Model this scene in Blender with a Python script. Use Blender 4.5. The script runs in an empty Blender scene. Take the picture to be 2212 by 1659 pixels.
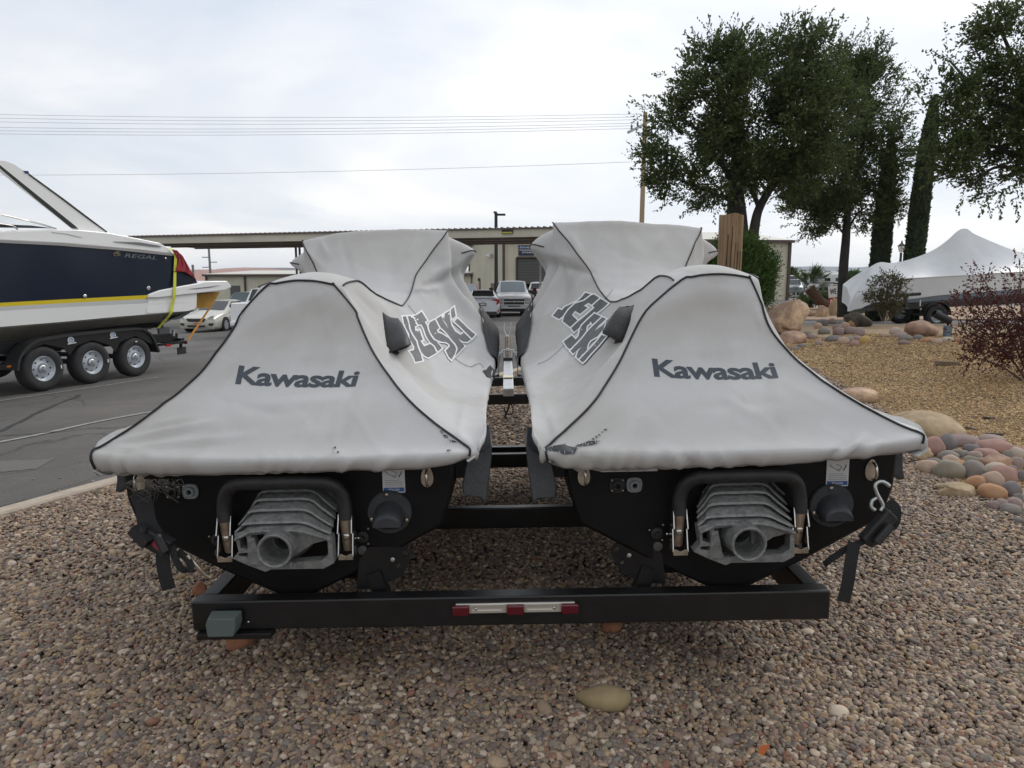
import bpy, bmesh, math, random
import numpy as np
from mathutils import Vector, Matrix, noise as mnoise
from mathutils.bvhtree import BVHTree
from mathutils.geometry import tessellate_polygon

random.seed(7); np.random.seed(7)
SC = bpy.context.scene
COL = SC.collection
R = math.radians

# ------------------------------------------------------------------ camera
CAM_H, PITCH, FD = 1.40, R(8.4), 1512.0
cam = bpy.data.cameras.new('camera'); cam.sensor_width = 36; cam.lens = 36*FD/2212
cam.clip_start = 0.05; cam.clip_end = 20000
co = bpy.data.objects.new('camera', cam); COL.objects.link(co)
co.location = (0, 0, CAM_H); co.rotation_euler = (R(90)-PITCH, 0, 0)
SC.camera = co

# ------------------------------------------------------------------ sky, sun, exposure
SUN_EL, SUN_AZ = R(38), R(42)
w = bpy.data.worlds.new('World'); SC.world = w; w.use_nodes = True
nt = w.node_tree; nt.nodes.clear()
N = nt.nodes.new; LK = nt.links.new
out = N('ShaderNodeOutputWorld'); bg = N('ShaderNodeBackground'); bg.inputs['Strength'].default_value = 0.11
LK(bg.outputs[0], out.inputs[0])
sky = N('ShaderNodeTexSky'); sky.sky_type = 'NISHITA'; sky.sun_disc = False
sky.sun_elevation = SUN_EL; sky.sun_rotation = SUN_AZ
tc = N('ShaderNodeTexCoord'); sep = N('ShaderNodeSeparateXYZ'); LK(tc.outputs['Generated'], sep.inputs[0])
def wmath(op, a, b=None, clamp=False):
    m = N('ShaderNodeMath'); m.operation = op; m.use_clamp = clamp
    for i, x in enumerate((a, b)):
        if x is None: continue
        if isinstance(x, (int, float)): m.inputs[i].default_value = x
        else: LK(x, m.inputs[i])
    return m.outputs[0]
zz = wmath('ADD', wmath('MAXIMUM', sep.outputs[2], 0.0), 0.16)
cx_ = wmath('DIVIDE', sep.outputs[0], zz); cy_ = wmath('DIVIDE', sep.outputs[1], zz)
comb = N('ShaderNodeCombineXYZ'); LK(cx_, comb.inputs[0]); LK(cy_, comb.inputs[1])
n1 = N('ShaderNodeTexNoise'); n1.inputs['Scale'].default_value = 0.55; n1.inputs['Detail'].default_value = 6
n1.inputs['Roughness'].default_value = 0.52; n1.inputs['Distortion'].default_value = 0.5
LK(comb.outputs[0], n1.inputs['Vector'])
rp = N('ShaderNodeValToRGB'); LK(n1.outputs['Fac'], rp.inputs[0])
e = rp.color_ramp.elements
e[0].position = 0.39; e[0].color = (6.8, 7.5, 8.5, 1)
e[1].position = 0.59; e[1].color = (10.2, 10.15, 10.05, 1)
x = rp.color_ramp.elements.new(0.49); x.color = (8.3, 8.65, 9.25, 1)
mx = N('ShaderNodeMix'); mx.data_type = 'RGBA'; mx.inputs['Factor'].default_value = 0.93
LK(sky.outputs[0], mx.inputs['A']); LK(rp.outputs[0], mx.inputs['B'])
# a brighter veil low in the sky, all round the horizon
hz = N('ShaderNodeValToRGB'); LK(sep.outputs[2], hz.inputs[0])
hz.color_ramp.elements[0].position = 0.0; hz.color_ramp.elements[0].color = (0.6,)*3+(1,)
hz.color_ramp.elements[1].position = 0.22; hz.color_ramp.elements[1].color = (0, 0, 0, 1)
mx2 = N('ShaderNodeMix'); mx2.data_type = 'RGBA'; LK(hz.outputs[0], mx2.inputs['Factor'])
LK(mx.outputs['Result'], mx2.inputs['A']); mx2.inputs['B'].default_value = (9.8, 9.75, 9.6, 1)
# an overcast sky is brighter round the hidden sun
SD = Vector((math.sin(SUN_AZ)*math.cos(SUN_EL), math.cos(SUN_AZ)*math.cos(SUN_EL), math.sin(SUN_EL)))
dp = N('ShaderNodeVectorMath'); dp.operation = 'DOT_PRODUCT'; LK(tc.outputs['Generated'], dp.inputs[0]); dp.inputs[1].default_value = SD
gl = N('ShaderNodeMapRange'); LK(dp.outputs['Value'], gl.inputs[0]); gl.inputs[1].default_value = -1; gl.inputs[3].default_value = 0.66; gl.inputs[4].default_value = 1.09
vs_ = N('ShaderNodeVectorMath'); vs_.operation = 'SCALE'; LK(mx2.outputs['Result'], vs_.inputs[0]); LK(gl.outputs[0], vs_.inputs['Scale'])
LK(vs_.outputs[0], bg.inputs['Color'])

sun = bpy.data.lights.new('sun', 'SUN'); sun.energy = 1.5; sun.angle = R(25); sun.color = (1, 0.96, 0.9)
so = bpy.data.objects.new('sun', sun); COL.objects.link(so)
sdir = Vector((math.sin(SUN_AZ)*math.cos(SUN_EL), math.cos(SUN_AZ)*math.cos(SUN_EL), math.sin(SUN_EL)))
so.rotation_euler = sdir.to_track_quat('Z', 'Y').to_euler(); so.location = (0, 0, 30)

SC.view_settings.view_transform = 'Standard'
try: SC.view_settings.look = 'None'
except Exception: pass
SC.view_settings.exposure = 0.0; SC.view_settings.gamma = 1.0
SC.view_settings.use_curve_mapping = False
SC.render.engine = 'CYCLES'; SC.cycles.volume_bounces = 2

# ------------------------------------------------------------------ measuring helpers
CP, SP = math.cos(PITCH), math.sin(PITCH)
def ray(u, v):
    xn, yn = (u-1106)/FD, (829.5-v)/FD
    return Vector((xn, CP+yn*SP, -SP+yn*CP))
CAMP = Vector((0, 0, CAM_H))
def atd(u, v, d): return CAMP + ray(u, v)*d
def atY(u, v, Y):
    r = ray(u, v); return CAMP + r*(Y/r.y)
def gnd(u, v, z=0.0):
    r = ray(u, v); return CAMP + r*((z-CAM_H)/r.z)

def pchip(xs, ys, x):
    xs = np.asarray(xs, float); ys = np.asarray(ys, float); x = np.clip(np.asarray(x, float), xs[0], xs[-1])
    h = np.diff(xs); dl = np.diff(ys)/h
    m = np.zeros_like(xs); m[0] = dl[0]; m[-1] = dl[-1]
    for i in range(1, len(xs)-1):
        if dl[i-1]*dl[i] > 0:
            w1 = 2*h[i]+h[i-1]; w2 = h[i]+2*h[i-1]
            m[i] = (w1+w2)/(w1/dl[i-1]+w2/dl[i])
    k = np.clip(np.searchsorted(xs, x, 'right')-1, 0, len(h)-1)
    t = (x-xs[k])/h[k]
    return ((2*t**3-3*t**2+1)*ys[k]+(t**3-2*t**2+t)*h[k]*m[k]+(-2*t**3+3*t**2)*ys[k+1]+(t**3-t**2)*h[k]*m[k+1])

def crom(pts, n):
    """Catmull-Rom through points, n samples per segment"""
    P = [Vector(p) for p in pts]
    if len(P) < 3:
        return [P[0].lerp(P[-1], i/n) for i in range(n+1)]
    P = [P[0]*2-P[1]] + P + [P[-1]*2-P[-2]]
    o = []
    for i in range(1, len(P)-2):
        a, b, c, d = P[i-1:i+3]
        for k in range(n):
            t = k/n
            o.append(0.5*((2*b)+(c-a)*t+(2*a-5*b+4*c-d)*t*t+(3*b-a-3*c+d)*t**3))
    o.append(P[-2].copy())
    return o

# ------------------------------------------------------------------ objects
def setp(o, label=None, cat=None, group=None, kind=None):
    if label: o['label'] = label
    if cat: o['category'] = cat
    if group: o['group'] = group
    if kind: o['kind'] = kind
    return o
def thing(name, label, cat, loc=(0, 0, 0), rot=(0, 0, 0), group=None):
    o = bpy.data.objects.new(name, None); COL.objects.link(o)
    o.location = loc; o.rotation_euler = rot; o.empty_display_size = 0.1
    return setp(o, label, cat, group)
def root_of(o):
    while o.parent: o = o.parent
    return o
def copy_tree(o, parent=None):
    c = o.copy(); COL.objects.link(c)
    if parent is not None: c.parent = parent
    for ch in o.children: copy_tree(ch, c)
    return c

class MB:
    def __init__(s): s.v = []; s.f = []; s.mi = []
    def add(s, vs, fs, mi=0):
        b = len(s.v); s.v += [tuple(p) for p in vs]
        s.f += [tuple(i+b for i in f) for f in fs]; s.mi += [mi]*len(fs); return s
    def box(s, c, size, rot=None, mi=0, taper=None):
        sx, sy, sz = [a/2 for a in size]; vs = []
        for z in (-1, 1):
            t = 1 if (taper is None or z < 0) else taper
            for x, y in ((-1, -1), (1, -1), (1, 1), (-1, 1)):
                vs.append(Vector((x*sx*t, y*sy*t, z*sz)))
        if rot is not None: vs = [rot @ p for p in vs]
        c = Vector(c)
        return s.add([p+c for p in vs], [(0, 3, 2, 1), (4, 5, 6, 7), (0, 1, 5, 4), (1, 2, 6, 5), (2, 3, 7, 6), (3, 0, 4, 7)], mi)
    def bar(s, p, q, wd, ht, up=(0, 0, 1), mi=0):
        p, q = Vector(p), Vector(q); d = (q-p); L = d.length; d.normalize()
        up = Vector(up); sx = d.cross(up)
        if sx.length < 1e-4: sx = d.cross(Vector((1, 0, 0)))
        sx.normalize(); uz = sx.cross(d)
        m = Matrix((sx, d, uz)).transposed()
        return s.box((p+q)/2, (wd, L, ht), m, mi)
    def tube(s, path, r, n=8, cap=True, mi=0, flat=None, closed=False):
        P = [Vector(p) for p in path]; rings = []
        ref = None
        for i, p in enumerate(P):
            if closed: d = P[(i+1) % len(P)]-P[i-1]
            else: d = P[min(i+1, len(P)-1)]-P[max(i-1, 0)]
            if d.length < 1e-9: d = Vector((0, 0, 1))
            d.normalize()
            if ref is None: ref = Vector((0, 0, 1)) if abs(d.z) < 0.9 else Vector((1, 0, 0))
            a = d.cross(ref)
            if a.length < 1e-5: a = d.orthogonal()
            a.normalize(); b = a.cross(d).normalized(); ref = b
            rr = r[i] if hasattr(r, '__len__') else r
            ring = []
            for k in range(n):
                t = 2*math.pi*k/n
                ring.append(p+a*(rr*math.cos(t))+b*(rr*math.sin(t)*(flat or 1)))
            rings.append(ring)
        return s.loft(rings, cap=cap and not closed, mi=mi, loop=closed)
    def loft(s, rings, cap=True, mi=0, loop=False, close=True):
        n = len(rings[0]); vs = [p for r_ in rings for p in r_]; fs = []
        m = len(rings)
        for i in range(m if loop else m-1):
            j = (i+1) % m
            for k in range(n if close else n-1):
                k2 = (k+1) % n
                fs.append((i*n+k, i*n+k2, j*n+k2, j*n+k))
        if cap:
            fs.append(tuple(range(n-1, -1, -1))); fs.append(tuple((m-1)*n+k for k in range(n)))
        return s.add(vs, fs, mi)
    def lathe(s, prof, mat=None, n=16, mi=0, cap=True):
        mat = mat or Matrix.Identity(4); rings = []
        for r_, z in prof:
            rings.append([mat @ Vector((r_*math.cos(2*math.pi*k/n), r_*math.sin(2*math.pi*k/n), z)) for k in range(n)])
        return s.loft(rings, cap=cap, mi=mi)
    def prism(s, poly, f3, thick, mi=0, holes=()):
        """poly: 2D points, f3(x, y, t) -> 3D with t 0 or thick"""
        loops = [list(poly)]+[list(h) for h in holes]
        tris = tessellate_polygon([[Vector((a, b, 0)) for a, b in L] for L in loops])
        flat = [p for L in loops for p in L]; n = len(flat)
        vs = [f3(a, b, 0) for a, b in flat]+[f3(a, b, thick) for a, b in flat]
        fs = [tuple(t) for t in tris]+[(t[2]+n, t[1]+n, t[0]+n) for t in tris]
        b = 0
        for L in loops:
            m = len(L)
            for k in range(m):
                k2 = (k+1) % m; fs.append((b+k, b+k2, b+k2+n, b+k+n))
            b += m
        return s.add(vs, fs, mi)
    def ball(s, c, rad, sub=2, rot=None, mi=0, jit=0.0, seed=0, freq=1.5):
        bm = bmesh.new(); bmesh.ops.create_icosphere(bm, subdivisions=sub, radius=1)
        c = Vector(c); rad = Vector(rad) if hasattr(rad, '__len__') else Vector((rad,)*3)
        vs = []
        for vv in bm.verts:
            p = vv.co.copy()
            if jit: p *= 1+jit*mnoise.noise(p*freq+Vector((seed*3.17, seed*1.7, seed)))
            p = Vector((p.x*rad.x, p.y*rad.y, p.z*rad.z))
            if rot is not None: p = rot @ p
            vs.append(p+c)
        fs = [tuple(l.vert.index for l in f.loops) for f in bm.faces] if bm.verts.index_update() is None else []
        bm.free(); return s.add(vs, fs, mi)
    def build(s, name, mats, parent=None, smooth=40, bevel=0, world=False, fixn=True, seg=2):
        me = bpy.data.meshes.new(name)
        vs = s.v
        if world and parent is not None:
            inv = root_of(parent).matrix_basis.inverted(); vs = [tuple(inv @ Vector(p)) for p in vs]
        me.from_pydata(vs, [], s.f)
        for m in (mats if isinstance(mats, (list, tuple)) else [mats]): me.materials.append(m)
        if len(me.materials) > 1: me.polygons.foreach_set('material_index', s.mi)
        if fixn:
            bm = bmesh.new(); bm.from_mesh(me); bmesh.ops.recalc_face_normals(bm, faces=bm.faces); bm.to_mesh(me); bm.free()
        if smooth:
            me.shade_smooth(); me.set_sharp_from_angle(angle=R(smooth))
        me.update()
        o = bpy.data.objects.new(name, me); COL.objects.link(o)
        if parent is not None: o.parent = parent
        if bevel:
            b = o.modifiers.new('bevel', 'BEVEL'); b.width = bevel; b.segments = seg; b.limit_method = 'ANGLE'; b.angle_limit = R(35)
        return o

def mesh_np(name, verts, faces, mat, parent=None, smooth=False, nv=4):
    """verts (n,3), faces (m,nv) numpy, fast"""
    me = bpy.data.meshes.new(name); n, m = len(verts), len(faces)
    me.vertices.add(n); me.vertices.foreach_set('co', np.asarray(verts, np.float32).ravel())
    me.loops.add(m*nv); me.loops.foreach_set('vertex_index', np.asarray(faces, np.int32).ravel())
    me.polygons.add(m); me.polygons.foreach_set('loop_start', np.arange(0, m*nv, nv, dtype=np.int32))
    me.update(calc_edges=True); me.materials.append(mat)
    if smooth: me.shade_smooth()
    o = bpy.data.objects.new(name, me); COL.objects.link(o)
    if parent is not None: o.parent = parent
    return o

# ------------------------------------------------------------------ materials
MATS = {}
def srgb(r, g, b):
    f = lambda c: (c/255/12.92) if c/255 <= 0.04045 else ((c/255+0.055)/1.055)**2.4
    return (f(r), f(g), f(b))
def mat(name, col, rough=0.5, metal=0.0, var=0.0, vscale=8.0, bump=0.0, bscale=60.0, coat=0.0, col2=None, spec=0.5, trans=0.0, detail=4, rvar=0.0, alpha=1.0, emit=None, stretch=None):
    if name in MATS: return MATS[name]
    m = bpy.data.materials.new(name); m.use_nodes = True; t = m.node_tree
    b = t.nodes['Principled BSDF']; n_ = t.nodes.new; l = t.links.new
    c = tuple(col)+(1,)
    b.inputs['Base Color'].default_value = c
    b.inputs['Roughness'].default_value = rough; b.inputs['Metallic'].default_value = metal
    b.inputs['Specular IOR Level'].default_value = spec
    b.inputs['Coat Weight'].default_value = coat; b.inputs['Coat Roughness'].default_value = 0.08
    if trans: b.inputs['Transmission Weight'].default_value = trans
    if emit: b.inputs['Emission Color'].default_value = tuple(emit[:3])+(1,); b.inputs['Emission Strength'].default_value = emit[3]
    if var or col2 or bump or rvar:
        tcn = n_('ShaderNodeTexCoord'); src = tcn.outputs['Object']
        if stretch:
            mp = n_('ShaderNodeMapping'); mp.inputs['Scale'].default_value = stretch; l(src, mp.inputs[0]); src = mp.outputs[0]
    if var or col2:
        nz = n_('ShaderNodeTexNoise'); nz.inputs['Scale'].default_value = vscale; nz.inputs['Detail'].default_value = detail; nz.inputs['Roughness'].default_value = 0.65
        l(src, nz.inputs['Vector'])
        r = n_('ShaderNodeValToRGB'); l(nz.outputs['Fac'], r.inputs[0])
        r.color_ramp.elements[0].position = 0.3; r.color_ramp.elements[1].position = 0.7
        a = tuple(min(1, k*(1-var)) for k in col)+(1,); bcol = tuple(col2)+(1,) if col2 else tuple(min(1, k*(1+var)) for k in col)+(1,)
        r.color_ramp.elements[0].color = a; r.color_ramp.elements[1].color = bcol
        l(r.outputs[0], b.inputs['Base Color'])
        if rvar:
            mr = n_('ShaderNodeMapRange'); l(nz.outputs['Fac'], mr.inputs[0]); mr.inputs[3].default_value = max(0, rough-rvar); mr.inputs[4].default_value = min(1, rough+rvar)
            l(mr.outputs[0], b.inputs['Roughness'])
    if bump:
        nb = n_('ShaderNodeTexNoise'); nb.inputs['Scale'].default_value = bscale; nb.inputs['Detail'].default_value = 5
        l(src, nb.inputs['Vector'])
        bp = n_('ShaderNodeBump'); bp.inputs['Strength'].default_value = bump; bp.inputs['Distance'].default_value = 0.02
        l(nb.outputs['Fac'], bp.inputs['Height']); l(bp.outputs[0], b.inputs['Normal'])
    MATS[name] = m; return m

def text_geo(body, bold=0.0, shear=0.0, res=3, space=1.0):
    """flat text from the built-in font -> (verts 2D list, faces), cap height about 0.7"""
    cu = bpy.data.curves.new('txt', 'FONT'); cu.body = body; cu.offset = bold; cu.shear = shear
    cu.resolution_u = res; cu.space_character = space; cu.fill_mode = 'FRONT'
    o = bpy.data.objects.new('txt', cu); COL.objects.link(o)
    dg = bpy.context.evaluated_depsgraph_get(); me = o.evaluated_get(dg).to_mesh()
    vs = [(p.co.x, p.co.y) for p in me.vertices]; fs = [tuple(p.vertices) for p in me.polygons]
    o.evaluated_get(dg).to_mesh_clear(); bpy.data.objects.remove(o); bpy.data.curves.remove(cu)
    return vs, fs
def text_obj(body, f3, name, m, parent, bold=0.0, shear=0.0, w=1.0, h=1.0, world=False, space=1.0, res=2):
    """text scaled to w x h (cap height) in a plane given by f3(x, y)"""
    vs, fs = text_geo(body, bold, shear, res, space)
    x0 = min(p[0] for p in vs); x1 = max(p[0] for p in vs); y1 = max(p[1] for p in vs); y0 = min(p[1] for p in vs)
    mb = MB(); mb.add([f3((p[0]-x0)/(x1-x0)*w, (p[1]-y0)/(y1-y0)*h) for p in vs], fs)
    return mb.build(name, m, parent, smooth=0, world=world, fixn=False)
# ================================================================== GROUND
def asph_z(x, y):
    # the lot falls away to the left and towards the far side
    t = max(0.0, -x-2.5); zl = 1.15*(1-math.exp(-0.055*t/1.15))
    k = min(1, max(0, (9-x)/5)); k = k*k*(3-2*k)
    return -0.13-zl-(0.012*k+0.003*(1-k))*max(0.0, min(y, 75)-(6 if k > .5 else 24-36*max(0, k)))
LX0, LY0, LDX, LDY = -3.05, 4.0, 0.42, 0.907
def xl(y):
    """kerb line (inner face) of the landscaped island"""
    base = LX0+(y-LY0)*LDX/LDY
    if y > 19.5:
        t = (y-19.5)/4.3; base += 34*t**4+1.5*t*t
    return base
def xb(y): return float(pchip([-10, 4, 5.2, 6.3, 8.7, 14, 20, 24], [3.0, 3.02, 3.15, 3.7, 4.3, 5.4, 6.6, 7.0], y))
def isl_z(x, y):
    b = xb(y); t = min(1, max(0, (x-b)/3.0)); t = t*t*(3-2*t)
    f = min(1, max(0, (22-y)/5)); f = f*f*(3-2*f)
    return 0.16*t*f

def attr_mat_ramp(name, cols, rough=0.75, spec=0.35, var=0.25):
    """stone colours: one random colour per stone, mottled"""
    m = bpy.data.materials.new(name); m.use_nodes = True; t = m.node_tree; b = t.nodes['Principled BSDF']; n_ = t.nodes.new; l = t.links.new
    oi = n_('ShaderNodeObjectInfo'); r = n_('ShaderNodeValToRGB'); l(oi.outputs['Random'], r.inputs[0])
    r.color_ramp.interpolation = 'CONSTANT'; E = r.color_ramp.elements
    for i, c in enumerate(cols):
        p = i/len(cols)
        el = E[i] if i < 2 else E.new(p)
        el.position = p; el.color = tuple(c)+(1,)
    tcn = n_('ShaderNodeTexCoord'); nz = n_('ShaderNodeTexNoise'); nz.inputs['Scale'].default_value = 2.2; nz.inputs['Detail'].default_value = 4
    l(tcn.outputs['Object'], nz.inputs['Vector'])
    mr = n_('ShaderNodeMapRange'); l(nz.outputs['Fac'], mr.inputs[0]); mr.inputs[1].default_value = 0.25; mr.inputs[2].default_value = 0.75
    mr.inputs[3].default_value = 1-var; mr.inputs[4].default_value = 1+var
    mm = n_('ShaderNodeMix'); mm.data_type = 'RGBA'; mm.blend_type = 'MULTIPLY'; mm.inputs['Factor'].default_value = 1
    cb = n_('ShaderNodeCombineColor'); [l(mr.outputs[0], cb.inputs[i]) for i in range(3)]
    l(r.outputs[0], mm.inputs['A']); l(cb.outputs[0], mm.inputs['B']); l(mm.outputs['Result'], b.inputs['Base Color'])
    b.inputs['Roughness'].default_value = rough; b.inputs['Specular IOR Level'].default_value = spec
    MATS[name] = m; return m

def stones(name, pts, scl, rot, material, kinds=5, sub=2, amp=0.55):
    """many small stones as one object: points carrying size and turn, instanced by geometry nodes"""
    me = bpy.data.meshes.new(name); n = len(pts); me.vertices.add(n)
    me.vertices.foreach_set('co', np.asarray(pts, np.float32).ravel())
    for an, arr in (('scl', scl), ('turn', rot)):
        a = me.attributes.new(an, 'FLOAT_VECTOR', 'POINT'); a.data.foreach_set('vector', np.asarray(arr, np.float32).ravel())
    me.materials.append(material)
    o = bpy.data.objects.new(name, me); COL.objects.link(o)
    g = bpy.data.node_groups.new(name+'_nodes', 'GeometryNodeTree')
    g.interface.new_socket('Geometry', in_out='INPUT', socket_type='NodeSocketGeometry')
    g.interface.new_socket('Geometry', in_out='OUTPUT', socket_type='NodeSocketGeometry')
    n_ = g.nodes.new; l = g.links.new
    gi = n_('NodeGroupInput'); go = n_('NodeGroupOutput')
    iop = n_('GeometryNodeInstanceOnPoints'); l(gi.outputs[0], iop.inputs['Points'])
    g2i = n_('GeometryNodeGeometryToInstance')
    for k in range(kinds):
        ico = n_('GeometryNodeMeshIcoSphere'); ico.inputs['Radius'].default_value = 0.5; ico.inputs['Subdivisions'].default_value = sub
        pos = n_('GeometryNodeInputPosition'); nz = n_('ShaderNodeTexNoise'); nz.noise_dimensions = '4D'
        nz.inputs['Scale'].default_value = 1.5; nz.inputs['Detail'].default_value = 1.0; nz.inputs['W'].default_value = 3.7*k+1.1
        l(pos.outputs[0], nz.inputs['Vector'])
        sb = n_('ShaderNodeVectorMath'); sb.operation = 'SUBTRACT'; sb.inputs[1].default_value = (0.5,)*3
        l(nz.outputs['Color'], sb.inputs[0])
        sc = n_('ShaderNodeVectorMath'); sc.operation = 'SCALE'; sc.inputs['Scale'].default_value = amp; l(sb.outputs[0], sc.inputs[0])
        sp_ = n_('GeometryNodeSetPosition'); l(ico.outputs[0], sp_.inputs['Geometry']); l(sc.outputs[0], sp_.inputs['Offset'])
        ss = n_('GeometryNodeSetShadeSmooth'); l(sp_.outputs[0], ss.inputs['Geometry'])
        sm = n_('GeometryNodeSetMaterial'); sm.inputs['Material'].default_value = material; l(ss.outputs[0], sm.inputs['Geometry'])
        l(sm.outputs[0], g2i.inputs[0])
    l(g2i.outputs[0], iop.inputs['Instance']); iop.inputs['Pick Instance'].default_value = True
    for an, sk in (('scl', 'Scale'), ('turn', 'Rotation')):
        na = n_('GeometryNodeInputNamedAttribute'); na.data_type = 'FLOAT_VECTOR'; na.inputs['Name'].default_value = an
        l(na.outputs['Attribute'], iop.inputs[sk])
    l(iop.outputs[0], go.inputs[0])
    md = o.modifiers.new('stones', 'NODES'); md.node_group = g
    return o

def sheet(name, xs_of_row, ys, zf, m, kind='structure', zoff=0.0):
    vs, fs = [], []; nx = None
    for y in ys:
        row = xs_of_row(y); nx = len(row)
        vs += [(x, y, zf(x, y)+zoff) for x in row]
    for j in range(len(ys)-1):
        for i in range(nx-1):
            a = j*nx+i; fs.append((a, a+1, a+nx+1, a+nx))
    o = mesh_np(name, np.array(vs), np.array(fs), m, smooth=True)
    o['kind'] = kind; return o

# far ground and asphalt
M_desert = mat('desert_soil', (0.30, 0.22, 0.15), 0.95, var=0.3, vscale=0.05)
mb = MB(); mb.add([(-4700, -600, -2.6), (4700, -600, -2.6), (4700, 6400, -2.6), (-4700, 6400, -2.6)], [(0, 1, 2, 3)])
setp(mb.build('ground', M_desert, smooth=0), kind='structure')

def asphalt_mat():
    m = bpy.data.materials.new('asphalt'); m.use_nodes = True; t = m.node_tree; b = t.nodes['Principled BSDF']; n_ = t.nodes.new; l = t.links.new
    tcn = n_('ShaderNodeTexCoord'); S = tcn.outputs['Object']
    def nz(scale, det=5, ro=0.6):
        k = n_('ShaderNodeTexNoise'); k.inputs['Scale'].default_value = scale; k.inputs['Detail'].default_value = det; k.inputs['Roughness'].default_value = ro; l(S, k.inputs['Vector']); return k.outputs['Fac']
    big = n_('ShaderNodeValToRGB'); l(nz(0.35), big.inputs[0])
    big.color_ramp.elements[0].position = 0.35; big.color_ramp.elements[0].color = (0.078, 0.075, 0.073, 1)
    big.color_ramp.elements[1].position = 0.7; big.color_ramp.elements[1].color = (0.160, 0.147, 0.135, 1)
    gr = n_('ShaderNodeValToRGB'); l(nz(170, 2, 0.7), gr.inputs[0])
    gr.color_ramp.elements[0].position = 0.36; gr.color_ramp.elements[0].color = (0.55,)*3+(1,)
    gr.color_ramp.elements[1].position = 0.68; gr.color_ramp.elements[1].color = (1.5, 1.46, 1.4, 1)
    mm = n_('ShaderNodeMix'); mm.data_type = 'RGBA'; mm.blend_type = 'MULTIPLY'; mm.inputs['Factor'].default_value = 1
    l(big.outputs[0], mm.inputs['A']); l(gr.outputs[0], mm.inputs['B'])
    # hairline cracks
    vo = n_('ShaderNodeTexVoronoi'); vo.feature = 'DISTANCE_TO_EDGE'; vo.inputs['Scale'].default_value = 0.45
    ad = n_('ShaderNodeMix'); ad.data_type = 'RGBA'; ad.blend_type = 'LINEAR_LIGHT'; ad.inputs['Factor'].default_value = 0.25
    kk = n_('ShaderNodeTexNoise'); kk.inputs['Scale'].default_value = 1.3; kk.inputs['Detail'].default_value = 6; l(S, kk.inputs['Vector'])
    l(S, ad.inputs['A']); l(kk.outputs['Color'], ad.inputs['B']); l(ad.outputs['Result'], vo.inputs['Vector'])
    cr = n_('ShaderNodeValToRGB'); l(vo.outputs['Distance'], cr.inputs[0])
    cr.color_ramp.elements[0].position = 0.0; cr.color_ramp.elements[0].color = (0.35,)*3+(1,)
    cr.color_ramp.elements[1].position = 0.008; cr.color_ramp.elements[1].color = (1,)*3+(1,)
    m2 = n_('ShaderNodeMix'); m2.data_type = 'RGBA'; m2.blend_type = 'MULTIPLY'; m2.inputs['Factor'].default_value = 0.8
    l(mm.outputs['Result'], m2.inputs['A']); l(cr.outputs[0], m2.inputs['B']); l(m2.outputs['Result'], b.inputs['Base Color'])
    b.inputs['Roughness'].default_value = 0.88
    bp = n_('ShaderNodeBump'); bp.inputs['Strength'].default_value = 0.5; bp.inputs['Distance'].default_value = 0.01; l(nz(120, 3), bp.inputs['Height']); l(bp.outputs[0], b.inputs['Normal'])
    MATS['asphalt'] = m; return m
M_asph = asphalt_mat()
sheet('parking_lot', lambda y: np.concatenate([np.linspace(-90, -24, 8), np.linspace(-22, 10, 45), np.linspace(12, 120, 10)]), np.concatenate([np.linspace(-12, 40, 50), np.linspace(44, 220, 14)]), asph_z, M_asph)
sheet('soil_verge', lambda y: np.linspace(9.5, 60, 14), np.linspace(27.5, 44, 9), lambda x, y: asph_z(x, y)+0.02+0.05*abs(math.sin(x*0.7)*math.sin(y*0.5)), mat('verge_soil', (0.33, 0.225, 0.14), 0.95, var=0.3, vscale=1.2, bump=0.6, bscale=30))

# island beds
M_gravelbase = mat('gravel_bed_soil', (0.115, 0.09, 0.07), 0.95, var=0.45, vscale=60, bump=1.0, bscale=90)
def granite_bed_mat():
    m = mat('granite_fines', (0.33, 0.235, 0.140), 0.95, var=0.40, vscale=70, bump=1.0, bscale=75, detail=6)
    return m
M_granite = granite_bed_mat()
ysI = np.concatenate([np.linspace(-6, 10, 60), np.linspace(10.4, 23.7, 45)])
sheet('gravel_bed', lambda y: np.linspace(min(xl(y), xb(y)-0.01), xb(y)+0.15, 24), [y for y in ysI if xl(y) < xb(y)-0.05], lambda x, y: 0.006*mnoise.noise(Vector((x*2, y*2, 0))), M_gravelbase)
sheet('granite_bed', lambda y: max(xb(y), xl(y))+np.linspace(0, 1, 40)**1.6*36, [y for y in ysI if xl(y) < 40], lambda x, y: isl_z(x, y)+0.02*mnoise.noise(Vector((x*0.9, y*0.9, 3))), M_granite)
# kerb: a real step, in cast lengths
M_kerb = mat('kerb_concrete', (0.40, 0.335, 0.265), 0.9, var=0.16, vscale=14, bump=0.25, bscale=80)
ky = np.concatenate([np.arange(-6, 19.5, 0.5), np.linspace(19.5, 23.7, 26)])
mb = MB(); rings = []
for i, y in enumerate(ky):
    p = Vector((xl(y), y, 0)); q = Vector((xl(y+0.02), y+0.02, 0)); d = (q-p).normalized(); nrm = Vector((-d.y, d.x, 0))
    a = p; o_ = p+nrm*0.15
    zb = asph_z(o_.x, y)-0.05
    rings.append([a+Vector((0, 0, -0.1)), a+Vector((0, 0, 0.018)), a+nrm*0.012+Vector((0, 0, 0.03)), o_-nrm*0.03+Vector((0, 0, 0.03)), o_+Vector((0, 0, 0.0)), o_+nrm*0.02+Vector((0, 0, zb))])
mb.loft(rings, cap=True); setp(mb.build('kerb', M_kerb, smooth=30), kind='structure')

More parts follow.
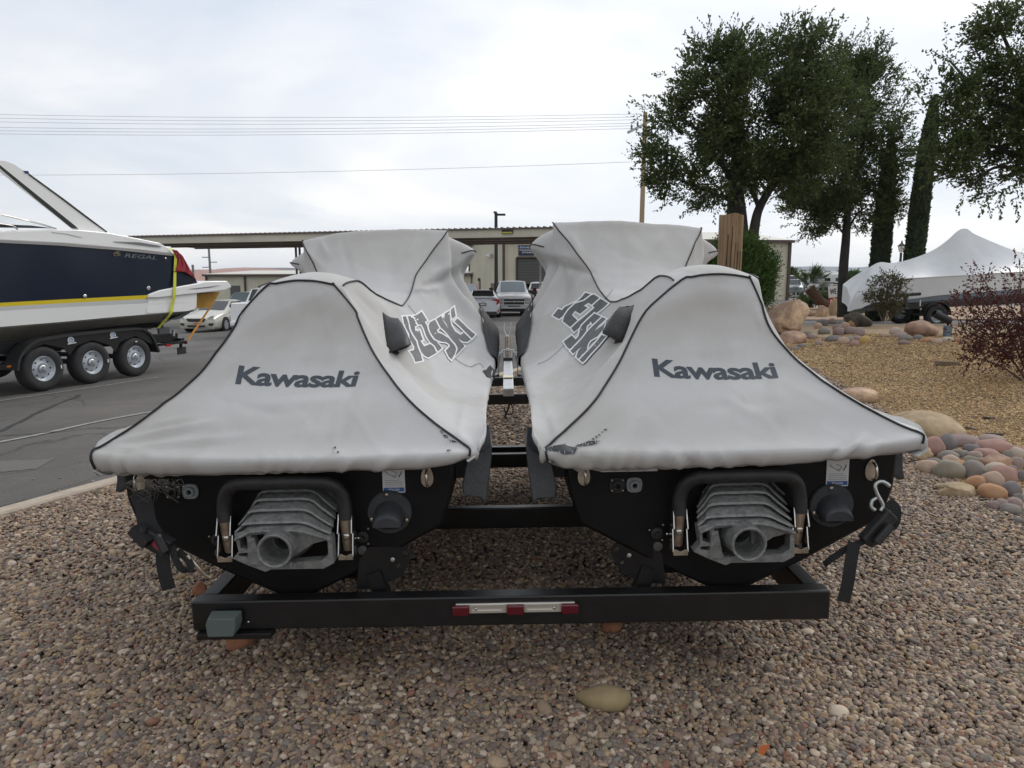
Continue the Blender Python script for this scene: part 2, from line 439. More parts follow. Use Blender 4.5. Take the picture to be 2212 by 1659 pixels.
# painted lines, crack seals and a patch on the asphalt
def c4(x, y): return (x/2.37/1.8517, (1500+y/2.37)/1.8517)
def on_asph(u, v):
    p = gnd(u, v, -0.13)
    for _ in range(4): p = gnd(u, v, asph_z(p.x, p.y))
    return p
def strip(name, pix, width, m, zoff, jag=0.0, seed=1):
    rnd = random.Random(seed)
    P = crom([on_asph(*c4(*q)) for q in pix], 10); L, Rr = [], []
    for i, p in enumerate(P):
        d = (P[min(i+1, len(P)-1)]-P[max(i-1, 0)]).normalized(); n_ = Vector((-d.y, d.x, 0))
        w0 = width*(1+jag*rnd.uniform(-1, 1))
        off = n_*(jag*width*rnd.uniform(-0.8, 0.8))
        z = lambda q: Vector((q.x, q.y, asph_z(q.x, q.y)+zoff))
        L.append(z(p+n_*w0/2+off)); Rr.append(z(p-n_*w0/2+off))
    mb = MB(); n = len(P); mb.add(L+Rr, [(i, i+1, n+i+1, n+i) for i in range(n-1)])
    o = mb.build(name, m, smooth=0); o['kind'] = 'structure'; return o
M_line = mat('worn_road_paint', (0.21, 0.205, 0.195), 0.85, col2=(0.42, 0.41, 0.385), var=0.2, vscale=18, detail=8)
M_seal = mat('crack_sealant', (0.035, 0.034, 0.034), 0.6)
M_patch = mat('asphalt_patch', (0.128, 0.12, 0.112), 0.9, var=0.2, vscale=60)
def ext(a, b, k): return (a[0]+(a[0]-b[0])*k, a[1]+(a[1]-b[1])*k)
strip('parking_line', [ext((0, 640), (430, 556), 1.2), (0, 640), (430, 556), (830, 466), (1240, 386), (1800, 290)], 0.085, M_line, 0.008, 0.06)
strip('parking_line', [ext((340, 197), (1000, 100), 1.0), (340, 197), (1000, 100), (1500, 22)], 0.07, M_line, 0.008, 0.1)
strip('asphalt_crack', [(-400, 700), (0, 535), (220, 430), (440, 322), (760, 190)], 0.06, M_seal, 0.004, 0.35, 3)
strip('asphalt_crack', [(-300, 590), (0, 580), (430, 552), (640, 532), (880, 506), (1080, 505), (1400, 470)], 0.022, M_seal, 0.012, 0.5, 4)
strip('asphalt_crack', [(-60, 1260), (60, 1235), (250, 1185), (420, 1150)], 0.012, M_seal, 0.004, 0.6, 5)
strip('asphalt_crack', [(640, 1080), (720, 1120), (800, 1150)], 0.012, M_seal, 0.004, 0.8, 6)
strip('asphalt_patch', [(-250, 868), (0, 866), (180, 862), (440, 838)], 0.42, M_patch, 0.004, 0.05, 7)

# ------------------------------------------------------------------ gravel
PEB = [srgb(*c) for c in [(150, 134, 118), (172, 154, 130), (128, 116, 106), (120, 104, 98), (186, 168, 142), (142, 122, 106), (106, 100, 94), (162, 144, 124), (196, 184, 166), (134, 128, 118), (152, 132, 104), (116, 98, 90), (120, 120, 116), (178, 154, 120), (100, 92, 88), (154, 138, 132), (206, 196, 180), (142, 104, 84), (140, 134, 112), (158, 142, 120), (130, 122, 108), (168, 158, 140), (112, 104, 98), (146, 128, 116)]]
rs = np.random.RandomState(3)
pts = []; scl = []
def scatter(n, y0, y1, x0f, x1f, size, power=1.0, layer=0.0):
    y = y0+(y1-y0)*rs.rand(n)**power
    a = np.array([x0f(q) for q in y]); b = np.array([x1f(q) for q in y])
    x = a+(b-a)*rs.rand(n)
    s = size*np.exp(rs.randn(n)*0.22)
    z = s*0.18+layer*rs.rand(n)
    return np.c_[x, y, z], s
half = lambda y: 0.80*y+0.5
xa = lambda y: max(xl(y)+0.02, -half(y)); xc = lambda y: min(xb(y)+0.05, half(y))
allp, alls = [], []
for n, y0, y1, size, lay in ((76000, 1.35, 3.1, 0.0170, 0.012), (78000, 3.0, 5.2, 0.0165, 0.012), (34000, 5.0, 10.8, 0.0240, 0.01), (12000, 1.35, 3.2, 0.009, 0.016)):
    p, s = scatter(n, y0, y1, xa, xc, size, 1.0, lay)
    allp.append(p); alls.append(s)
p, s = scatter(1800, 1.4, 5.0, xa, xc, 0.027, 1.0, 0.010); allp.append(p); alls.append(s)
P_ = np.vstack(allp); S_ = np.concatenate(alls); keep = P_[:, 0] < np.array([xb(q) for q in P_[:, 1]])+0.05*rs.randn(len(P_)); P_, S_ = P_[keep], S_[keep]
n = len(P_)
sc3 = np.c_[S_*(1.0+0.45*rs.rand(n)), S_*(0.8+0.3*rs.rand(n)), S_*(0.5+0.3*rs.rand(n))]
rot3 = np.c_[rs.randn(n)*0.35, rs.randn(n)*0.35, rs.rand(n)*6.283]
PEB = [tuple((.80*v+.20*m_)*k for v, m_, k in zip(c, (.215, .180, .158), (.96, .885, .835))) for c in PEB]
M_peb = attr_mat_ramp('river_gravel', PEB)
setp(stones('gravel', P_, sc3, rot3, M_peb), kind='stuff')
# loose pebbles strayed over the kerb on the asphalt
m_ = 260; y = 2.6+5*rs.rand(m_); x = np.array([xl(q) for q in y])-0.17-np.abs(rs.randn(m_))*0.7
z = np.array([asph_z(a, b) for a, b in zip(x, y)])+0.004
s = 0.012*np.exp(rs.randn(m_)*0.35)
setp(stones('stray_gravel', np.c_[x, y, z], np.c_[s*1.3, s, s*0.6], np.c_[rs.randn(m_)*.2, rs.randn(m_)*.2, rs.rand(m_)*6.28], M_peb), kind='stuff')
# granite chips
CHIP = [srgb(*c) for c in [(176, 148, 112), (158, 130, 98), (190, 164, 128), (140, 116, 90), (168, 136, 100), (126, 108, 92), (200, 176, 140), (112, 96, 84), (150, 118, 84), (182, 150, 122)]]
m_ = 70000; y = 4.6+12*rs.rand(m_)**1.5; x0 = np.array([xb(q) for q in y]); x1 = 0.78*y+0.6
x = x0+(x1-x0)*rs.rand(m_); ok = x1 > x0; x, y = x[ok], y[ok]; m_ = len(x)
s = (0.013+0.0012*(y-4))*np.exp(rs.randn(m_)*0.3); z = np.array([isl_z(a, b) for a, b in zip(x, y)])+0.003+0.02*np.array([mnoise.noise(Vector((a*0.9, b*0.9, 3))) for a, b in zip(x, y)])
setp(stones('granite_chips', np.c_[x, y, z], np.c_[s*1.35, s, s*0.75], np.c_[rs.randn(m_)*.5, rs.randn(m_)*.5, rs.rand(m_)*6.28], attr_mat_ramp('granite_chip', [(c[0]*.93, c[1]*.92, c[2]*.80) for c in CHIP], 0.9), sub=1, amp=0.8), kind='stuff')
# ================================================================== WATERCRAFT, COVERS, TRAILER
TILT = (0, R(-0.9), R(0.42))
M_black = mat('black_gelcoat', (0.0065, 0.006, 0.006), 0.5, var=0.4, vscale=9, spec=0.22)
M_blackp = mat('black_plastic', (0.016, 0.016, 0.017), 0.55, var=0.35, vscale=25, bump=0.12, bscale=90)
M_dkgrey = mat('grey_rubber_plastic', (0.036, 0.039, 0.044), 0.5, var=0.3, vscale=14, bump=0.15, bscale=120)
M_alu = mat('oxidised_pump_metal', (0.21, 0.213, 0.208), 0.6, metal=0.3, var=0.28, vscale=45, bump=0.35, bscale=60, rvar=0.15)
M_chrome = mat('stainless_steel', (0.62, 0.60, 0.57), 0.22, metal=1.0, var=0.12, vscale=30)
M_brushed = mat('tan_reflection_stainless', (0.50, 0.43, 0.35), 0.38, metal=0.9, var=0.3, vscale=20)  # tan reflection on the step brackets is put into the steel's base colour
M_steel = mat('black_painted_steel', (0.009, 0.009, 0.0095), 0.36, var=0.25, vscale=12, rvar=0.12)
M_galv = mat('galvanised_steel', (0.55, 0.56, 0.57), 0.42, metal=0.85, var=0.18, vscale=18, rvar=0.12)
M_piping = mat('black_piping', (0.012, 0.012, 0.016), 0.6)
M_mesh = mat('black_vent_fabric', (0.035, 0.035, 0.036), 0.75, var=0.3, vscale=20, bump=0.2, bscale=200)
M_print = mat('charcoal_print', (0.045, 0.055, 0.07), 0.6, var=0.15, vscale=40)
M_print2 = mat('worn_grey_print', (0.085, 0.085, 0.09), 0.6, var=0.35, vscale=30, detail=8)
M_white = mat('white_print', (0.72, 0.74, 0.74), 0.6)
M_sticker = mat('sticker_white', (0.62, 0.62, 0.62), 0.4)
M_blue = mat('sticker_blue', (0.03, 0.10, 0.28), 0.4)
M_ink = mat('sticker_ink', (0.09, 0.09, 0.10), 0.6)
M_web = mat('black_webbing', (0.014, 0.014, 0.015), 0.85, bump=0.4, bscale=300)
M_red = mat('red_lens', (0.10, 0.004, 0.012), 0.18, coat=0.4)
M_thread = mat('frayed_thread', (0.66, 0.66, 0.66), 0.9)
M_exposed = mat('exposed_deck', (0.028, 0.034, 0.038), 0.5, var=0.4, vscale=30)

def fabric_mat():
    m = bpy.data.materials.new('grey_cover_fabric'); m.use_nodes = True; t = m.node_tree; b = t.nodes['Principled BSDF']; n_ = t.nodes.new; l = t.links.new
    tcn = n_('ShaderNodeTexCoord'); S = tcn.outputs['Object']
    nz = n_('ShaderNodeTexNoise'); nz.inputs['Scale'].default_value = 2.6; nz.inputs['Detail'].default_value = 7; nz.inputs['Roughness'].default_value = 0.6; l(S, nz.inputs['Vector'])
    r = n_('ShaderNodeValToRGB'); l(nz.outputs['Fac'], r.inputs[0])
    r.color_ramp.elements[0].position = 0.30; r.color_ramp.elements[0].color = (0.480, 0.472, 0.462, 1)
    r.color_ramp.elements[1].position = 0.66; r.color_ramp.elements[1].color = (0.545, 0.540, 0.533, 1)
    # faint tide marks and dust
    st_ = n_('ShaderNodeTexNoise'); st_.inputs['Scale'].default_value = 1.7; st_.inputs['Detail'].default_value = 10; st_.inputs['Roughness'].default_value = 0.55; st_.inputs['Distortion'].default_value = 0.6; l(S, st_.inputs['Vector'])
    sr = n_('ShaderNodeValToRGB'); l(st_.outputs['Fac'], sr.inputs[0]); sr.color_ramp.elements[0].position = .50; sr.color_ramp.elements[0].color = (1, 1, 1, 1); sr.color_ramp.elements[1].position = .70; sr.color_ramp.elements[1].color = (.86, .84, .80, 1)
    k_ = sr.color_ramp.elements.new(.535); k_.color = (.93, .92, .90, 1)
    ml = n_('ShaderNodeMix'); ml.data_type = 'RGBA'; ml.blend_type = 'MULTIPLY'; ml.inputs['Factor'].default_value = .8; l(r.outputs[0], ml.inputs['A']); l(sr.outputs[0], ml.inputs['B'])
    l(ml.outputs['Result'], b.inputs['Base Color']); b.inputs['Roughness'].default_value = 0.95; b.inputs['Specular IOR Level'].default_value = 0.12
    b.inputs['Sheen Weight'].default_value = 0.0
    n2 = n_('ShaderNodeTexNoise'); n2.inputs['Scale'].default_value = 9; n2.inputs['Detail'].default_value = 3; l(S, n2.inputs['Vector'])
    n3 = n_('ShaderNodeTexNoise'); n3.inputs['Scale'].default_value = 330; n3.inputs['Detail'].default_value = 1; l(S, n3.inputs['Vector'])
    b1 = n_('ShaderNodeBump'); b1.inputs['Strength'].default_value = 0.10; b1.inputs['Distance'].default_value = 0.02; l(n2.outputs['Fac'], b1.inputs['Height'])
    b2 = n_('ShaderNodeBump'); b2.inputs['Strength'].default_value = 0.35; b2.inputs['Distance'].default_value = 0.002; l(n3.outputs['Fac'], b2.inputs['Height']); l(b1.outputs[0], b2.inputs['Normal'])
    l(b2.outputs[0], b.inputs['Normal']); return m
M_fabric = fabric_mat()

# ---- cover shape tables: y forward from the stern edge, w half-width, z relative to camera height
TY = [0, .03, .155, .29, .385, .43, .483, .52, .66, .84, 1.05, 1.25, 1.41, 1.553, 1.67, 1.718, 1.768, 1.813, 1.90, 2.02, 2.15, 2.4, 2.8, 3.1, 3.3]
T_wr = [.600, .580, .440, .342, .272, .238, .188, .158, .158, .181, .225, .225, .242, .25, .306, .341, .386, .409, .37, .36, .35, .30, .22, .14, .04]
T_zr = [-.535, -.522, -.422, -.330, -.234, -.1725, -.066, -.012, .008, -.05, -.099, -.113, -.069, .0125, .112, .166, .223, .263, .262, .23, .16, .02, -.10, -.20, -.27]
T_zc = [-.542, -.529, -.433, -.339, -.243, -.180, -.050, .018, .048, -.002, -.07, -.09, -.055, .02, .118, .172, .23, .288, .29, .25, .18, .05, -.06, -.17, -.26]
YL = [0, .155, .43, .52, .84, 1.25, 1.55, 1.72, 1.81, 1.87, 1.95, 2.05, 2.17, 2.4, 2.8, 3.3]
T_wL = [.612, .51, .34, .225, .26, .30, .31, .36, .415, .405, .53, .545, .46, .40, .33, .06]
T_zL = [-.54, -.455, -.29, -.15, -.165, -.20, -.08, .03, .13, .12, .15, .145, .05, -.06, -.16, -.28]
T_wW = [.62, .57, .45, .37, .40, .43, .41, .40, .42, .40, .455, .45, .47, .48, .43, .08]
T_zW = [-.548, -.49, -.41, -.35, -.325, -.31, -.2, -.13, -.01, -.03, .02, .01, -.05, -.14, -.22, -.29]
YG = [0, .03, .08, .5, 1.0, 1.5, 2.0, 2.5, 2.9, 3.25, 3.35]
T_wG = [.622, .636, .640, .632, .640, .65, .655, .62, .48, .2, .08]
T_zG = [-.555, -.548, -.527, -.505, -.455, -.38, -.33, -.33, -.32, -.31, -.31]
YH = [0, .05, .12, .5, 1.0, 1.5, 2.5, 3.35]
T_zH = [-.605, -.592, -.558, -.55, -.55, -.54, -.51, -.45]
COV_Y0 = 2.167; COV_ZB = 0.80      # root height; local z = z_table + (1.40-0.80)
def cover_params(y):
    yc = min(max(y, 0), 3.3); g = lambda a, b: float(pchip(a, b, yc))
    return dict(wr=g(TY, T_wr), zr=g(TY, T_zr), zc=g(TY, T_zc), wL=g(YL, T_wL), zL=g(YL, T_zL), wW=g(YL, T_wW), zW=g(YL, T_zW), wG=g(YG, T_wG), zG=g(YG, T_zG), zH=g(YH, T_zH))
NC, NS = 44, 12     # samples centre->ridge, per spline segment ridge->gunwale
def half_section(p):
    o = []
    for i in range(NC):
        t = i/NC; o.append((p['wr']*t, p['zc']+(p['zr']-p['zc'])*t**2))
    sp = crom([(p['wr'], p['zr'], 0), (p['wL'], p['zL'], 0), (p['wW'], p['zW'], 0), (p['wG'], p['zG'], 0)], NS)
    o += [(q.x, q.y) for q in sp]
    wg, zg, zh = p['wG'], p['zG'], p['zH']
    for t in (0.25, 0.5, 0.75, 1.0):
        o.append((wg+0.008*math.sin(math.pi*t)-0.035*t*t, zg+(zh-zg)*t))
    return o     # length NC+3*NS+1+4
HN = NC+3*NS+5; IR, IG = NC, NC+3*NS

def cover_rows():
    ys = np.concatenate([np.linspace(0, .5, 44), np.linspace(.512, 2.3, 130), np.linspace(2.33, 3.3, 28)])
    rows = []
    # skirt below the stern edge
    p0 = cover_params(0)
    sk = [(0.050, -.070), (0.035, -.066), (0.012, -.056), (0.0, -.044), (-.008, -.030), (-.011, -.016), (-.008, -.006)]
    for dy, dz in sk:
        hs = half_section(p0); z0 = p0['zc']
        rows.append((dy, [(a*(1+0.02*min(0, dz)/.07), min(b, max(b+dz, -.612 if q_ < IG else -.600))) for q_, (a, b) in enumerate(hs)]))
    for y in ys: rows.append((y, half_section(cover_params(y))))
    # close the bow
    yb, hb = rows[-1]
    rows.append((yb+0.05, [(a*0.5, b-0.02) for a, b in hb])); rows.append((yb+0.06, [(a*0.05, -.36) for a, b in hb]))
    return rows

def wrinkle(x, y, z, col, row, seed, nskirt):
    """fold displacement along the normal"""
    s = seed*11.3
    d = 0.006*mnoise.noise(Vector((x*2.2+s, y*2.2, z*2.2)))
    # long drape folds, drawn out along the fabric
    q = mnoise.noise(Vector((x*3.0+s, y*9.0+z*3, s*2))); d += 0.004*(0.25-abs(q))
    q2 = mnoise.noise(Vector((x*7+y*5+s, y*2.0-x*3, z*2+s))); d += 0.003*max(0, 0.2-abs(q2))*2.5
    # steering cover: soft vertical dents
    if z > -0.05 and y > 1.4:
        d += 0.014*mnoise.noise(Vector((x*4.5+s, y*1.5, z*3)))+0.006*mnoise.noise(Vector((x*9+z*6+s, y*3, z*4)))
    # under the seat end: tension folds running out from the top corners
    if y < 0.5 and z > -0.30 and abs(x) < 0.3:
        d += 0.003*math.sin(14*(z+0.5*abs(x))+seed)*max(0, 1-abs(z+0.13)/0.17)
    # gathers at the elastic hem
    if row < nskirt+3 or col > IG:
        k = 1.0 if row < nskirt else 0.5
        a = 105*x+60*y+9*z
        d += k*0.005*math.sin(a+7*mnoise.noise(Vector((x*4+s, y*5, 0))))*(0.08+1.3*max(0, mnoise.noise(Vector((x*3.3+5, s, y*3))))); d += k*0.003*mnoise.noise(Vector((x*16+s, y*9, z*14)))
    return d

class Cover: pass
VENT = ([NC+28, NC+30, NC+32, NC+33, NC+34, NC+35.5, NC+37, NC+38, NC+40], [2.45, 2.12, 1.82, 1.64, 1.47, 1.37, 1.42, 1.52, 1.68])
OY = [0, .155, .29, .385, .43, .483, .52, .66, .84, 1.05, 1.25, 1.41, 1.6, 1.8, 3.3]
OFF = {-1: [-.008, -.033, -.048, -.060, -.061, -.060, -.066, -.040, -.022, -.018, -.018, -.020, -.018, -.014, -.014], 1: [0, 0, -.002, -.002, .004, .046, .078, .060, .040, .030, .017, 0, -.03, -.04, -.02]}
def make_cover(cx, seed, label, dz, flip, folds=()):
    C = Cover()
    root = thing('watercraft_cover', label, 'cover', (cx, COV_Y0, COV_ZB+dz), TILT, 'fabric covers on the two watercraft')
    rows = cover_rows(); nsk = 7; NCOL = 2*HN-1
    grid = np.zeros((len(rows), NCOL, 3)); cidx = []
    for j in range(NCOL): cidx.append(abs(j-(HN-1)))
    for i, (y, hs) in enumerate(rows):
        ox = float(pchip(OY, OFF[flip], max(0, y)))
        for j in range(NCOL):
            k = cidx[j]; sgn = 1 if j >= HN-1 else -1
            a, b = hs[k]
            yy = y
            # stern corners are rounded in plan
            if y < 0.16: yy = y+0.035*max(0, (a-0.54)/0.10)**2*max(0, 1-max(y, 0)/0.16)
            zz_ = b
            # outer deck corner is drawn up, hem hangs lower on one side
            if y < 0.25 and sgn == flip: zz_ += (0.030 if flip > 0 else 0.016)*(a/0.6)**3*max(0, 1-max(y, 0)/0.25)
            if sgn == flip and k >= IG and i >= nsk: zz_ += .022*max(0, 1-max(0, y-.2)/1.0)*min(1, y/.2)
            if i < nsk: zz_ += 0.016*(sgn*a)*(nsk-i)/nsk
            # towards the gap the hem is drawn up over the craft's side
            if sgn == -flip:
                wk = max(((nsk-i)/nsk)**1.3, max(0, (k-IR)/(HN-1-IR))**1.5) if i < nsk else min(1, max(0, (k-IR)/(HN-1-IR)))**1.5
                zz_ += .065*min(1, max(0, (a-.44)/.20))**2*wk*min(1, max(0, (1.3-y)/.7))
            if flip > 0 and y > 1.3: zz_ += .026*min(1, (y-1.3)/.4)
            # inner grip of the steering cover stands a little higher
            if 1.45 < y < 2.3: zz_ += flip*(-0.05)*(sgn*a)*min(1, (y-1.45)/0.3)
            fo_ = 1 if k <= IR else max(0, 1-(k-IR)/(IG-IR))
            grid[i, j] = (sgn*a+ox*fo_, yy, zz_+(CAM_H-COV_ZB))
    # normals by central differences, then wrinkles
    du = np.gradient(grid, axis=1); dv = np.gradient(grid, axis=0); nn = np.cross(du, dv); ln = np.linalg.norm(nn, axis=2, keepdims=True); nn = nn/np.maximum(ln, 1e-9)
    if nn[60, HN-1][2] < 0: nn = -nn
    disp = np.zeros(grid.shape[:2])
    for i in range(grid.shape[0]):
        for j in range(NCOL):
            x, y, z = grid[i, j]; disp[i, j] = wrinkle(x, y, z-(CAM_H-COV_ZB), cidx[j], i, seed, nsk)
    # folds and creases seen in the photograph (pixel segments: ends, width, height in metres)
    Mw = Matrix.Translation(root.location) @ root.rotation_euler.to_matrix().to_4x4(); Rm = np.array(Mw.to_3x3()); W_ = grid @ Rm.T+np.array(root.location)-np.array(CAMP)
    dp_ = W_[:, :, 1]*CP-W_[:, :, 2]*SP; U_ = 1106+FD*W_[:, :, 0]/dp_; V_ = 829.5-FD*(W_[:, :, 1]*SP+W_[:, :, 2]*CP)/dp_
    facing = ((nn @ Rm.T)*W_).sum(2) < 0
    for (x0_, y0_, x1_, y1_, wd_, am_) in folds:
        dx_, dy_ = x1_-x0_, y1_-y0_; L2 = dx_*dx_+dy_*dy_; t_ = ((U_-x0_)*dx_+(V_-y0_)*dy_)/L2
        ds_ = ((U_-x0_)*dy_-(V_-y0_)*dx_)/math.sqrt(L2)
        tp_ = np.clip(np.sin(np.clip(t_, 0, 1)*math.pi), 0, 1)**.7
        disp += am_*np.exp(-(ds_/wd_)**2)*tp_*facing
    grid2 = grid+nn*disp[:, :, None]
    C.grid, C.nn, C.rows, C.nsk, C.cidx = grid2, nn, rows, nsk, cidx
    nr = len(rows); faces = []
    for i in range(nr-1):
        y = rows[i][0]
        for j in range(NCOL-1):
            f = (i*NCOL+j, i*NCOL+j+1, (i+1)*NCOL+j+1, (i+1)*NCOL+j)
            k = max(cidx[j], cidx[j+1]); zt = grid[i, j][2]-(CAM_H-COV_ZB)
            faces.append(f)
    V = grid2.reshape(-1, 3)
    fab = mesh_np('fabric', V, np.array(faces), M_fabric, root, smooth=True)
    ry = np.array([r_[0] for r_ in rows[nsk:]])
    for sgn in (-1, 1):
        cols = list(range(NC+28, HN)); strip_ = []
        for k in cols:
            j = HN-1+sgn*k; zt = grid[nsk+95, j][2]-(CAM_H-COV_ZB)
            t = (k-cols[0])/(len(cols)-1)
            yb = 1.80-0.75*math.sin(t*math.pi/2)**1.2 if VENT is None else float(np.interp(k, VENT[0], VENT[1]))
            yy = np.linspace(yb, 2.75, 36)
            strip_.append([[np.interp(q, ry, grid2[nsk:, j, c])+nn[nsk+90, j, c]*0.012 for c in range(3)] for q in yy])
        A = np.array(strip_); n0, n1_ = A.shape[:2]
        fs = [(a*n1_+b, a*n1_+b+1, (a+1)*n1_+b+1, (a+1)*n1_+b) for a in range(n0-1) for b in range(n1_-1)]
        mesh_np('vent_panel', A.reshape(-1, 3), np.array(fs), M_mesh, root, smooth=True)
    C.root, C.fab = root, fab
    M = root.matrix_basis.copy()
    M = Matrix.Translation(root.location) @ root.rotation_euler.to_matrix().to_4x4(); C.M = M
    C.world = [M @ Vector(p) for p in V]
    C.bvh = BVHTree.FromPolygons(C.world, faces)
    C.Mi = M.inverted()
    def hit(u, v, off=0.0):
        r = ray(u, v).normalized(); h = C.bvh.ray_cast(CAMP, r)
        if h[0] is None: return None
        n = h[1]
        if n.dot(r) > 0: n = -n
        return h[0]+n*off
    C.hit = hit
    # piping along both ridges (from the hem, over the seat, up to the steering corner)
    def ridge(sgn, y0, y1, col=IR, off=0.004, step=1):
        o = []
        for i in range(nr):
            y = rows[i][0] if i >= nsk else -1
            if (i < nsk and y0 < 0) or (y0 <= y <= y1 and i >= nsk):
                j = HN-1+sgn*col; o.append(Vector(grid2[i, j])+Vector(nn[i, j])*off)
        return o
    i0 = min(range(nsk, nr), key=lambda i: abs(rows[i][0]-0.512))
    over = [Vector(grid2[i0, j])+Vector(nn[i0, j])*0.004 for j in range(HN-1-IR+9, HN-1+IR-8)]
    up = ridge(-1, -1, 0.47)[3:]; dn = ridge(1, -1, 0.47)[3:][::-1]
    MB().tube(crom(up[:-1:2]+[up[-1]]+over[::10]+[over[-1]]+[dn[0]]+dn[1::2], 3), 0.0040, 6).build('piping', M_piping, root, smooth=60)
    for sgn in (-1, 1):
        MB().tube(ridge(sgn, 0.515, 1.84), 0.0036, 6).build('piping', M_piping, root, smooth=60)
        MB().tube(ridge(sgn, 1.90, 2.12, NC+NS), 0.0034, 6).build('piping', M_piping, root, smooth=60)
    # hem stitching
    MB().tube([Vector(grid2[2, j])+Vector((0, -0.0035, 0)) for j in range(HN-1-IG+4, HN-1+IG-4)], 0.0007, 4).build('hem_seam', M_ink, root)
    return C

def decal(C, polys, name, m, off=0.0025, cell=7.0, holes=None):
    """flat print: polygons given in photo pixels, laid on the fabric"""
    bm = bmesh.new()
    for poly in polys:
        tris = tessellate_polygon([[Vector((a, b, 0)) for a, b in poly]])
        vv = [bm.verts.new((a, b, 0)) for a, b in poly]
        for t in tris:
            try: bm.faces.new([vv[i] for i in t])
            except ValueError: pass
    return decal_bm(C, bm, name, m, off, cell)
def decal_bm(C, bm, name, m, off, cell):
    xs = [v.co.x for v in bm.verts]; ys = [v.co.y for v in bm.verts]
    for ax, lo, hi in ((0, min(xs), max(xs)), (1, min(ys), max(ys))):
        q = lo+cell
        while q < hi:
            bmesh.ops.bisect_plane(bm, geom=bm.verts[:]+bm.edges[:]+bm.faces[:], plane_co=(q if ax == 0 else 0, q if ax else 0, 0), plane_no=(1-ax, ax, 0)); q += cell
    bmesh.ops.triangulate(bm, faces=bm.faces); bm.verts.index_update()
    P = [C.hit(v.co.x, v.co.y, off) for v in bm.verts]
    mb = MB(); idx = {}; vs = []
    for v, p in zip(bm.verts, P):
        if p is not None: idx[v.index] = len(vs); vs.append(C.Mi @ p)
    fs = []
    for f in bm.faces:
        ii = [v.index for v in f.verts]
        if all(i in idx for i in ii):
            q = [P[i] for i in ii]
            if max((q[0]-q[1]).length, (q[1]-q[2]).length, (q[0]-q[2]).length) < 0.25: fs.append([idx[i] for i in ii])
    mb.add(vs, fs); bm.free()
    return mb.build(name, m, C.root, smooth=180, fixn=False)

def offset_poly(poly, d):
    """grow a polygon outwards by d pixels"""
    n = len(poly); A = sum(poly[i][0]*poly[(i+1) % n][1]-poly[(i+1) % n][0]*poly[i][1] for i in range(n))
    s = 1 if A > 0 else -1; o = []
    for i in range(n):
        a, b, c = Vector(poly[i-1]), Vector(poly[i]), Vector(poly[(i+1) % n])
        e1, e2 = (b-a).normalized(), (c-b).normalized()
        n1, n2 = Vector((e1.y, -e1.x))*s, Vector((e2.y, -e2.x))*s
        mm = (n1+n2)
        if mm.length < 0.35: mm = n1
        else: mm = mm.normalized()/max(0.5, mm.normalized().dot(n1))
        p = b+mm*d; o.append((p.x, p.y))
    return o

covL = make_cover(-0.724, 1, 'grey fabric cover on the left watercraft, small holes near its hem', -0.011, -1, [
    (230, 958, 470, 912, 6, .012), (250, 972, 560, 940, 7, .010), (300, 925, 440, 900, 5, .008), (236, 962, 330, 985, 5, .008),
    (240, 985, 262, 1026, 4, .010), (268, 985, 285, 1026, 4, .009), (300, 990, 318, 1030, 4, .009), (340, 996, 352, 1030, 4, .007), (690, 985, 650, 1030, 5, .006), (770, 985, 730, 1026, 6, .008), (860, 985, 800, 1022, 7, .009), (930, 980, 900, 1010, 5, .006),
    (905, 622, 1000, 592, 7, -.020), (925, 595, 1010, 560, 8, .012), (690, 515, 712, 560, 7, .012), (735, 505, 760, 600, 9, -.008), (905, 510, 880, 560, 9, .010), (840, 500, 850, 620, 12, -.006), (660, 540, 700, 580, 6, .01),
    (1000, 610, 1045, 740, 8, .012), (975, 620, 1020, 720, 10, -.009), (1030, 760, 1000, 830, 7, .010), (1045, 770, 1060, 830, 5, -.012), (800, 640, 880, 700, 10, .008), (760, 625, 830, 690, 8, -.006), (1010, 850, 985, 960, 9, .008),
    (575, 640, 720, 690, 16, -.008), (600, 625, 640, 690, 10, .006), (745, 650, 700, 720, 10, .006), (500, 880, 760, 860, 12, .005), (450, 860, 620, 900, 10, -.005)])
covR = make_cover(0.709, 2, 'grey fabric cover on the right watercraft, with a long frayed tear at its corner', 0.012, 1, [
    (1438, 968, 1478, 1020, 4, .010), (1465, 968, 1512, 1022, 4, -.008), (1500, 970, 1540, 1020, 4, .010), (1545, 972, 1585, 1020, 4, .008), (1590, 975, 1625, 1018, 4, -.006), (1660, 985, 1640, 1012, 5, .005),
    (1880, 935, 1800, 1000, 7, .016), (1850, 940, 1780, 1002, 6, -.010), (1910, 950, 1860, 995, 6, .010), (1250, 985, 1300, 1010, 6, -.008), (1180, 985, 1260, 1015, 5, .008),
    (1185, 572, 1290, 590, 7, -.022), (1175, 545, 1262, 560, 8, .012), (1230, 500, 1262, 560, 9, .012), (1300, 490, 1280, 560, 10, -.008), (1440, 495, 1400, 560, 10, .010), (1340, 490, 1345, 600, 14, -.006), (1500, 520, 1480, 570, 6, .010),
    (1200, 620, 1150, 760, 9, .010), (1230, 640, 1180, 760, 10, -.007), (1400, 640, 1330, 720, 9, .008), (1440, 620, 1370, 680, 8, -.006), (1170, 850, 1210, 960, 9, .007),
    (1480, 640, 1620, 625, 10, .007), (1500, 660, 1640, 690, 14, -.007), (1625, 650, 1650, 720, 9, .009), (1640, 630, 1672, 700, 7, -.009), (1560, 860, 1640, 900, 10, .006), (1500, 880, 1700, 870, 12, -.005)])

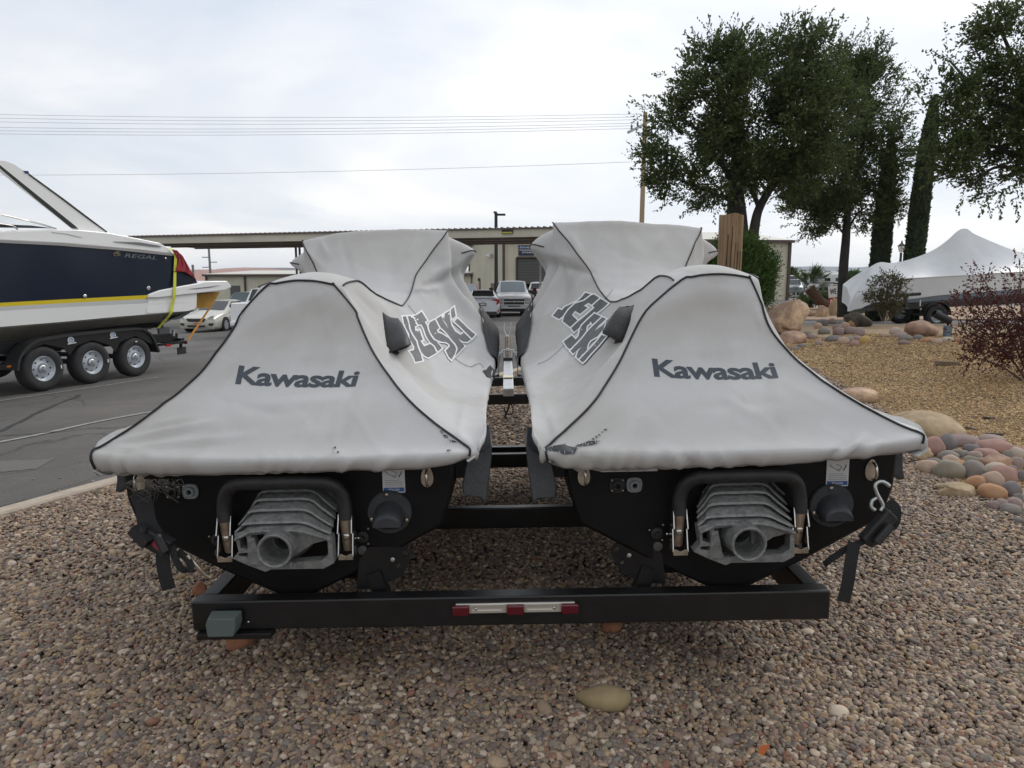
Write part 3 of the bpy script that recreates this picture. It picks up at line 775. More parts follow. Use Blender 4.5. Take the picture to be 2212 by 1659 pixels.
# ---- maker's name across each seat end
def kaw(C, pa, pb, capv, lean, sag):
    vs, fs = text_geo('Kawasaki', 0.029, 0.0, 3, 0.93)
    x0 = min(p[0] for p in vs); x1 = max(p[0] for p in vs); y1 = max(p[1] for p in vs); y0 = min(p[1] for p in vs)
    bm = bmesh.new(); vv = []
    for a, b in vs:
        t = (a-x0)/(x1-x0); h = (b-0.0)/(0.70)
        u = pa[0]+(pb[0]-pa[0])*t+lean(t)*h; v = pa[1]+(pb[1]-pa[1])*t+sag*4*t*(1-t)-capv(t)*h
        vv.append(bm.verts.new((u, v, 0)))
    for f in fs:
        try: bm.faces.new([vv[i] for i in f])
        except ValueError: pass
    return decal_bm(C, bm, 'maker_lettering', M_print, 0.0013, 5.0)
kaw(covL, (508.5, 828), (769, 834), lambda t: 38-5*t, lambda t: 8+2*t, 4)
kaw(covR, (1413, 812), (1682, 815.5), lambda t: 37-4*t, lambda t: -5-6*t, 5)

# ---- sloping block letters on the inner flank of each cover (traced outlines)
def m5(poly): return [((1500+x/4.74)/1.8517, (1150+y/4.74)/1.8517) for x, y in poly]
def m6(poly): return [((2150+x/4.609)/1.8517, (1120+y/4.609)/1.8517) for x, y in poly]
JS_L = dict(
 J=[(520, 552), (580, 552), (600, 610), (640, 680), (668, 790), (690, 850), (740, 935), (800, 1040), (830, 1160), (895, 1390), (760, 1420), (735, 1345), (695, 1270), (650, 1215), (735, 1190), (742, 1130), (700, 1060), (655, 990), (640, 880), (590, 790), (545, 680)],
 E=[(612, 552), (705, 550), (730, 600), (800, 722), (748, 745), (755, 830), (835, 820), (900, 1000), (850, 1020), (925, 1125), (1040, 1078), (1105, 1130), (1170, 1240), (1005, 1338), (930, 1300), (870, 1230), (825, 1120), (800, 1020), (720, 900), (670, 790), (650, 690)],
 T=[(722, 548), (780, 535), (875, 465), (980, 635), (935, 665), (1000, 770), (1050, 905), (1120, 1000), (1262, 1160), (1180, 1225), (1120, 1110), (1040, 1050), (960, 930), (915, 790), (870, 705), (810, 715), (760, 620)],
 S=[(1128, 622), (1220, 770), (1160, 820), (1180, 870), (1250, 890), (1330, 940), (1455, 1030), (1520, 1090), (1560, 1180), (1440, 1385), (1395, 1340), (1330, 1215), (1412, 1130), (1400, 1090), (1340, 1050), (1230, 1040), (1120, 985), (1070, 920), (1020, 820), (1002, 735), (1030, 670)],
 K=[(1148, 610), (1242, 553), (1290, 660), (1385, 800), (1300, 610), (1310, 510), (1400, 455), (1405, 600), (1440, 740), (1510, 850), (1610, 915), (1680, 865), (1810, 1000), (1740, 1050), (1660, 1045), (1565, 985), (1690, 1130), (1505, 1335), (1560, 1180), (1520, 1090), (1455, 1020), (1350, 880), (1230, 770)],
 I=[(1550, 605), (1640, 690), (1740, 790), (1890, 912), (1825, 985), (1720, 880), (1600, 760), (1490, 665)],
 dot=[(1420, 440), (1482, 385), (1500, 500), (1512, 560), (1455, 615), (1425, 540)])
JS_R = dict(
 J=[(885, 238), (985, 265), (860, 380), (700, 430), (590, 550), (480, 660), (400, 722), (285, 660), (385, 535), (455, 560), (510, 500), (640, 440), (740, 395), (820, 320)],
 E=[(1000, 285), (1050, 272), (1165, 345), (1015, 470), (945, 425), (860, 480), (930, 515), (790, 630), (700, 575), (640, 650), (745, 755), (620, 882), (475, 770), (500, 670), (575, 560), (700, 440), (860, 390)],
 T=[(1172, 350), (1312, 440), (1240, 510), (1120, 600), (1000, 690), (870, 800), (780, 890), (680, 968), (628, 895), (740, 790), (900, 660), (1060, 520), (1030, 475)],
 S=[(1060, 628), (1205, 695), (1045, 840), (990, 805), (920, 860), (910, 950), (830, 1090), (750, 1190), (640, 1310), (560, 1260), (490, 1150), (640, 1035), (715, 1110), (770, 1050), (790, 930), (830, 850), (930, 750)],
 K=[(1212, 700), (1280, 735), (1150, 850), (1065, 960), (1220, 850), (1262, 800), (1235, 920), (1130, 1050), (990, 1130), (945, 1200), (925, 1290), (955, 1310), (780, 1490), (730, 1435), (760, 1340), (835, 1240), (670, 1380), (620, 1325), (750, 1190), (850, 1080), (960, 940), (1050, 850)],
 I=[(1205, 1030), (1280, 1060), (1150, 1220), (1000, 1380), (900, 1500), (850, 1545), (790, 1495), (950, 1330), (1100, 1170)])
for C, D_, f in ((covL, JS_L, m5), (covR, JS_R, m6)):
    for q_, (k, poly) in enumerate(D_.items()):
        pp = f(poly); o_ = .0014+.0011*q_
        decal(C, [offset_poly(pp, 3.0)], 'letter_border', M_white, o_, 5)
        decal(C, [pp], 'block_letter', M_print2, o_+.0006, 5)

# ---- thin seam running over the flank
def seam(C, pix, rad=0.0011, name='flank_seam', m=None):
    P = [C.hit(q.x, q.y, 0.0035) for q in crom([(a, b, 0) for a, b in pix], 8)]
    P = [C.Mi @ p for p in P if p is not None]
    if len(P) > 3: MB().tube(P, rad, 4).build(name, m or M_ink, C.root)
seam(covL, m5([(615, 335), (745, 490), (900, 680), (1040, 880), (1170, 1050), (1340, 1190), (1500, 1345), (1640, 1450), (1790, 1510), (1900, 1470), (1990, 1455), (2050, 1530)]))
seam(covR, m6([(1385, 180), (1300, 300), (1150, 480), (960, 680), (800, 880), (640, 1050), (520, 1190), (330, 1370), (180, 1490), (0, 1565)]))
# ---- black strap patch on the left cover's flank
decal(covL, [[((1900+x/3.0167)/1.8517, (1300+y/3.0167)/1.8517) for x, y in [(88, 560), (130, 550), (180, 497), (272, 605), (205, 672), (140, 625)]]], 'strap_patch', M_mesh, 0.006, 6)

# ---- vent scoops on the inner flanks: half cones opening towards the stern
def scoop(C, f, base, outer, lip):
    NA = 12; rings = []; k = len(base)
    B = [Vector((*p, 0)) for p in f(base)]; O = [Vector((*p, 0)) for p in f(outer)]
    for i in range(k):
        a = C.hit(B[i].x, B[i].y, -0.004); b = C.hit(O[i].x, O[i].y, -0.004)
        if a is None or b is None: continue
        hb = b; rb = ray(O[i].x, O[i].y); b = CAMP+rb*((a-CAMP).dot(Vector((0, CP, -SP)))*1.03)
        tocam = (CAMP-a).normalized(); wdt = (b-a).length
        mid = (a+b)/2; nrm = tocam-(b-a).normalized()*tocam.dot((b-a).normalized()); nrm.normalize()
        ring = []
        for q in range(NA+1):
            t = q/NA; ring.append(C.Mi @ (a.lerp(b, t)+nrm*(wdt*0.42*math.sin(math.pi*t)**0.8)))
        ring.append(C.Mi @ hb); rings.append(ring)
    mb = MB(); mb.loft(rings, cap=False, close=False)
    o = mb.build('vent_scoop', M_blackp, C.root, smooth=60)
    sd = o.modifiers.new('wall', 'SOLIDIFY'); sd.thickness = 0.004
    end = rings[-1]; inn = [p.lerp(q, 0.06) for p, q in zip(end, rings[-2])]
    mb = MB(); mb.add(inn, [tuple(range(len(inn)))]); mb.build('scoop_throat', mat('scoop_dark', (0.006,)*3, 0.8), o, smooth=0)
    for s_ in (0.3, 0.5, 0.7):
        a = end[0].lerp(end[-1], s_); i = int(s_*NA); b = end[i]
        mb = MB(); mb.bar(a+(rings[-2][0]-end[0])*0.05, a.lerp(b, 0.92)+(rings[-2][0]-end[0])*0.05, 0.004, 0.012); mb.build('scoop_slat', M_blackp, o, smooth=0)
    # mounting flange under the hood
    MB().add([C.Mi @ C.hit(*p, 0.004) for p in [tuple(q) for q in f(lip)] if C.hit(*p) is not None], [tuple(range(len(lip)))]).build('scoop_flange', M_blackp, o, smooth=0)
scoop(covL, m5, [(150, 462), (160, 600), (180, 760), (205, 920), (232, 1070), (272, 1235)], [(205, 530), (360, 600), (455, 700), (530, 800), (590, 920), (660, 1090)], [(272, 1235), (430, 1290), (450, 1240), (430, 1215), (300, 1200)])
scoop(covR, m6, [(1795, 410), (1760, 560), (1720, 730), (1670, 880), (1620, 1020), (1560, 1150)], [(1745, 465), (1580, 510), (1450, 610), (1350, 730), (1270, 850), (1208, 960)], [(1560, 1150), (1415, 1188), (1430, 1150), (1440, 1120), (1530, 1110)])

# ---- frayed tears
def c7(poly): return [((2100+x/5.53)/1.8517, (1700+y/5.53)/1.8517) for x, y in poly]
def tear(C, polys, nthr, seed, name='frayed_tear'):
    t = decal(C, polys, name, M_exposed, 0.0035, 5); t['kind'] = 'stuff'
    rnd = random.Random(seed); mb = MB()
    for poly in polys:
        xs = [p[0] for p in poly]; ys = [p[1] for p in poly]; big = max(xs)-min(xs)
        for _ in range(max(3, int(nthr*big/80))):
            i = rnd.randrange(len(poly)); a = Vector(poly[i]).lerp(Vector(poly[(i+1) % len(poly)]), rnd.random())
            c = Vector((sum(xs)/len(xs), sum(ys)/len(ys)))
            j = min(range(len(poly)), key=lambda q: (Vector(poly[q])-a).length+(30 if q == i else 0)*rnd.random())
            b = a+Vector((rnd.uniform(-3, 3), rnd.uniform(-6, 6)))
            P = [C.hit(*a.lerp(b, k/3), 0.005+0.006*math.sin(math.pi*k/3)*rnd.random()) for k in range(4)]
            P = [C.Mi @ p for p in P if p is not None]
            if len(P) > 2 and (P[0]-P[-1]).length < 0.08: mb.tube(P, 0.0006, 3, cap=False)
    if mb.v: mb.build('frayed_threads', M_thread, t, smooth=0)['kind'] = 'stuff'
tear(covR, [c7([(430, 600), (480, 545), (560, 505), (640, 470), (870, 440), (930, 480), (1060, 505), (1180, 510), (1150, 560), (1120, 590), (1080, 650), (1000, 640), (870, 655), (780, 605), (680, 590), (560, 575)]),
            c7([(1100, 490), (1160, 450), (1300, 420), (1400, 365), (1500, 365), (1655, 360), (1600, 405), (1500, 445), (1380, 465), (1220, 475)])], 34, 3)
tear(covR, [c7(p) for p in ([(1460, 325), (1500, 305), (1550, 320), (1500, 340)], [(1530, 275), (1580, 255), (1620, 280), (1570, 295)], [(1600, 235), (1640, 215), (1680, 235), (1640, 250)], [(1680, 165), (1710, 155), (1725, 170), (1700, 182)], [(1730, 120), (1790, 95), (1825, 115), (1780, 138)])], 10, 4, 'worn_holes')
def c8(poly): return [((1300+x/1.843)/1.8517, (1700+y/1.843)/1.8517) for x, y in poly]
tear(covL, [c8(p) for p in ([(60, 170), (78, 162), (82, 176), (66, 182)], [(85, 198), (105, 202), (100, 213), (88, 208)], [(50, 205), (68, 203), (66, 208)], [(895, 190), (920, 186), (930, 195), (900, 198)])], 20, 5, 'worn_holes')
tear(covL, [c8(p) for p in ([(845, 40), (862, 50), (872, 68), (858, 62)], [(868, 72), (900, 80), (912, 100), (880, 92)], [(905, 108), (950, 118), (985, 130), (940, 130)])], 25, 6, 'worn_holes')
# ------------------------------------------------------------------ the two hulls (one built, one copied)
def make_ski(cx, dz, label):
    root = thing('personal_watercraft', label, 'watercraft', (cx, 2.31, 0.36+dz), TILT, 'black personal watercraft on the trailer')
    # hull: V bottom, hard chine, flared side
    hy = [0, 0.4, 1.2, 2.0, 2.5, 2.85, 3.1, 3.22]
    kz = [-.065, -.065, -.06, -.03, .04, .16, .32, .42]; cw = [.52, .525, .53, .50, .40, .25, .10, .02]; cz = [.21, .21, .215, .24, .29, .36, .43, .46]
    tw = [.565, .57, .575, .57, .50, .36, .17, .04]; tz = [.445, .45, .48, .54, .57, .58, .58, .58]
    rings = []
    for y, a, b, c, d, e_ in zip(hy, kz, cw, cz, tw, tz):
        h = [(0, a), (b*0.5, a+(c-a)*0.47), (b, c), ((b+d)/2+.012, (c+e_)/2-.01), (d, e_)]
        ring = [Vector((-x, y, z)) for x, z in h[::-1]]+[Vector((x, y, z)) for x, z in h[1:]]
        rings.append(ring)
    hull = MB().loft(rings, cap=True).build('hull', M_black, root, smooth=30, bevel=0.012)
    # raised rim plate of the pump tunnel
    P2 = 2.326e-4
    def pc(px, py, y): return Vector(((px-1110)*P2, y, 0.20-(py-960)*P2))
    # ---- reboarding step
    tube = crom([pc(270, 690, -.075), pc(266, 470, -.07), pc(330, 260, -.075), pc(480, 140, -.085), pc(700, 112, -.09), pc(1120, 108, -.092), pc(1560, 112, -.09), pc(1800, 150, -.085), pc(1930, 280, -.075), pc(1985, 470, -.07), pc(1995, 690, -.075)], 6)
    step = MB().tube(tube, 0.0235, 14).build('reboarding_step', M_blackp, root, smooth=60)
    for sg, px in ((-1, 270), (1, 1990)):
        mb = MB()
        mb.tube([pc(px, 670, -.075), pc(px, 980, -.06), pc(px, 1160, -.05)], 0.0185, 12); mb.build('step_post', M_brushed, step, smooth=60)
        mb = MB()
        for s2 in (-1, 1):
            pl = [(px+s2*92, 640), (px+s2*100, 900), (px+s2*104, 1230)]
            for a, b in zip(pl, pl[1:]):
                mb.bar(pc(*a, -.055), pc(*b, -.075), 0.0035, 0.05, up=(0, 1, 0))
        mb.build('step_bracket', M_chrome, step, smooth=0)
        mb = MB(); mb.prism([(px-104, 1170), (px-60, 1175), (px, 1205), (px+60, 1175), (px+104, 1170), (px+104, 1258), (px-104, 1258)], lambda a, b, t: pc(a, b, -.10)+Vector((0, t, 0)), 0.006); mb.build('bracket_foot', M_brushed, step, smooth=0, bevel=.001)
        MB().ball(pc(px, 940, -.078), (.013, .006, .013), 2).build('bracket_bolt', M_chrome, step, smooth=60)
        for s2 in (-1, 1): MB().ball(pc(px+s2*128, 1045, -.03), .006, 1).build('bracket_rivet', M_chrome, step, smooth=60)
    # ---- jet pump
    E = [[(660, 420), (800, 228), (1570, 222), (1850, 470)], [(560, 600), (780, 290), (1500, 285), (1850, 590)], [(525, 650), (750, 380), (1480, 375), (1845, 660)],
         [(500, 690), (700, 500), (1450, 495), (1835, 745)], [(478, 770), (640, 648), (1430, 640), (1825, 815)], [(490, 850), (745, 745), (1385, 742), (1832, 880)]]
    yk = [-.02, -.045, -.07, -.095, -.118, -.135]; rings = []
    def edge(e_, y, sh=1.0, dz=0.0):
        o = crom([pc(1130+(a-1130)*sh, b, y)+Vector((0, 0, dz)) for a, b in (e_[0], ((e_[0][0]+e_[1][0])/2, (e_[0][1]+e_[1][1])/2-6), e_[1], ((e_[1][0]+e_[2][0])/2, (e_[1][1]+e_[2][1])/2-10), e_[2], ((e_[2][0]+e_[3][0])/2, (e_[2][1]+e_[3][1])/2-6), e_[3])], 3)
        return o
    for i, (e_, y) in enumerate(zip(E, yk)):
        rings.append(edge(e_, y)); rings.append(edge(e_, y-.004, 1.0, -.007))
        if i < 5: rings.append(edge(e_, y+.024, .95, -.010))
    pump = MB().loft(rings, cap=False, close=False).build('jet_pump', M_alu, root, smooth=25)
    sd = pump.modifiers.new('wall', 'SOLIDIFY'); sd.thickness = 0.008
    mb = MB()
    mb.prism([(478, 800), (600, 770), (745, 745), (880, 765), (1110, 770), (1385, 742), (1640, 800), (1832, 880), (1850, 1255), (1700, 1335), (960, 1335), (880, 1368), (640, 1270), (430, 1165), (520, 1060), (490, 890)],
             lambda a, b, t: pc(a, b, -.125)+Vector((0, t, 0)), 0.045,
             holes=[[(540, 880), (640, 840), (660, 1040), (550, 1010)], [(700, 830), (880, 810), (1350, 820), (1640, 870), (1775, 935), (1775, 1140), (1680, 1215), (1350, 1235), (960, 1240), (880, 1250), (820, 1180)], [(520, 1090), (650, 1080), (640, 1150), (520, 1130)]])
    mb.build('pump_frame', M_alu, pump, smooth=0, bevel=.003)
    rot = Matrix.Translation(pc(1112, 965, 0)) @ Matrix.Rotation(R(90), 4, 'X')
    mb = MB(); mb.lathe([(.086, -.0), (.080, .05), (.060, .11), (.0555, .165), (.0565, .185), (.0535, .188), (.0475, .185), (.046, .12), (.040, .09), (.033, .085), (.030, .02)], rot, 28, cap=False)
    mb.build('nozzle', M_alu, pump, smooth=45)
    mb = MB(); mb.lathe([(.034, .02), (.0, .02)], rot, 20, cap=False); mb.build('nozzle_bore', mat('bore_dark', (.006,)*3, .9), pump, smooth=0)
    mb = MB(); mb.prism([(1230, 765), (1500, 800), (1780, 880), (1770, 935), (1560, 985), (1450, 1060), (1330, 1130), (1250, 1100)], lambda a, b, t: pc(a, b, -.115)+Vector((0, t, 0)), 0.03)
    mb.build('nozzle_fin', M_alu, pump, smooth=0, bevel=.004)
    mb = MB(); mb.prism([(660, 860), (760, 850), (830, 1180), (880, 1260), (640, 1260)], lambda a, b, t: pc(a, b, -.13)+Vector((0, t, 0)), 0.03); mb.build('frame_strut', M_alu, pump, smooth=0, bevel=.004)
    MB().tube([pc(1270, 1180, -.15), pc(1265, 1240, -.15)], .008, 8).build('steering_lug', M_alu, pump)
    # ---- fittings on the transom (x, z local)
    ty = -0.004
    def bolt(x, z, par, r=.006, y=-.012, m=M_brushed): MB().ball((x, y, z), (r, r*.6, r), 1).build('bolt', m, par, smooth=60)
    rx = lambda x, z, y=0: Matrix.Translation((x, y, z)) @ Matrix.Rotation(R(90), 4, 'X')
    # exhaust outlet: flange and hooded snout
    ex, ez = 0.34, 0.262
    fl = MB().lathe([(.076, 0), (.077, .006), (.073, .012), (.0, .012)], rx(ex, ez), 28).build('exhaust_outlet', M_dkgrey, root, smooth=35)
    rings = []
    for k in range(8):
        # hooded snout: a dome that opens downwards and back
        t = k/7; rr = .052*(1-.10*t); yy = -.012-.062*math.sin(t*1.45); zc = ez-.010-.022*t
        rings.append([Vector((ex+rr*math.cos(a), yy+(.040*t if math.sin(a) < -.25 else 0), zc+rr*((1.0-.30*t) if math.sin(a) > 0 else .62-.1*t)*math.sin(a))) for a in [2*math.pi*q/24 for q in range(24)]])
    mb = MB(); mb.loft(rings, cap=False); tip = [p*1 for p in rings[-1]]; cen = sum(tip, Vector())/24
    up_ = [p for p in tip if p.z > cen.z-.004]
    mb.add(up_, [tuple(range(len(up_)))]); mb.build('exhaust_snout', M_dkgrey, fl, smooth=75, bevel=.003)
    lw = [p.lerp(cen, .06)+Vector((0, .006, 0)) for p in tip if p.z <= cen.z+.004]
    mb = MB(); mb.add(lw, [tuple(range(len(lw)))]); mb.build('exhaust_bore', mat('bore_dark', (.006,)*3, .9), fl, smooth=0)
    for a in (96, 200, 335): bolt(ex+.064*math.cos(R(a)), ez+.064*math.sin(R(a)), fl, .0095, -.014)
    # tow eyes
    for x in (-.505, .472):
        ey = MB().prism([(math.cos(a)*.021*(1-.25*math.sin(a)), math.sin(a)*.038) for a in [2*math.pi*q/18 for q in range(18)]], lambda a, b, t: Vector((x+a, -t, .385+b)), .006).build('tow_eye', M_brushed, root, smooth=30, bevel=.0015)
        MB().tube(crom([(x+.001, -.004, .412), (x+.001, -.03, .405), (x+.002, -.036, .38), (x+.002, -.03, .362), (x+.002, -.004, .355)], 5), .0045, 8).build('eye_loop', M_chrome, ey, smooth=60)
    # bilge and flush fittings
    for x, m, nm in ((-.392, M_blackp, 'bilge_fitting'), (-.334, mat('light_grey_plastic', (.20, .215, .225), .5), 'flush_fitting')):
        f = MB().prism([(c*(.026 if abs(abs(c)-abs(s_)) < .75 else .027), s_*.026) for c, s_ in [(math.copysign(abs(math.cos(a))**.6, math.cos(a)), math.copysign(abs(math.sin(a))**.6, math.sin(a))) for a in [2*math.pi*q/24 for q in range(24)]]], lambda a, b, t: Vector((x+a, -t, .347+b)), .008).build(nm, m, root, smooth=30, bevel=.002)
        MB().lathe([(.017, .006), (.016, .018), (.009, .019), (.008, .008)], rx(x, .347), 16, cap=False).build('hose_spigot', m, f, smooth=50)
        MB().lathe([(.0085, .0105), (.0, .0105)], rx(x, .347), 12, cap=False).build('spigot_bore', mat('bore_dark', (.006,)*3, .9), f, smooth=0)
        for a in (45, 135, 225, 315): bolt(x+.026*math.cos(R(a)), .347+.026*math.sin(R(a)), f, .0042, -.009)
    # drain plugs and bolts low on the transom
    for x in (-.255, .245):
        f = MB().lathe([(.022, 0), (.021, .012), (.008, .014), (.0, .006)], rx(x, .175), 16).build('drain_plug', M_blackp, root, smooth=40)
        MB().lathe([(.017, 0), (.016, .01), (.0, .012)], rx(x+.004*(1 if x < 0 else -1), .128), 14).build('drain_cap', mat('worn_cap', (.12,)*3, .35, .5), f, smooth=40)
        for q in ((.02, .03), (-.026, .012), (.018, -.024)): bolt(x+q[0], .175+q[1], f, .0045, -.010)
    # notice plate: printed upside down as in the photo
    sx = .358
    st = MB().prism([(-.036, -.046), (.036, -.046), (.038, -.043), (.038, .07), (-.038, .07), (-.038, -.043)], lambda a, b, t: Vector((sx+a, -.001-t, .375+b)), .0015).build('notice_sticker', M_sticker, root, smooth=0)
    MB().add([(sx-.035, -.004, .333), (sx+.035, -.004, .333), (sx+.035, -.004, .3475), (sx-.035, -.004, .3475)], [(0, 1, 2, 3)]).build('notice_band', M_blue, st, smooth=0)
    text_obj('NOTICE', lambda a, b: Vector((sx+.019-a, -.005, .3445-b)), 'notice_word', M_sticker, st, .02, .15, .038, .0085)
    for k in range(4):
        MB().add([(sx-.031, -.004, .352+k*.0065), (sx+.031-(.012 if k == 3 else 0), -.004, .352+k*.0065), (sx+.031-(.012 if k == 3 else 0), -.004, .3545+k*.0065), (sx-.031, -.004, .3545+k*.0065)], [(0, 1, 2, 3)]).build('notice_line', mat('sticker_grey', (.34,)*3, .5), st, smooth=0)
    mb = MB(); mb.tube(crom([(sx+.027, -.004, .404), (sx+.026, -.004, .396), (sx+.020, -.004, .389)], 4), .0016, 4); mb.add([(sx+.022, -.0045, .384), (sx+.016, -.0045, .384), (sx+.022, -.0045, .392)], [(0, 1, 2)]); mb.build('notice_arrow', M_ink, st, smooth=0)
    mb = MB(); mb.tube(crom([(sx-.028, -.004, .405), (sx-.012, -.004, .392), (sx+.004, -.004, .388), (sx+.012, -.004, .398), (sx-.006, -.004, .406)], 5), .0012, 4); mb.tube([(sx-.006, -.004, .39), (sx+.002, -.004, .382), (sx+.01, -.004, .386)], .0012, 4); mb.build('notice_drawing', mat('sticker_grey', (.34,)*3, .5), st, smooth=0)
    # sponsons: stabiliser blades along both sides
    for s_ in (-1, 1):
        rr = []
        for y, dzz, k in ((.13, 0, .93), (.145, 0, 1), (.25, .02, 1), (.55, .05, .97), (.72, .075, .8)):
            pr = [(.535, .335), (.60, .335), (.655, .302), (.672, .306), (.662, .345), (.655, .45), (.62, .468), (.54, .47)]
            c_ = (.60, .39)
            rr.append([Vector((s_*(c_[0]+(a-c_[0])*k), y, c_[1]+(b-c_[1])*k+dzz)) for a, b in pr])
        spn = MB().loft(rr, cap=True).build('sponson', M_dkgrey, root, smooth=25, bevel=.004)
    return root
skiL = make_ski(-0.755, -0.011, 'black personal watercraft under the grey cover, left on the trailer')
skiR = copy_tree(skiL); skiR.location = (0.755, 2.31, 0.372)
skiR['label'] = 'black personal watercraft under the grey cover, right on the trailer, steel hook at its edge'
# a second, wider notice shows on the right one only
st = MB().prism([(-.095, -.012), (.095, -.012), (.098, -.009), (.098, .03), (-.098, .03), (-.098, -.009)], lambda a, b, t: Vector((-.352+a, -.001-t, .405+b)), .0015).build('warning_strip', M_sticker, skiR, smooth=0)
for k in range(2): MB().add([(-.442, -.004, .397+k*.007), (-.262-.05*(1-k), -.004, .397+k*.007), (-.262-.05*(1-k), -.004, .4+k*.007), (-.442, -.004, .4+k*.007)], [(0, 1, 2, 3)]).build('notice_line', mat('sticker_grey', (.34,)*3, .5), st, smooth=0)

M_guide = mat('side_guide_rubber', (0.055, 0.060, 0.066), 0.5, var=0.35, vscale=10, bump=0.15, bscale=90)
# ------------------------------------------------------------------ trailer
tr = thing('double_trailer', 'black steel trailer with galvanised tongue carrying the two covered watercraft', 'trailer', (0, 2.22, 0.25), TILT)
def tb(name, c, size, m=M_steel, bev=.006, parent=None): return MB().box(c, size).build(name, m, parent or tr, smooth=30, bevel=bev)
# local frame: y forward from the rear beam, z up from its underside
rb = tb('rear_beam', (0, 0.03, 0.05), (2.15, 0.06, 0.104))
tb('cross_beam', (0, 0.955, 0.05), (2.02, 0.05, 0.10)); tb('cross_beam', (0, 1.985, 0.055), (2.02, 0.05, 0.085))
tb('cross_beam', (0, 4.12, 0.075), (1.5, 0.05, 0.095)); tb('cross_beam', (0, 5.0, 0.11), (1.0, 0.05, 0.09))
for s_ in (-1, 1):
    mb = MB(); mb.bar((s_*1.035, 0.06, 0.05), (s_*1.035, 3.1, 0.05), .06, .10); mb.bar((s_*1.035, 3.1, .05), (s_*.12, 5.3, .11), .05, .09)
    mb.build('side_rail', M_steel, tr, smooth=30, bevel=.005)
    for k in (-1, 1):
        mb = MB(); mb.bar((s_*.755+k*.17, .22, .10), (s_*.755+k*.17, 2.6, .13), .09, .05); mb.build('bunk', mat('bunk_carpet', (.007,)*3, .95, bump=.5, bscale=300), tr, smooth=30, bevel=.008)
        for y in (.955, 1.985): tb('bunk_post', (s_*.755+k*.17, y, .11), (.05, .05, .05))
    # drilled bracket plate standing between the hulls
    ox = s_*.445
    pl = [(-.092, -.085), (-.078, .02), (-.045, .065), (.085, .055), (.102, .035), (.085, -.01), (.06, -.05), (-.02, -.085)]
    hole = lambda cx, cz, r=.009: [(cx+r*math.cos(a), cz+r*math.sin(a)) for a in [2*math.pi*q/10 for q in range(10)]]
    f3 = lambda a, b, t: Vector((ox-s_*a, .09+t+.12*a, .185+b))
    bp_ = MB().prism(pl, f3, .008, holes=[hole(.035, .015), hole(.055, -.012), hole(.078, .035)]).build('bunk_bracket', M_steel, tr, smooth=0, bevel=.001)
    MB().ball(f3(.035, .015, -.002), (.009, .004, .009), 1).build('bolt', mat('light_bolt', (.4,)*3, .4, .6), bp_, smooth=60)
    MB().bar((ox, .10, .05), (ox-s_*-.03, .10, .16), .05, .05).build('bracket_leg', M_steel, bp_, smooth=0)
    # wheel and guard, under the craft
    wx = s_*1.02
    whl = MB().lathe([(.0, -.09), (.15, -.09), (.20, -.085), (.265, -.07), (.275, -.04), (.275, .04), (.265, .07), (.20, .085), (.15, .09), (.0, .09)], Matrix.Translation((wx, 2.35, .03)) @ Matrix.Rotation(R(90), 4, 'Y'), 28).build('wheel', mat('tyre_rubber', (.022, .022, .023), .8, var=.2, vscale=12, bump=.3, bscale=60), tr, smooth=35)
    MB().lathe([(.0, -.095), (.13, -.095), (.15, -.092), (.15, .092), (.13, .095), (0, .095)], Matrix.Translation((wx, 2.35, .03)) @ Matrix.Rotation(R(90), 4, 'Y'), 24).build('rim', M_galv, whl, smooth=35)
MB().bar((-1.0, 2.35, .03), (1.0, 2.35, .03), .05, .05).build('axle', M_steel, tr, smooth=0)
# tongue, winch chain, coupler and jack
tg = MB(); tg.bar((0, 4.06, .145), (0, 6.1, .185), .098, .075); tg.build('tongue', M_galv, tr, smooth=0, bevel=.006)
MB().box((0, 4.7, .205), (.1, .16, .004), None).build('tongue_label', mat('cream_label', (.62, .58, .42), .5), tr, smooth=0)
cp = MB(); cp.bar((0, 5.95, .21), (0, 6.35, .235), .11, .09); cp.ball((0, 6.42, .22), (.065, .08, .06), 2); cp.build('coupler', M_steel, tr, smooth=40, bevel=.006)
jk = MB(); jk.tube([(0, 6.05, .08), (0, 6.05, .50)], .032, 12); jk.build('jack', M_chrome, tr, smooth=50)
mb = MB(); mb.tube(crom([(-.04, 6.05, .66), (-.035, 6.05, .56), (0, 6.05, .50), (.035, 6.05, .56), (.04, 6.05, .66)], 4), .008, 6); mb.build('jack_handle', M_galv, tr, smooth=50)
for k in range(9):
    t = k/8; x = -.11+.22*t; z = .30+.055*math.sin(math.pi*t)
    rot = Matrix.Rotation(R(90*(k % 2)), 3, 'X'); ring = []
    for q in range(10):
        a = 2*math.pi*q/10; p = rot @ Vector((.022*math.cos(a), 0, .013*math.sin(a))); ring.append(Vector((x, 5.92, z))+p)
    MB().tube(ring, .005, 6, closed=True).build('chain_link', M_galv, tr, smooth=60)
for sx_ in (-1, 1):
    MB().tube(crom([(sx_*.09, 5.92, .29), (sx_*.11, 5.85, .17), (sx_*.10, 5.6, .06), (sx_*.06, 5.3, .07)], 5), .006, 6).build('safety_cable', M_steel, tr, smooth=60)
mb = MB(); mb.tube(crom([(.01, 4.14, .03), (-.01, 4.12, -.03), (-.035, 4.10, -.08), (-.02, 4.1, -.10)], 5), .010, 6); mb.tube(crom([(.02, 4.14, .03), (.04, 4.13, -.03), (.02, 4.12, -.07), (-.03, 4.11, -.05), (-.04, 4.12, .0)], 5), .006, 6)
mb.build('wiring_tail', M_web, tr, smooth=60)['kind'] = 'stuff'
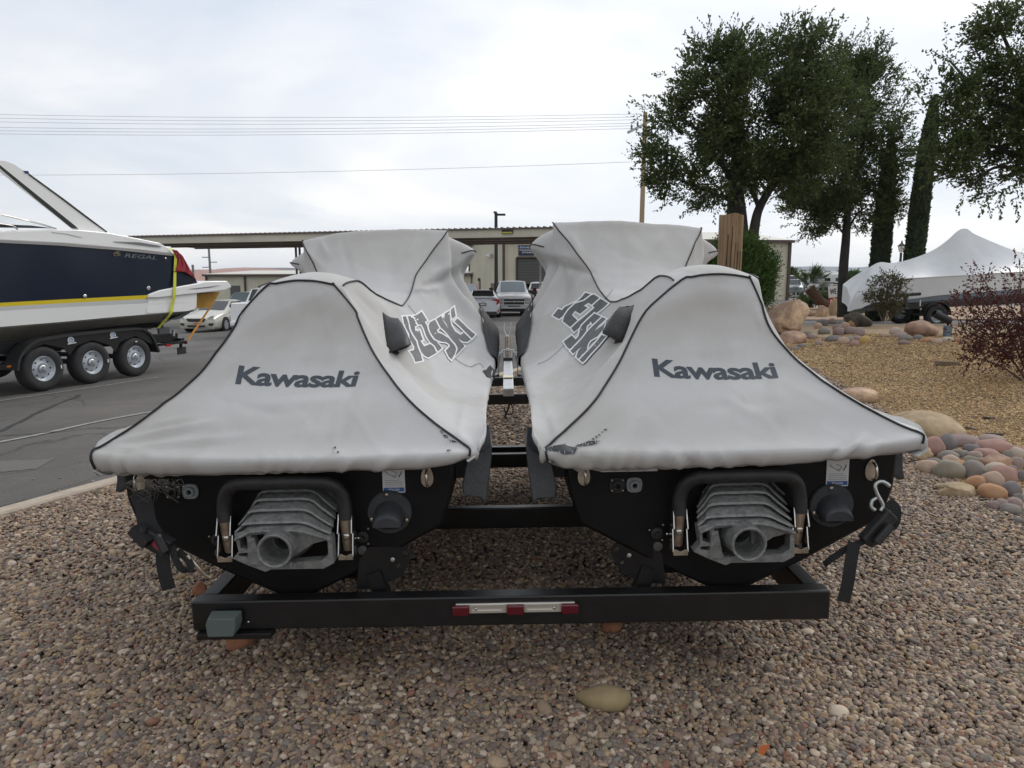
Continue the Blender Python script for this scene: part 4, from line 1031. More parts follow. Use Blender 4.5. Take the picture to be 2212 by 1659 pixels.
# light bar with three red lenses and two bright inserts
lb = MB().box((0.012, -.004, .064), (.40, .008, .034)).build('light_bar', mat('light_bar_alloy', (.70, .68, .62), .3, .7), tr, smooth=0, bevel=.002)
for x in (-.171, .012, .195): MB().box((x, -.012, .060), (.058, .016, .036)).build('red_lens', M_red, lb, smooth=40, bevel=.006, seg=3)
for x in (-.080, .103):
    o = MB().prism([(-.057, -.014), (.057, -.014), (.057, .014), (-.057, .014)], lambda a, b, t: Vector((x+a, -.0085-t, .064+b)), .004, holes=[[(-.052, -.006), (-.052, .010), (.048, .010), (.048, -.006)]]).build('light_insert', mat('light_bar_alloy', (.70, .68, .62), .3, .7), lb, smooth=0)
    MB().ball((x+(.04 if x > 0 else -.04), -.011, .064), (.006, .003, .006), 1).build('screw', M_chrome, lb, smooth=60)
# grey clearance lamp at the beam's left end, with its plate
pl = MB().box((-.93, .0, -.012), (.25, .05, .02)).build('lamp_plate', M_steel, tr, smooth=0, bevel=.002)
mb = MB(); mb.prism([(-.052, -.03), (.045, -.03), (.055, .0), (.055, .032), (-.046, .032), (-.055, .01)], lambda a, b, t: Vector((-.955+a*(1-.12*t/.05), -.012-t, .044+b-.12*t)), .05)
mb.build('marker_lamp', mat('grey_green_plastic', (.10, .125, .12), .5), tr, smooth=0, bevel=.004)
MB().ball((-.885, -.004, .03), .005, 1).build('bolt', M_chrome, tr, smooth=60)

# grey side guides standing between the two hulls
def f8(poly, ox): return [((ox+x/1.843)/1.8517, (1700+y/1.843)/1.8517) for x, y in poly]
for ox, nr_, fr_ in ((1300, [(1008, 450), (1020, 522), (1150, 540), (1178, 578), (1192, 540), (1228, 250), (1232, 140), (1165, 190), (1045, 262)], [(1165, 78), (1165, 96), (1178, 106), (1190, 112), (1196, 106), (1217, 88), (1220, 14), (1186, 10), (1170, 40)]),
                     (2100, [(236, 450), (228, 540), (92, 546), (66, 580), (50, 540), (12, 250), (4, 140), (62, 190), (200, 275)], [(64, 78), (64, 96), (50, 106), (38, 112), (32, 106), (12, 88), (8, 16), (40, 12), (58, 40)])):
    A_, B_ = [atd(u, v, 2.42) for u, v in f8(nr_, ox)], [atd(u, v, 3.1) for u, v in f8(fr_, ox)]
    inv = (Matrix.Translation(tr.location) @ tr.rotation_euler.to_matrix().to_4x4()).inverted()
    mid = [a.lerp(b, .25)+Vector((0, 0, .012)) for a, b in zip(A_, B_)]
    MB().loft([[inv @ p for p in r_] for r_ in (A_, mid, B_)], cap=True).build('side_guide', M_guide, tr, smooth=25, bevel=.006)

# ------------------------------------------------------------------ tie-down straps at the outer corners
def wpt(u, v, d): return atd(u, v, d)
def webbing(mb, P, wd, th=.003, side=None):
    P = crom(P, 5); rings = []
    for i, p in enumerate(P):
        d = (P[min(i+1, len(P)-1)]-P[max(i-1, 0)]).normalized(); s_ = side or Vector((1, 0, 0))
        s2 = (s_-d*s_.dot(d)).normalized(); n_ = d.cross(s2)
        rings.append([p-s2*wd/2-n_*th/2, p+s2*wd/2-n_*th/2, p+s2*wd/2+n_*th/2, p-s2*wd/2+n_*th/2])
    mb.loft(rings, cap=True)
ts = thing('tie_down_strap', 'black ratchet strap with red tag hanging off the left watercraft', 'strap', wpt(330, 1160, 2.3), (0, 0, 0), 'tie down straps')
mb = MB(); webbing(mb, [wpt(300, 1062, 2.30), wpt(312, 1095, 2.27), wpt(318, 1130, 2.25), wpt(335, 1160, 2.24)], .058); mb.build('strap_webbing', M_web, ts, world=True)
mb = MB(); webbing(mb, [wpt(352, 1182, 2.23), wpt(352, 1210, 2.225), wpt(357, 1245, 2.225), wpt(366, 1273, 2.23)], .044); mb.build('strap_tail', M_web, ts, world=True)
mb = MB(); webbing(mb, [wpt(372, 1180, 2.22), wpt(378, 1205, 2.215), wpt(392, 1228, 2.215), wpt(411, 1232, 2.22), wpt(408, 1212, 2.23), wpt(384, 1190, 2.235)], .022); mb.build('strap_loop', M_web, ts, world=True)
mb = MB(); mb.bar(wpt(300, 1148, 2.24), wpt(368, 1186, 2.24), .04, .06); rt = mb.build('ratchet', M_blackp, ts, world=True, smooth=0, bevel=.006)
mb = MB(); mb.bar(wpt(292, 1140, 2.22), wpt(325, 1172, 2.215), .05, .03); mb.tube([wpt(312, 1138, 2.21), wpt(302, 1168, 2.21)], .013, 10); mb.tube([wpt(340, 1155, 2.2), wpt(356, 1192, 2.2)], .015, 10); mb.build('ratchet_lever', M_blackp, rt, world=True, smooth=30)
MB().box(wpt(345, 1156, 2.19), (.012, .004, .009), Matrix.Rotation(.4, 3, 'Y')).build('ratchet_button', M_chrome, rt, world=True, smooth=0)
mb = MB(); webbing(mb, [wpt(330, 1172, 2.215), wpt(345, 1186, 2.21), wpt(356, 1190, 2.212)], .013); mb.build('red_tag', mat('red_tag', (.30, .012, .03), .6), ts, world=True)
mb = MB(); mb.tube(crom([wpt(405, 1200, 2.235), wpt(425, 1222, 2.24), wpt(445, 1243, 2.26), wpt(456, 1247, 2.27), wpt(458, 1238, 2.27)], 5), .007, 8); mb.build('strap_hook', M_brushed, ts, world=True, smooth=60)
ts = thing('tie_down_strap', 'black strap hung by a steel S hook off the right watercraft', 'strap', wpt(1880, 1150, 2.3), (0, 0, 0), 'tie down straps')
mb = MB(); webbing(mb, [wpt(1915, 1085, 2.28), wpt(1930, 1100, 2.26), wpt(1925, 1130, 2.25), wpt(1895, 1150, 2.24)], .045, side=Vector((1, 0, .4))); mb.build('strap_webbing', M_web, ts, world=True)
mb = MB(); mb.bar(wpt(1925, 1108, 2.24), wpt(1868, 1172, 2.24), .034, .05); rt = mb.build('ratchet', M_blackp, ts, world=True, smooth=0, bevel=.006)
mb = MB(); mb.tube([wpt(1925, 1135, 2.21), wpt(1893, 1172, 2.21)], .014, 10); mb.build('ratchet_lever', M_blackp, rt, world=True, smooth=30)
mb = MB(); webbing(mb, [wpt(1845, 1172, 2.235), wpt(1838, 1215, 2.225), wpt(1831, 1260, 2.225), wpt(1822, 1300, 2.23)], .040); mb.build('strap_tail', M_web, ts, world=True)
mb = MB(); webbing(mb, [wpt(1868, 1168, 2.24), wpt(1830, 1185, 2.25), wpt(1795, 1208, 2.27), wpt(1780, 1220, 2.29)], .02, side=Vector((0, .5, 1))); mb.build('lower_webbing', M_web, ts, world=True)
hk = crom([wpt(1915, 1044, 2.24), wpt(1921, 1050, 2.235), wpt(1910, 1042, 2.235), wpt(1898, 1041, 2.235), wpt(1890, 1050, 2.235), wpt(1895, 1068, 2.235), wpt(1904, 1084, 2.235), wpt(1907, 1094, 2.235), wpt(1902, 1103, 2.235)], 5)
MB().tube(hk, .0062, 8).build('s_hook', mat('zinc_hook', (.45, .48, .46), .35, .9), ts, world=True, smooth=60)
MB().tube(crom([wpt(1893, 1076, 2.235), wpt(1884, 1082, 2.235), wpt(1882, 1095, 2.235), wpt(1890, 1102, 2.235)], 5), .006, 8).build('hook_end', mat('zinc_hook', (.45, .48, .46), .35, .9), ts, world=True, smooth=60)

# frayed threads hanging from the left cover's hem
mb = MB(); rnd = random.Random(11)
for k in range(60):
    u = 288+rnd.random()**1.6*110; v = 1035
    p0 = atd(u, v, 2.225); L = rnd.uniform(.01, .05) if k % 9 else .075
    p1 = p0+Vector((rnd.uniform(-.03, .03), rnd.uniform(-.01, .01), -L*.5)); p2 = p0+Vector((rnd.uniform(-.05, .05), rnd.uniform(-.01, .01), -L))
    mb.tube(crom([p0, p1, p2], 3), .00045, 3, cap=False)
o = mb.build('hem_fringe', mat('dirty_thread', (.16, .145, .125), .9), covL.root, world=False, smooth=0); o['kind'] = 'stuff'
o.data.transform(covL.Mi)
# ================================================================== ROCKS AND SMALL THINGS ON THE BEDS
def rock_mat(name, c1, c2, scale=3.0, bump=0.5, c3=None):
    m = bpy.data.materials.new(name); m.use_nodes = True; t = m.node_tree; b = t.nodes['Principled BSDF']; n_ = t.nodes.new; l = t.links.new
    tcn = n_('ShaderNodeTexCoord'); nz = n_('ShaderNodeTexNoise'); nz.inputs['Scale'].default_value = scale; nz.inputs['Detail'].default_value = 9; nz.inputs['Roughness'].default_value = .68
    l(tcn.outputs['Object'], nz.inputs['Vector']); r = n_('ShaderNodeValToRGB'); l(nz.outputs['Fac'], r.inputs[0])
    r.color_ramp.elements[0].position = .36; r.color_ramp.elements[0].color = tuple(c1)+(1,); r.color_ramp.elements[1].position = .62; r.color_ramp.elements[1].color = tuple(c2)+(1,)
    if c3: k = r.color_ramp.elements.new(.49); k.color = tuple(c3)+(1,)
    l(r.outputs[0], b.inputs['Base Color']); b.inputs['Roughness'].default_value = .9; b.inputs['Specular IOR Level'].default_value = .3
    n2 = n_('ShaderNodeTexNoise'); n2.inputs['Scale'].default_value = scale*6; n2.inputs['Detail'].default_value = 8; l(tcn.outputs['Object'], n2.inputs['Vector'])
    bp = n_('ShaderNodeBump'); bp.inputs['Strength'].default_value = bump; bp.inputs['Distance'].default_value = .05/scale; l(n2.outputs['Fac'], bp.inputs['Height']); l(bp.outputs[0], b.inputs['Normal'])
    MATS[name] = m; return m
def bed_z(x, y): return isl_z(x, y) if x > xb(y) else 0.0
def rock(name, label, cat, u, v, wd, ht, m, dp=None, seed=0, jit=.12, freq=1.2, sink=.25, rotz=0.0, tilt=0.0, sub=3, facets=0, group=None, z0=None, flat=1.0):
    """u, v: pixel of the middle of the visible base; wd, ht in pixels"""
    p = gnd(u, v, 0.0)
    for _ in range(3): p = gnd(u, v, bed_z(p.x, p.y))
    d = (p-CAMP).dot(Vector((0, CP, -SP)))
    W, H = wd/FD*d, ht/FD*d; D = dp*W if dp else W*.8
    o = rock_at(name, label, cat, (p.x, p.y+D*.45, p.z), (W/2, D/2, H/(2-2*sink)*1.0), m, seed, jit, freq, sink, rotz, tilt, sub, facets, group, flat)
    return o
def rock_at(name, label, cat, loc, rad, m, seed=0, jit=.12, freq=1.2, sink=.25, rotz=0., tilt=0., sub=3, facets=0, group=None, flat=1.0):
    rnd = random.Random(seed*7+1); bm = bmesh.new(); bmesh.ops.create_icosphere(bm, subdivisions=sub, radius=1)
    cuts = [(Vector((rnd.uniform(-1, 1), rnd.uniform(-1, 1), rnd.uniform(-.3, 1))).normalized(), rnd.uniform(.55, .85)) for _ in range(facets)]
    for q in bm.verts:
        c = q.co.copy()
        if facets == 0:  # pebble: superellipsoid
            n_ = c*(1+jit*mnoise.noise(c*freq+Vector((seed*3.1, seed, 0))))
        else:
            n_ = c*(1+jit*mnoise.noise(c*freq+Vector((seed*3.1, seed, 0)))+jit*.35*mnoise.noise(c*freq*3.3+Vector((seed, 4, 2))))
            for cn, cd in cuts:
                k = n_.dot(cn)
                if k > cd: n_ -= cn*(k-cd)*.88
        q.co = Vector((n_.x*rad[0], n_.y*rad[1], n_.z*rad[2]))
    me = bpy.data.meshes.new(name); bm.to_mesh(me); bm.free(); me.materials.append(m); me.shade_smooth()
    if facets: me.set_sharp_from_angle(angle=R(50))
    o = bpy.data.objects.new(name, me); COL.objects.link(o)
    o.location = (loc[0], loc[1], loc[2]+rad[2]*(1-2*sink)); o.rotation_euler = (0, tilt, rotz)
    return setp(o, label, cat, group)

S = lambda *c: srgb(*c)
M_tan = rock_mat('tan_sandstone', S(140, 116, 104), S(222, 192, 158), 1.1, 1.0, S(168, 140, 122))
M_dark = rock_mat('dark_basalt', S(62, 58, 52), S(100, 92, 80), 3, .7)
M_orange = rock_mat('orange_sandstone', S(140, 110, 94), S(190, 156, 130), 2.2, .9, S(160, 134, 118))
M_buff = rock_mat('buff_sandstone', S(138, 120, 98), S(188, 166, 136), 2.5, .9, S(164, 144, 116))
M_rust = rock_mat('rust_sandstone', S(112, 74, 54), S(150, 104, 78), 6, .5)
# lone stones in the gravel
M_flatst = rock_mat('smooth_tan_stone', S(128, 112, 84), S(160, 142, 108), 5, .12)
o = rock('flat_stone', 'smooth tan pear shaped stone lying alone on the gravel in front of the trailer', 'stone', 1306, 1552, 122, 60, M_flatst, .62, 2, .10, 1.0, .12, -.12)
for q in o.data.vertices:
    t = (q.co.x/.085+1)/2; t = min(1, max(0, t)); k = .55+.45*t**.8; q.co.z *= k; q.co.y *= .62+.38*t
rock('rust_stone', 'flat rust brown stone under the left end of the trailer beam', 'stone', 510, 1412, 92, 58, M_rust, .8, 4, .25, 1.0, .2, .2, facets=5)
rock('rust_stone', 'small rust brown stone under the right half of the trailer beam', 'stone', 1322, 1374, 46, 30, M_rust, .9, 5, .2, 1.2, .2, facets=3)
rock('rust_stone', 'reddish stone on the gravel behind the left beam end', 'stone', 428, 1292, 34, 30, M_rust, .8, 15, .2, 1.2, .2, facets=3)
rock('white_pebble', 'largest pale pebble on the gravel near the right edge', 'stone', 1818, 1556, 44, 24, rock_mat('pale_pebble', S(190, 172, 150), S(214, 200, 180), 6, .1), .8, 6, .08)
rock('white_pebble', 'pale oval pebble right of the beam end', 'stone', 1750, 1380, 34, 16, MATS['pale_pebble'], .8, 7, .08)
# boulders
rock('boulder', 'big tan sandstone boulder with a pale broken face beside the bush', 'boulder', 1702, 724, 108, 84, M_tan, .85, 21, .34, 1.1, .14, .3, sub=5, facets=9)
rock('boulder', 'dark grey rounded boulder beside the tree trunk', 'boulder', 1862, 706, 64, 30, M_dark, .8, 8, .2, 1.0, .25, sub=3, facets=2)
rock('boulder', 'orange sandstone boulder in front of the boat trailer wheel', 'boulder', 2002, 727, 74, 34, M_orange, .8, 9, .25, 1.0, .2, .1, sub=3, facets=4)
rock('slab_rock', 'long low tan slab of rock half buried behind the right watercraft', 'rock', 2022, 957, 170, 58, M_buff, .75, 12, .12, .9, .3, -.25, -.0, sub=4, facets=2)
rock('slab_rock', 'pale pinkish rock peeking over the right cover edge', 'rock', 1862, 872, 100, 34, M_tan, .7, 13, .2, 1.0, .25, .1, sub=3, facets=4)
rock('jagged_rock', 'jagged buff rock lying on the gravel in front of the cobbles', 'rock', 2081, 1078, 92, 31, M_buff, .6, 14, .35, 1.3, .18, .12, sub=4, facets=6)
rock('broken_rock', 'broken orange tan rock with a hollow face among the cobbles', 'rock', 2162, 1017, 76, 36, M_orange, .7, 16, .3, 1.2, .2, -.2, sub=4, facets=6)
rock('pink_rock', 'squat pinkish rock behind the big tan boulder by the cover edge', 'rock', 1722, 742, 60, 26, M_orange, .8, 17, .25, 1.1, .25, sub=3, facets=4)
rock('jagged_rock', 'small jagged rock with a pale tip tucked under the cover corner', 'rock', 2002, 996, 44, 30, M_buff, .7, 19, .35, 1.4, .15, .3, sub=3, facets=6)
# river cobbles: colour, place, size each
mute = lambda c: tuple(v*.62+.38*w_ for v, w_ in zip(c, (158, 142, 132)))
CM = {k: rock_mat('cobble_'+k, S(*mute(a)), S(*mute(b)), 5, .25) for k, a, b in (
    ('pink', (140, 100, 92), (166, 122, 112)), ('grey', (98, 98, 94), (124, 122, 116)), ('purple', (108, 90, 90), (132, 114, 110)), ('tan', (166, 142, 120), (190, 164, 140)),
    ('slate', (78, 80, 84), (104, 104, 108)), ('orange', (160, 108, 66), (186, 134, 88)), ('cream', (176, 164, 146), (200, 188, 170)), ('mauve', (130, 112, 108), (158, 138, 132)), ('olive', (106, 106, 92), (130, 128, 110)), ('yellow', (170, 136, 62), (198, 160, 82)))}
COB = [  # u, v(base), w, h, colour, label or None
 (2025, 987.9, 45.0, 36.2, 'pink', 'round brick pink cobble right under the cover corner'),
 (2056, 975.3, 36.2, 30.5, 'slate', 'dark slate cobble leaning beside the round pink one'),
 (2090, 966.9, 78.1, 21.0, 'purple', 'long purplish cobble at the top of the pile'),
 (2156, 961.2, 51.4, 16.0, 'mauve', 'grey mauve cobble topmost in the pile, right of the long purple one'),
 (2166, 981.4, 72.4, 23.6, 'pink', 'wide pink cobble below the topmost mauve one'),
 (2204, 982.9, 26.7, 15.2, 'pink', 'pink cobble end cut by the frame edge'),
 (2108, 980.3, 36.2, 17.1, 'slate', 'bluish slate cobble under the long purple one'),
 (2076, 982.9, 24.8, 10.7, 'olive', 'small olive cobble in the upper middle of the pile'),
 (2144, 991.7, 49.5, 17.1, 'pink', None),
 (2088, 991.7, 22.9, 15.2, 'grey', None),
 (2113, 995.5, 32.4, 17.1, 'mauve', None),
 (2058, 997.4, 41.9, 19.1, 'grey', None),
 (2025, 1008.1, 34.3, 13.7, 'slate', None),
 (2018, 1026.0, 50.3, 25.1, 'tan', 'pale tan oval cobble at the front left of the pile'),
 (2063, 1008.1, 36.2, 19.1, 'tan', None),
 (2084, 1014.6, 34.3, 15.2, 'orange', None),
 (2103, 1012.7, 34.3, 22.9, 'olive', None),
 (2063, 1037.4, 59.1, 34.3, 'olive', 'large olive grey cobble at the front of the pile'),
 (2115, 1036.3, 53.3, 32.4, 'grey', 'large dark grey cobble beside the large olive one'),
 (2126, 1005.0, 26.7, 13.0, 'grey', None),
 (2164, 1029.8, 49.5, 22.9, 'cream', 'pale cream cobble below the broken hollow rock'),
 (2182, 1047.7, 57.2, 34.3, 'pink', 'big pinkish cobble at the right of the pile'),
 (2204, 993.6, 30.5, 22.9, 'cream', None),
 (2183, 993.6, 22.9, 17.1, 'grey', None),
 (2204, 1014.6, 30.5, 22.9, 'mauve', None),
 (2119, 1056.5, 42.7, 22.9, 'orange', 'small round orange cobble above the jagged rock'),
 (2154, 1056.5, 45.7, 30.5, 'tan', 'brownish tan cobble between the orange and big pink ones'),
 (2137, 1064.1, 28.6, 14.5, 'purple', None),
 (2157, 1082.0, 55.2, 27.4, 'orange', 'bright orange egg shaped cobble right of the jagged rock'),
 (2195, 1073.6, 41.9, 26.7, 'slate', 'slate grey cobble at the edge below the big pink one'),
 (2153, 1104.1, 28.6, 17.1, 'purple', None),
 (2170, 1097.2, 26.7, 15.2, 'mauve', None),
 (2199, 1097.2, 32.4, 17.1, 'mauve', None),
 (2205, 1085.1, 22.9, 15.2, 'slate', None),
 (2195, 1113.6, 41.9, 18.3, 'grey', None),
 (2207, 1132.7, 22.9, 11.4, 'slate', None),
 (2044, 995.5, 22.9, 13.0, 'mauve', None),
 (2140, 1024.1, 22.9, 13.0, 'purple', None),
 (2191, 1027.9, 22.9, 19.1, 'purple', None),
 (2094, 1026.0, 19.1, 9.9, 'orange', None),
 (2214, 1043.1, 26.7, 22.9, 'slate', None),
 (2178, 1069.8, 22.9, 13.0, 'tan', None),
 # far scatter beside the boulders
 (1806, 738, 40, 14, 'slate', None), (1790, 736, 24, 12, 'tan', None), (1840, 722, 34, 18, 'purple', None), (1862, 726, 26, 20, 'mauve', None), (1815, 724, 30, 18, 'purple', None), (1785, 722, 32, 16, 'grey', None), (1838, 738, 34, 12, 'olive', None),
 (1873, 742, 30, 18, 'yellow', 'small yellow cobble by the far stones'), (1850, 748, 26, 14, 'pink', None), (1826, 744, 30, 18, 'tan', None), (1758, 732, 26, 12, 'mauve', None), (1748, 726, 26, 12, 'grey', None), (1772, 746, 22, 12, 'mauve', None), (1856, 736, 28, 12, 'mauve', None), (1780, 704, 30, 16, 'slate', None), (1800, 702, 24, 16, 'purple', None), (1770, 710, 22, 14, 'tan', None), (1828, 708, 24, 14, 'tan', None), (1812, 712, 24, 12, 'purple', None), (1845, 706, 24, 16, 'orange', None),
 (1950, 730, 36, 14, 'mauve', None), (1938, 722, 28, 16, 'cream', 'pale cobble resting on two grey ones left of the orange boulder'), (1962, 736, 34, 14, 'grey', None), (1988, 734, 28, 12, 'slate', None), (1916, 728, 26, 10, 'tan', None), (1958, 744, 28, 10, 'purple', None), (2010, 740, 36, 12, 'orange', None), (2030, 742, 28, 12, 'tan', None), (2052, 740, 30, 14, 'cream', None), (2075, 742, 26, 12, 'orange', None), (1735, 752, 26, 10, 'slate', None), (1720, 756, 22, 8, 'grey', None),
]
for i, (u, v, wd, ht, c, lab) in enumerate(COB):
    far = v < 800; k_ = .82 if far else 1.0
    grp = sorted([q for q in COB if (q[1] < 800) == far], key=lambda q: q[0]); nth = grp.index(COB[i])+1
    sfx = 'th' if 10 < nth % 100 < 14 else {1: 'st', 2: 'nd', 3: 'rd'}.get(nth % 10, 'th')
    auto = '%s cobble, %d%s from the left %s' % (c, nth, sfx, 'among the far stones by the boulders' if far else 'in the pile beside the right cover')
    rock('river_cobble', lab or auto, 'cobble', u, v, wd*1.06*k_, ht*1.12*k_, CM[c], .85, 30+i, .16, 1.3, .28, random.uniform(-.4, .4), random.uniform(-.12, .12), sub=2 if far else 3,
         group='river cobbles near the boulders' if far else 'river cobbles in the pile')
# wood offcut, bark bits, ground spotlight
M_oldwood = mat('weathered_wood', S(120, 104, 84), .9, var=.35, vscale=6, stretch=(1, 12, 12), bump=.4, bscale=40)
p = gnd(2045, 792, 0.1)
o = MB().box((0, 0, 0), (.32, .11, .07)).build('wood_block', M_oldwood, smooth=0, bevel=.006); o.location = (p.x, p.y, isl_z(p.x, p.y)+.035); o.rotation_euler = (0, .03, -.15); setp(o, 'weathered wooden block lying on the tan granite gravel', 'wood block')
for i, (u, v, L) in enumerate(((1850, 828, .16), (2140, 888, .16), (2100, 905, .10), (2150, 918, .14), (1740, 770, .12), (1775, 737, .14))):
    p = gnd(u, v, .12); rnd = random.Random(i)
    o = MB().box((0, 0, 0), (L, L*.28, L*.14)).build('bark_chip', mat('dark_bark', S(70, 64, 56), .9, var=.3, vscale=20, bump=.5, bscale=30), smooth=0, bevel=.012); o.location = (p.x, p.y, isl_z(p.x, p.y)+.015); o.rotation_euler = (rnd.uniform(-.2, .2), rnd.uniform(-.2, .2), rnd.uniform(-.6, .6))
    setp(o, ['slender dark bark strip behind the right cover', 'dark bark piece farthest right on the granite bed', 'black bark scrap below the red shrub', 'bark piece lying near the cobble pile', 'flat dark chip beside the big tan boulder', 'dark chip at the edge of the far cobbles'][i], 'bark piece', 'bark pieces on the granite bed')
p = gnd(2045, 735, .1); t_ = thing('garden_spotlight', 'small black ground spotlight beside the orange boulder', 'lamp', (p.x, p.y, isl_z(p.x, p.y)))
d = p.y
MB().box((0, 0, .13), (.13, .13, .26)).build('lamp_base', mat('blue_grey_metal', (.12, .16, .20), .5), t_, smooth=0, bevel=.01)
MB().tube([(.0, 0, .26), (.0, 0, .36)], .025, 8).build('lamp_stem', M_blackp, t_)
MB().lathe([(.07, -.2), (.085, -.18), (.085, .2), (.095, .22), (.08, .22), (.07, .1)], Matrix.Translation((-.14, 0, .44)) @ Matrix.Rotation(R(-65), 4, 'Y'), 14).build('lamp_head', M_blackp, t_, smooth=40)

# ---------------- dry leaves and twigs on the gravel
M_straw = mat('dry_grass', S(150, 130, 90), .9)
for i, (pix, r_) in enumerate(((((690, 1395), (735, 1412), (778, 1420), (1000, 1420))[:3], .0012), (((428, 1545), (424, 1565), (410, 1582)), .0015), (((700, 1560), (699, 1590)), .0012), (((520, 1590), (490, 1630), (468, 1655)), .0018), (((1055, 1475), (1100, 1492), (1230, 1498)), .0012))):
    P = [gnd(u, v, .022) for u, v in pix]; o = MB().tube(crom(P, 5), r_, 4).build('grass_blade', M_straw)
    setp(o, ['thin dry grass stem left of the flat beam rock', 'curved dry stem on the gravel at lower left', 'short pale dry stem on the left gravel', 'longest dry stem near the lower left corner', 'dry grass stem left of the pear shaped stone'][i], 'dry stem', 'dry stems on the gravel')
p = gnd(1650, 1622, .025)
o = MB().add([(-.028, 0, 0), (-.01, -.012, .006), (.028, 0, .002), (.0, .014, .008)], [(0, 1, 2, 3)]).build('dry_leaf', mat('orange_leaf', S(176, 92, 44), .8)); o.location = p; o.rotation_euler = (.2, -.5, .4); setp(o, 'single orange dry leaf on the gravel at lower right', 'leaf')

# ================================================================== TREES AND SHRUBS
def leaf_mat(name, a, b, trans=.25, rough=.6):
    m = bpy.data.materials.new(name); m.use_nodes = True; t = m.node_tree; n_ = t.nodes.new; l = t.links.new; bs = t.nodes['Principled BSDF']
    geo = n_('ShaderNodeNewGeometry'); r = n_('ShaderNodeValToRGB'); l(geo.outputs['Random Per Island'], r.inputs[0])
    r.color_ramp.elements[0].color = tuple(a)+(1,); r.color_ramp.elements[1].color = tuple(b)+(1,)
    l(r.outputs[0], bs.inputs['Base Color']); bs.inputs['Roughness'].default_value = rough; bs.inputs['Specular IOR Level'].default_value = .3
    tr_ = n_('ShaderNodeBsdfTranslucent'); l(r.outputs[0], tr_.inputs[0]); mx_ = n_('ShaderNodeMixShader'); mx_.inputs[0].default_value = trans
    l(bs.outputs[0], mx_.inputs[1]); l(tr_.outputs[0], mx_.inputs[2]); l(mx_.outputs[0], t.nodes['Material Output'].inputs[0])
    MATS[name] = m; return m
def leaves(base, dirs, L, W, rs_):
    """folded leaf quads: base (n,3), unit dirs (n,3)"""
    n = len(base); L = np.broadcast_to(L, (n,)); W = np.broadcast_to(W, (n,))
    r = rs_.randn(n, 3); s = np.cross(dirs, r); s /= np.linalg.norm(s, axis=1, keepdims=True)+1e-9
    nr = np.cross(s, dirs)
    a = base; c = base+dirs*L[:, None]; mid = base+dirs*(L*.5)[:, None]
    b = mid+s*(W*.5)[:, None]+nr*(W*.15)[:, None]; d = mid-s*(W*.5)[:, None]+nr*(W*.15)[:, None]
    V = np.stack([a, b, c, d], 1).reshape(-1, 3); F = np.arange(4*n).reshape(-1, 4)
    return V, F
def sprigs(cent, out, n_leaf, twig, L, W, rs_, spread=.55):
    """each sprig: leaves along a short twig"""
    n = len(cent); t = (np.arange(n_leaf)+.3)/n_leaf
    bend = rs_.randn(n, 1, 3)*.25
    P = cent[:, None, :]+out[:, None, :]*(t[None, :, None]*twig[:, None, None])+bend*(t[None, :, None]**2)*twig[:, None, None]
    D = out[:, None, :]+rs_.randn(n, n_leaf, 3)*spread; D /= np.linalg.norm(D, axis=2, keepdims=True)
    P = P.reshape(-1, 3); D = D.reshape(-1, 3); k = len(P)
    return leaves(P, D, L*np.exp(rs_.randn(k)*.2), W*np.exp(rs_.randn(k)*.2), rs_)
def vnoise(P, f, off): return np.array([mnoise.noise(Vector(p*f)+off) for p in P])
M_bark = mat('dark_oak_bark', (.030, .026, .024), .95, var=.4, vscale=6, bump=1.0, bscale=18, stretch=(1, 1, .35))
M_oak = leaf_mat('oak_leaf', (.036, .054, .018), (.125, .160, .055), .35)
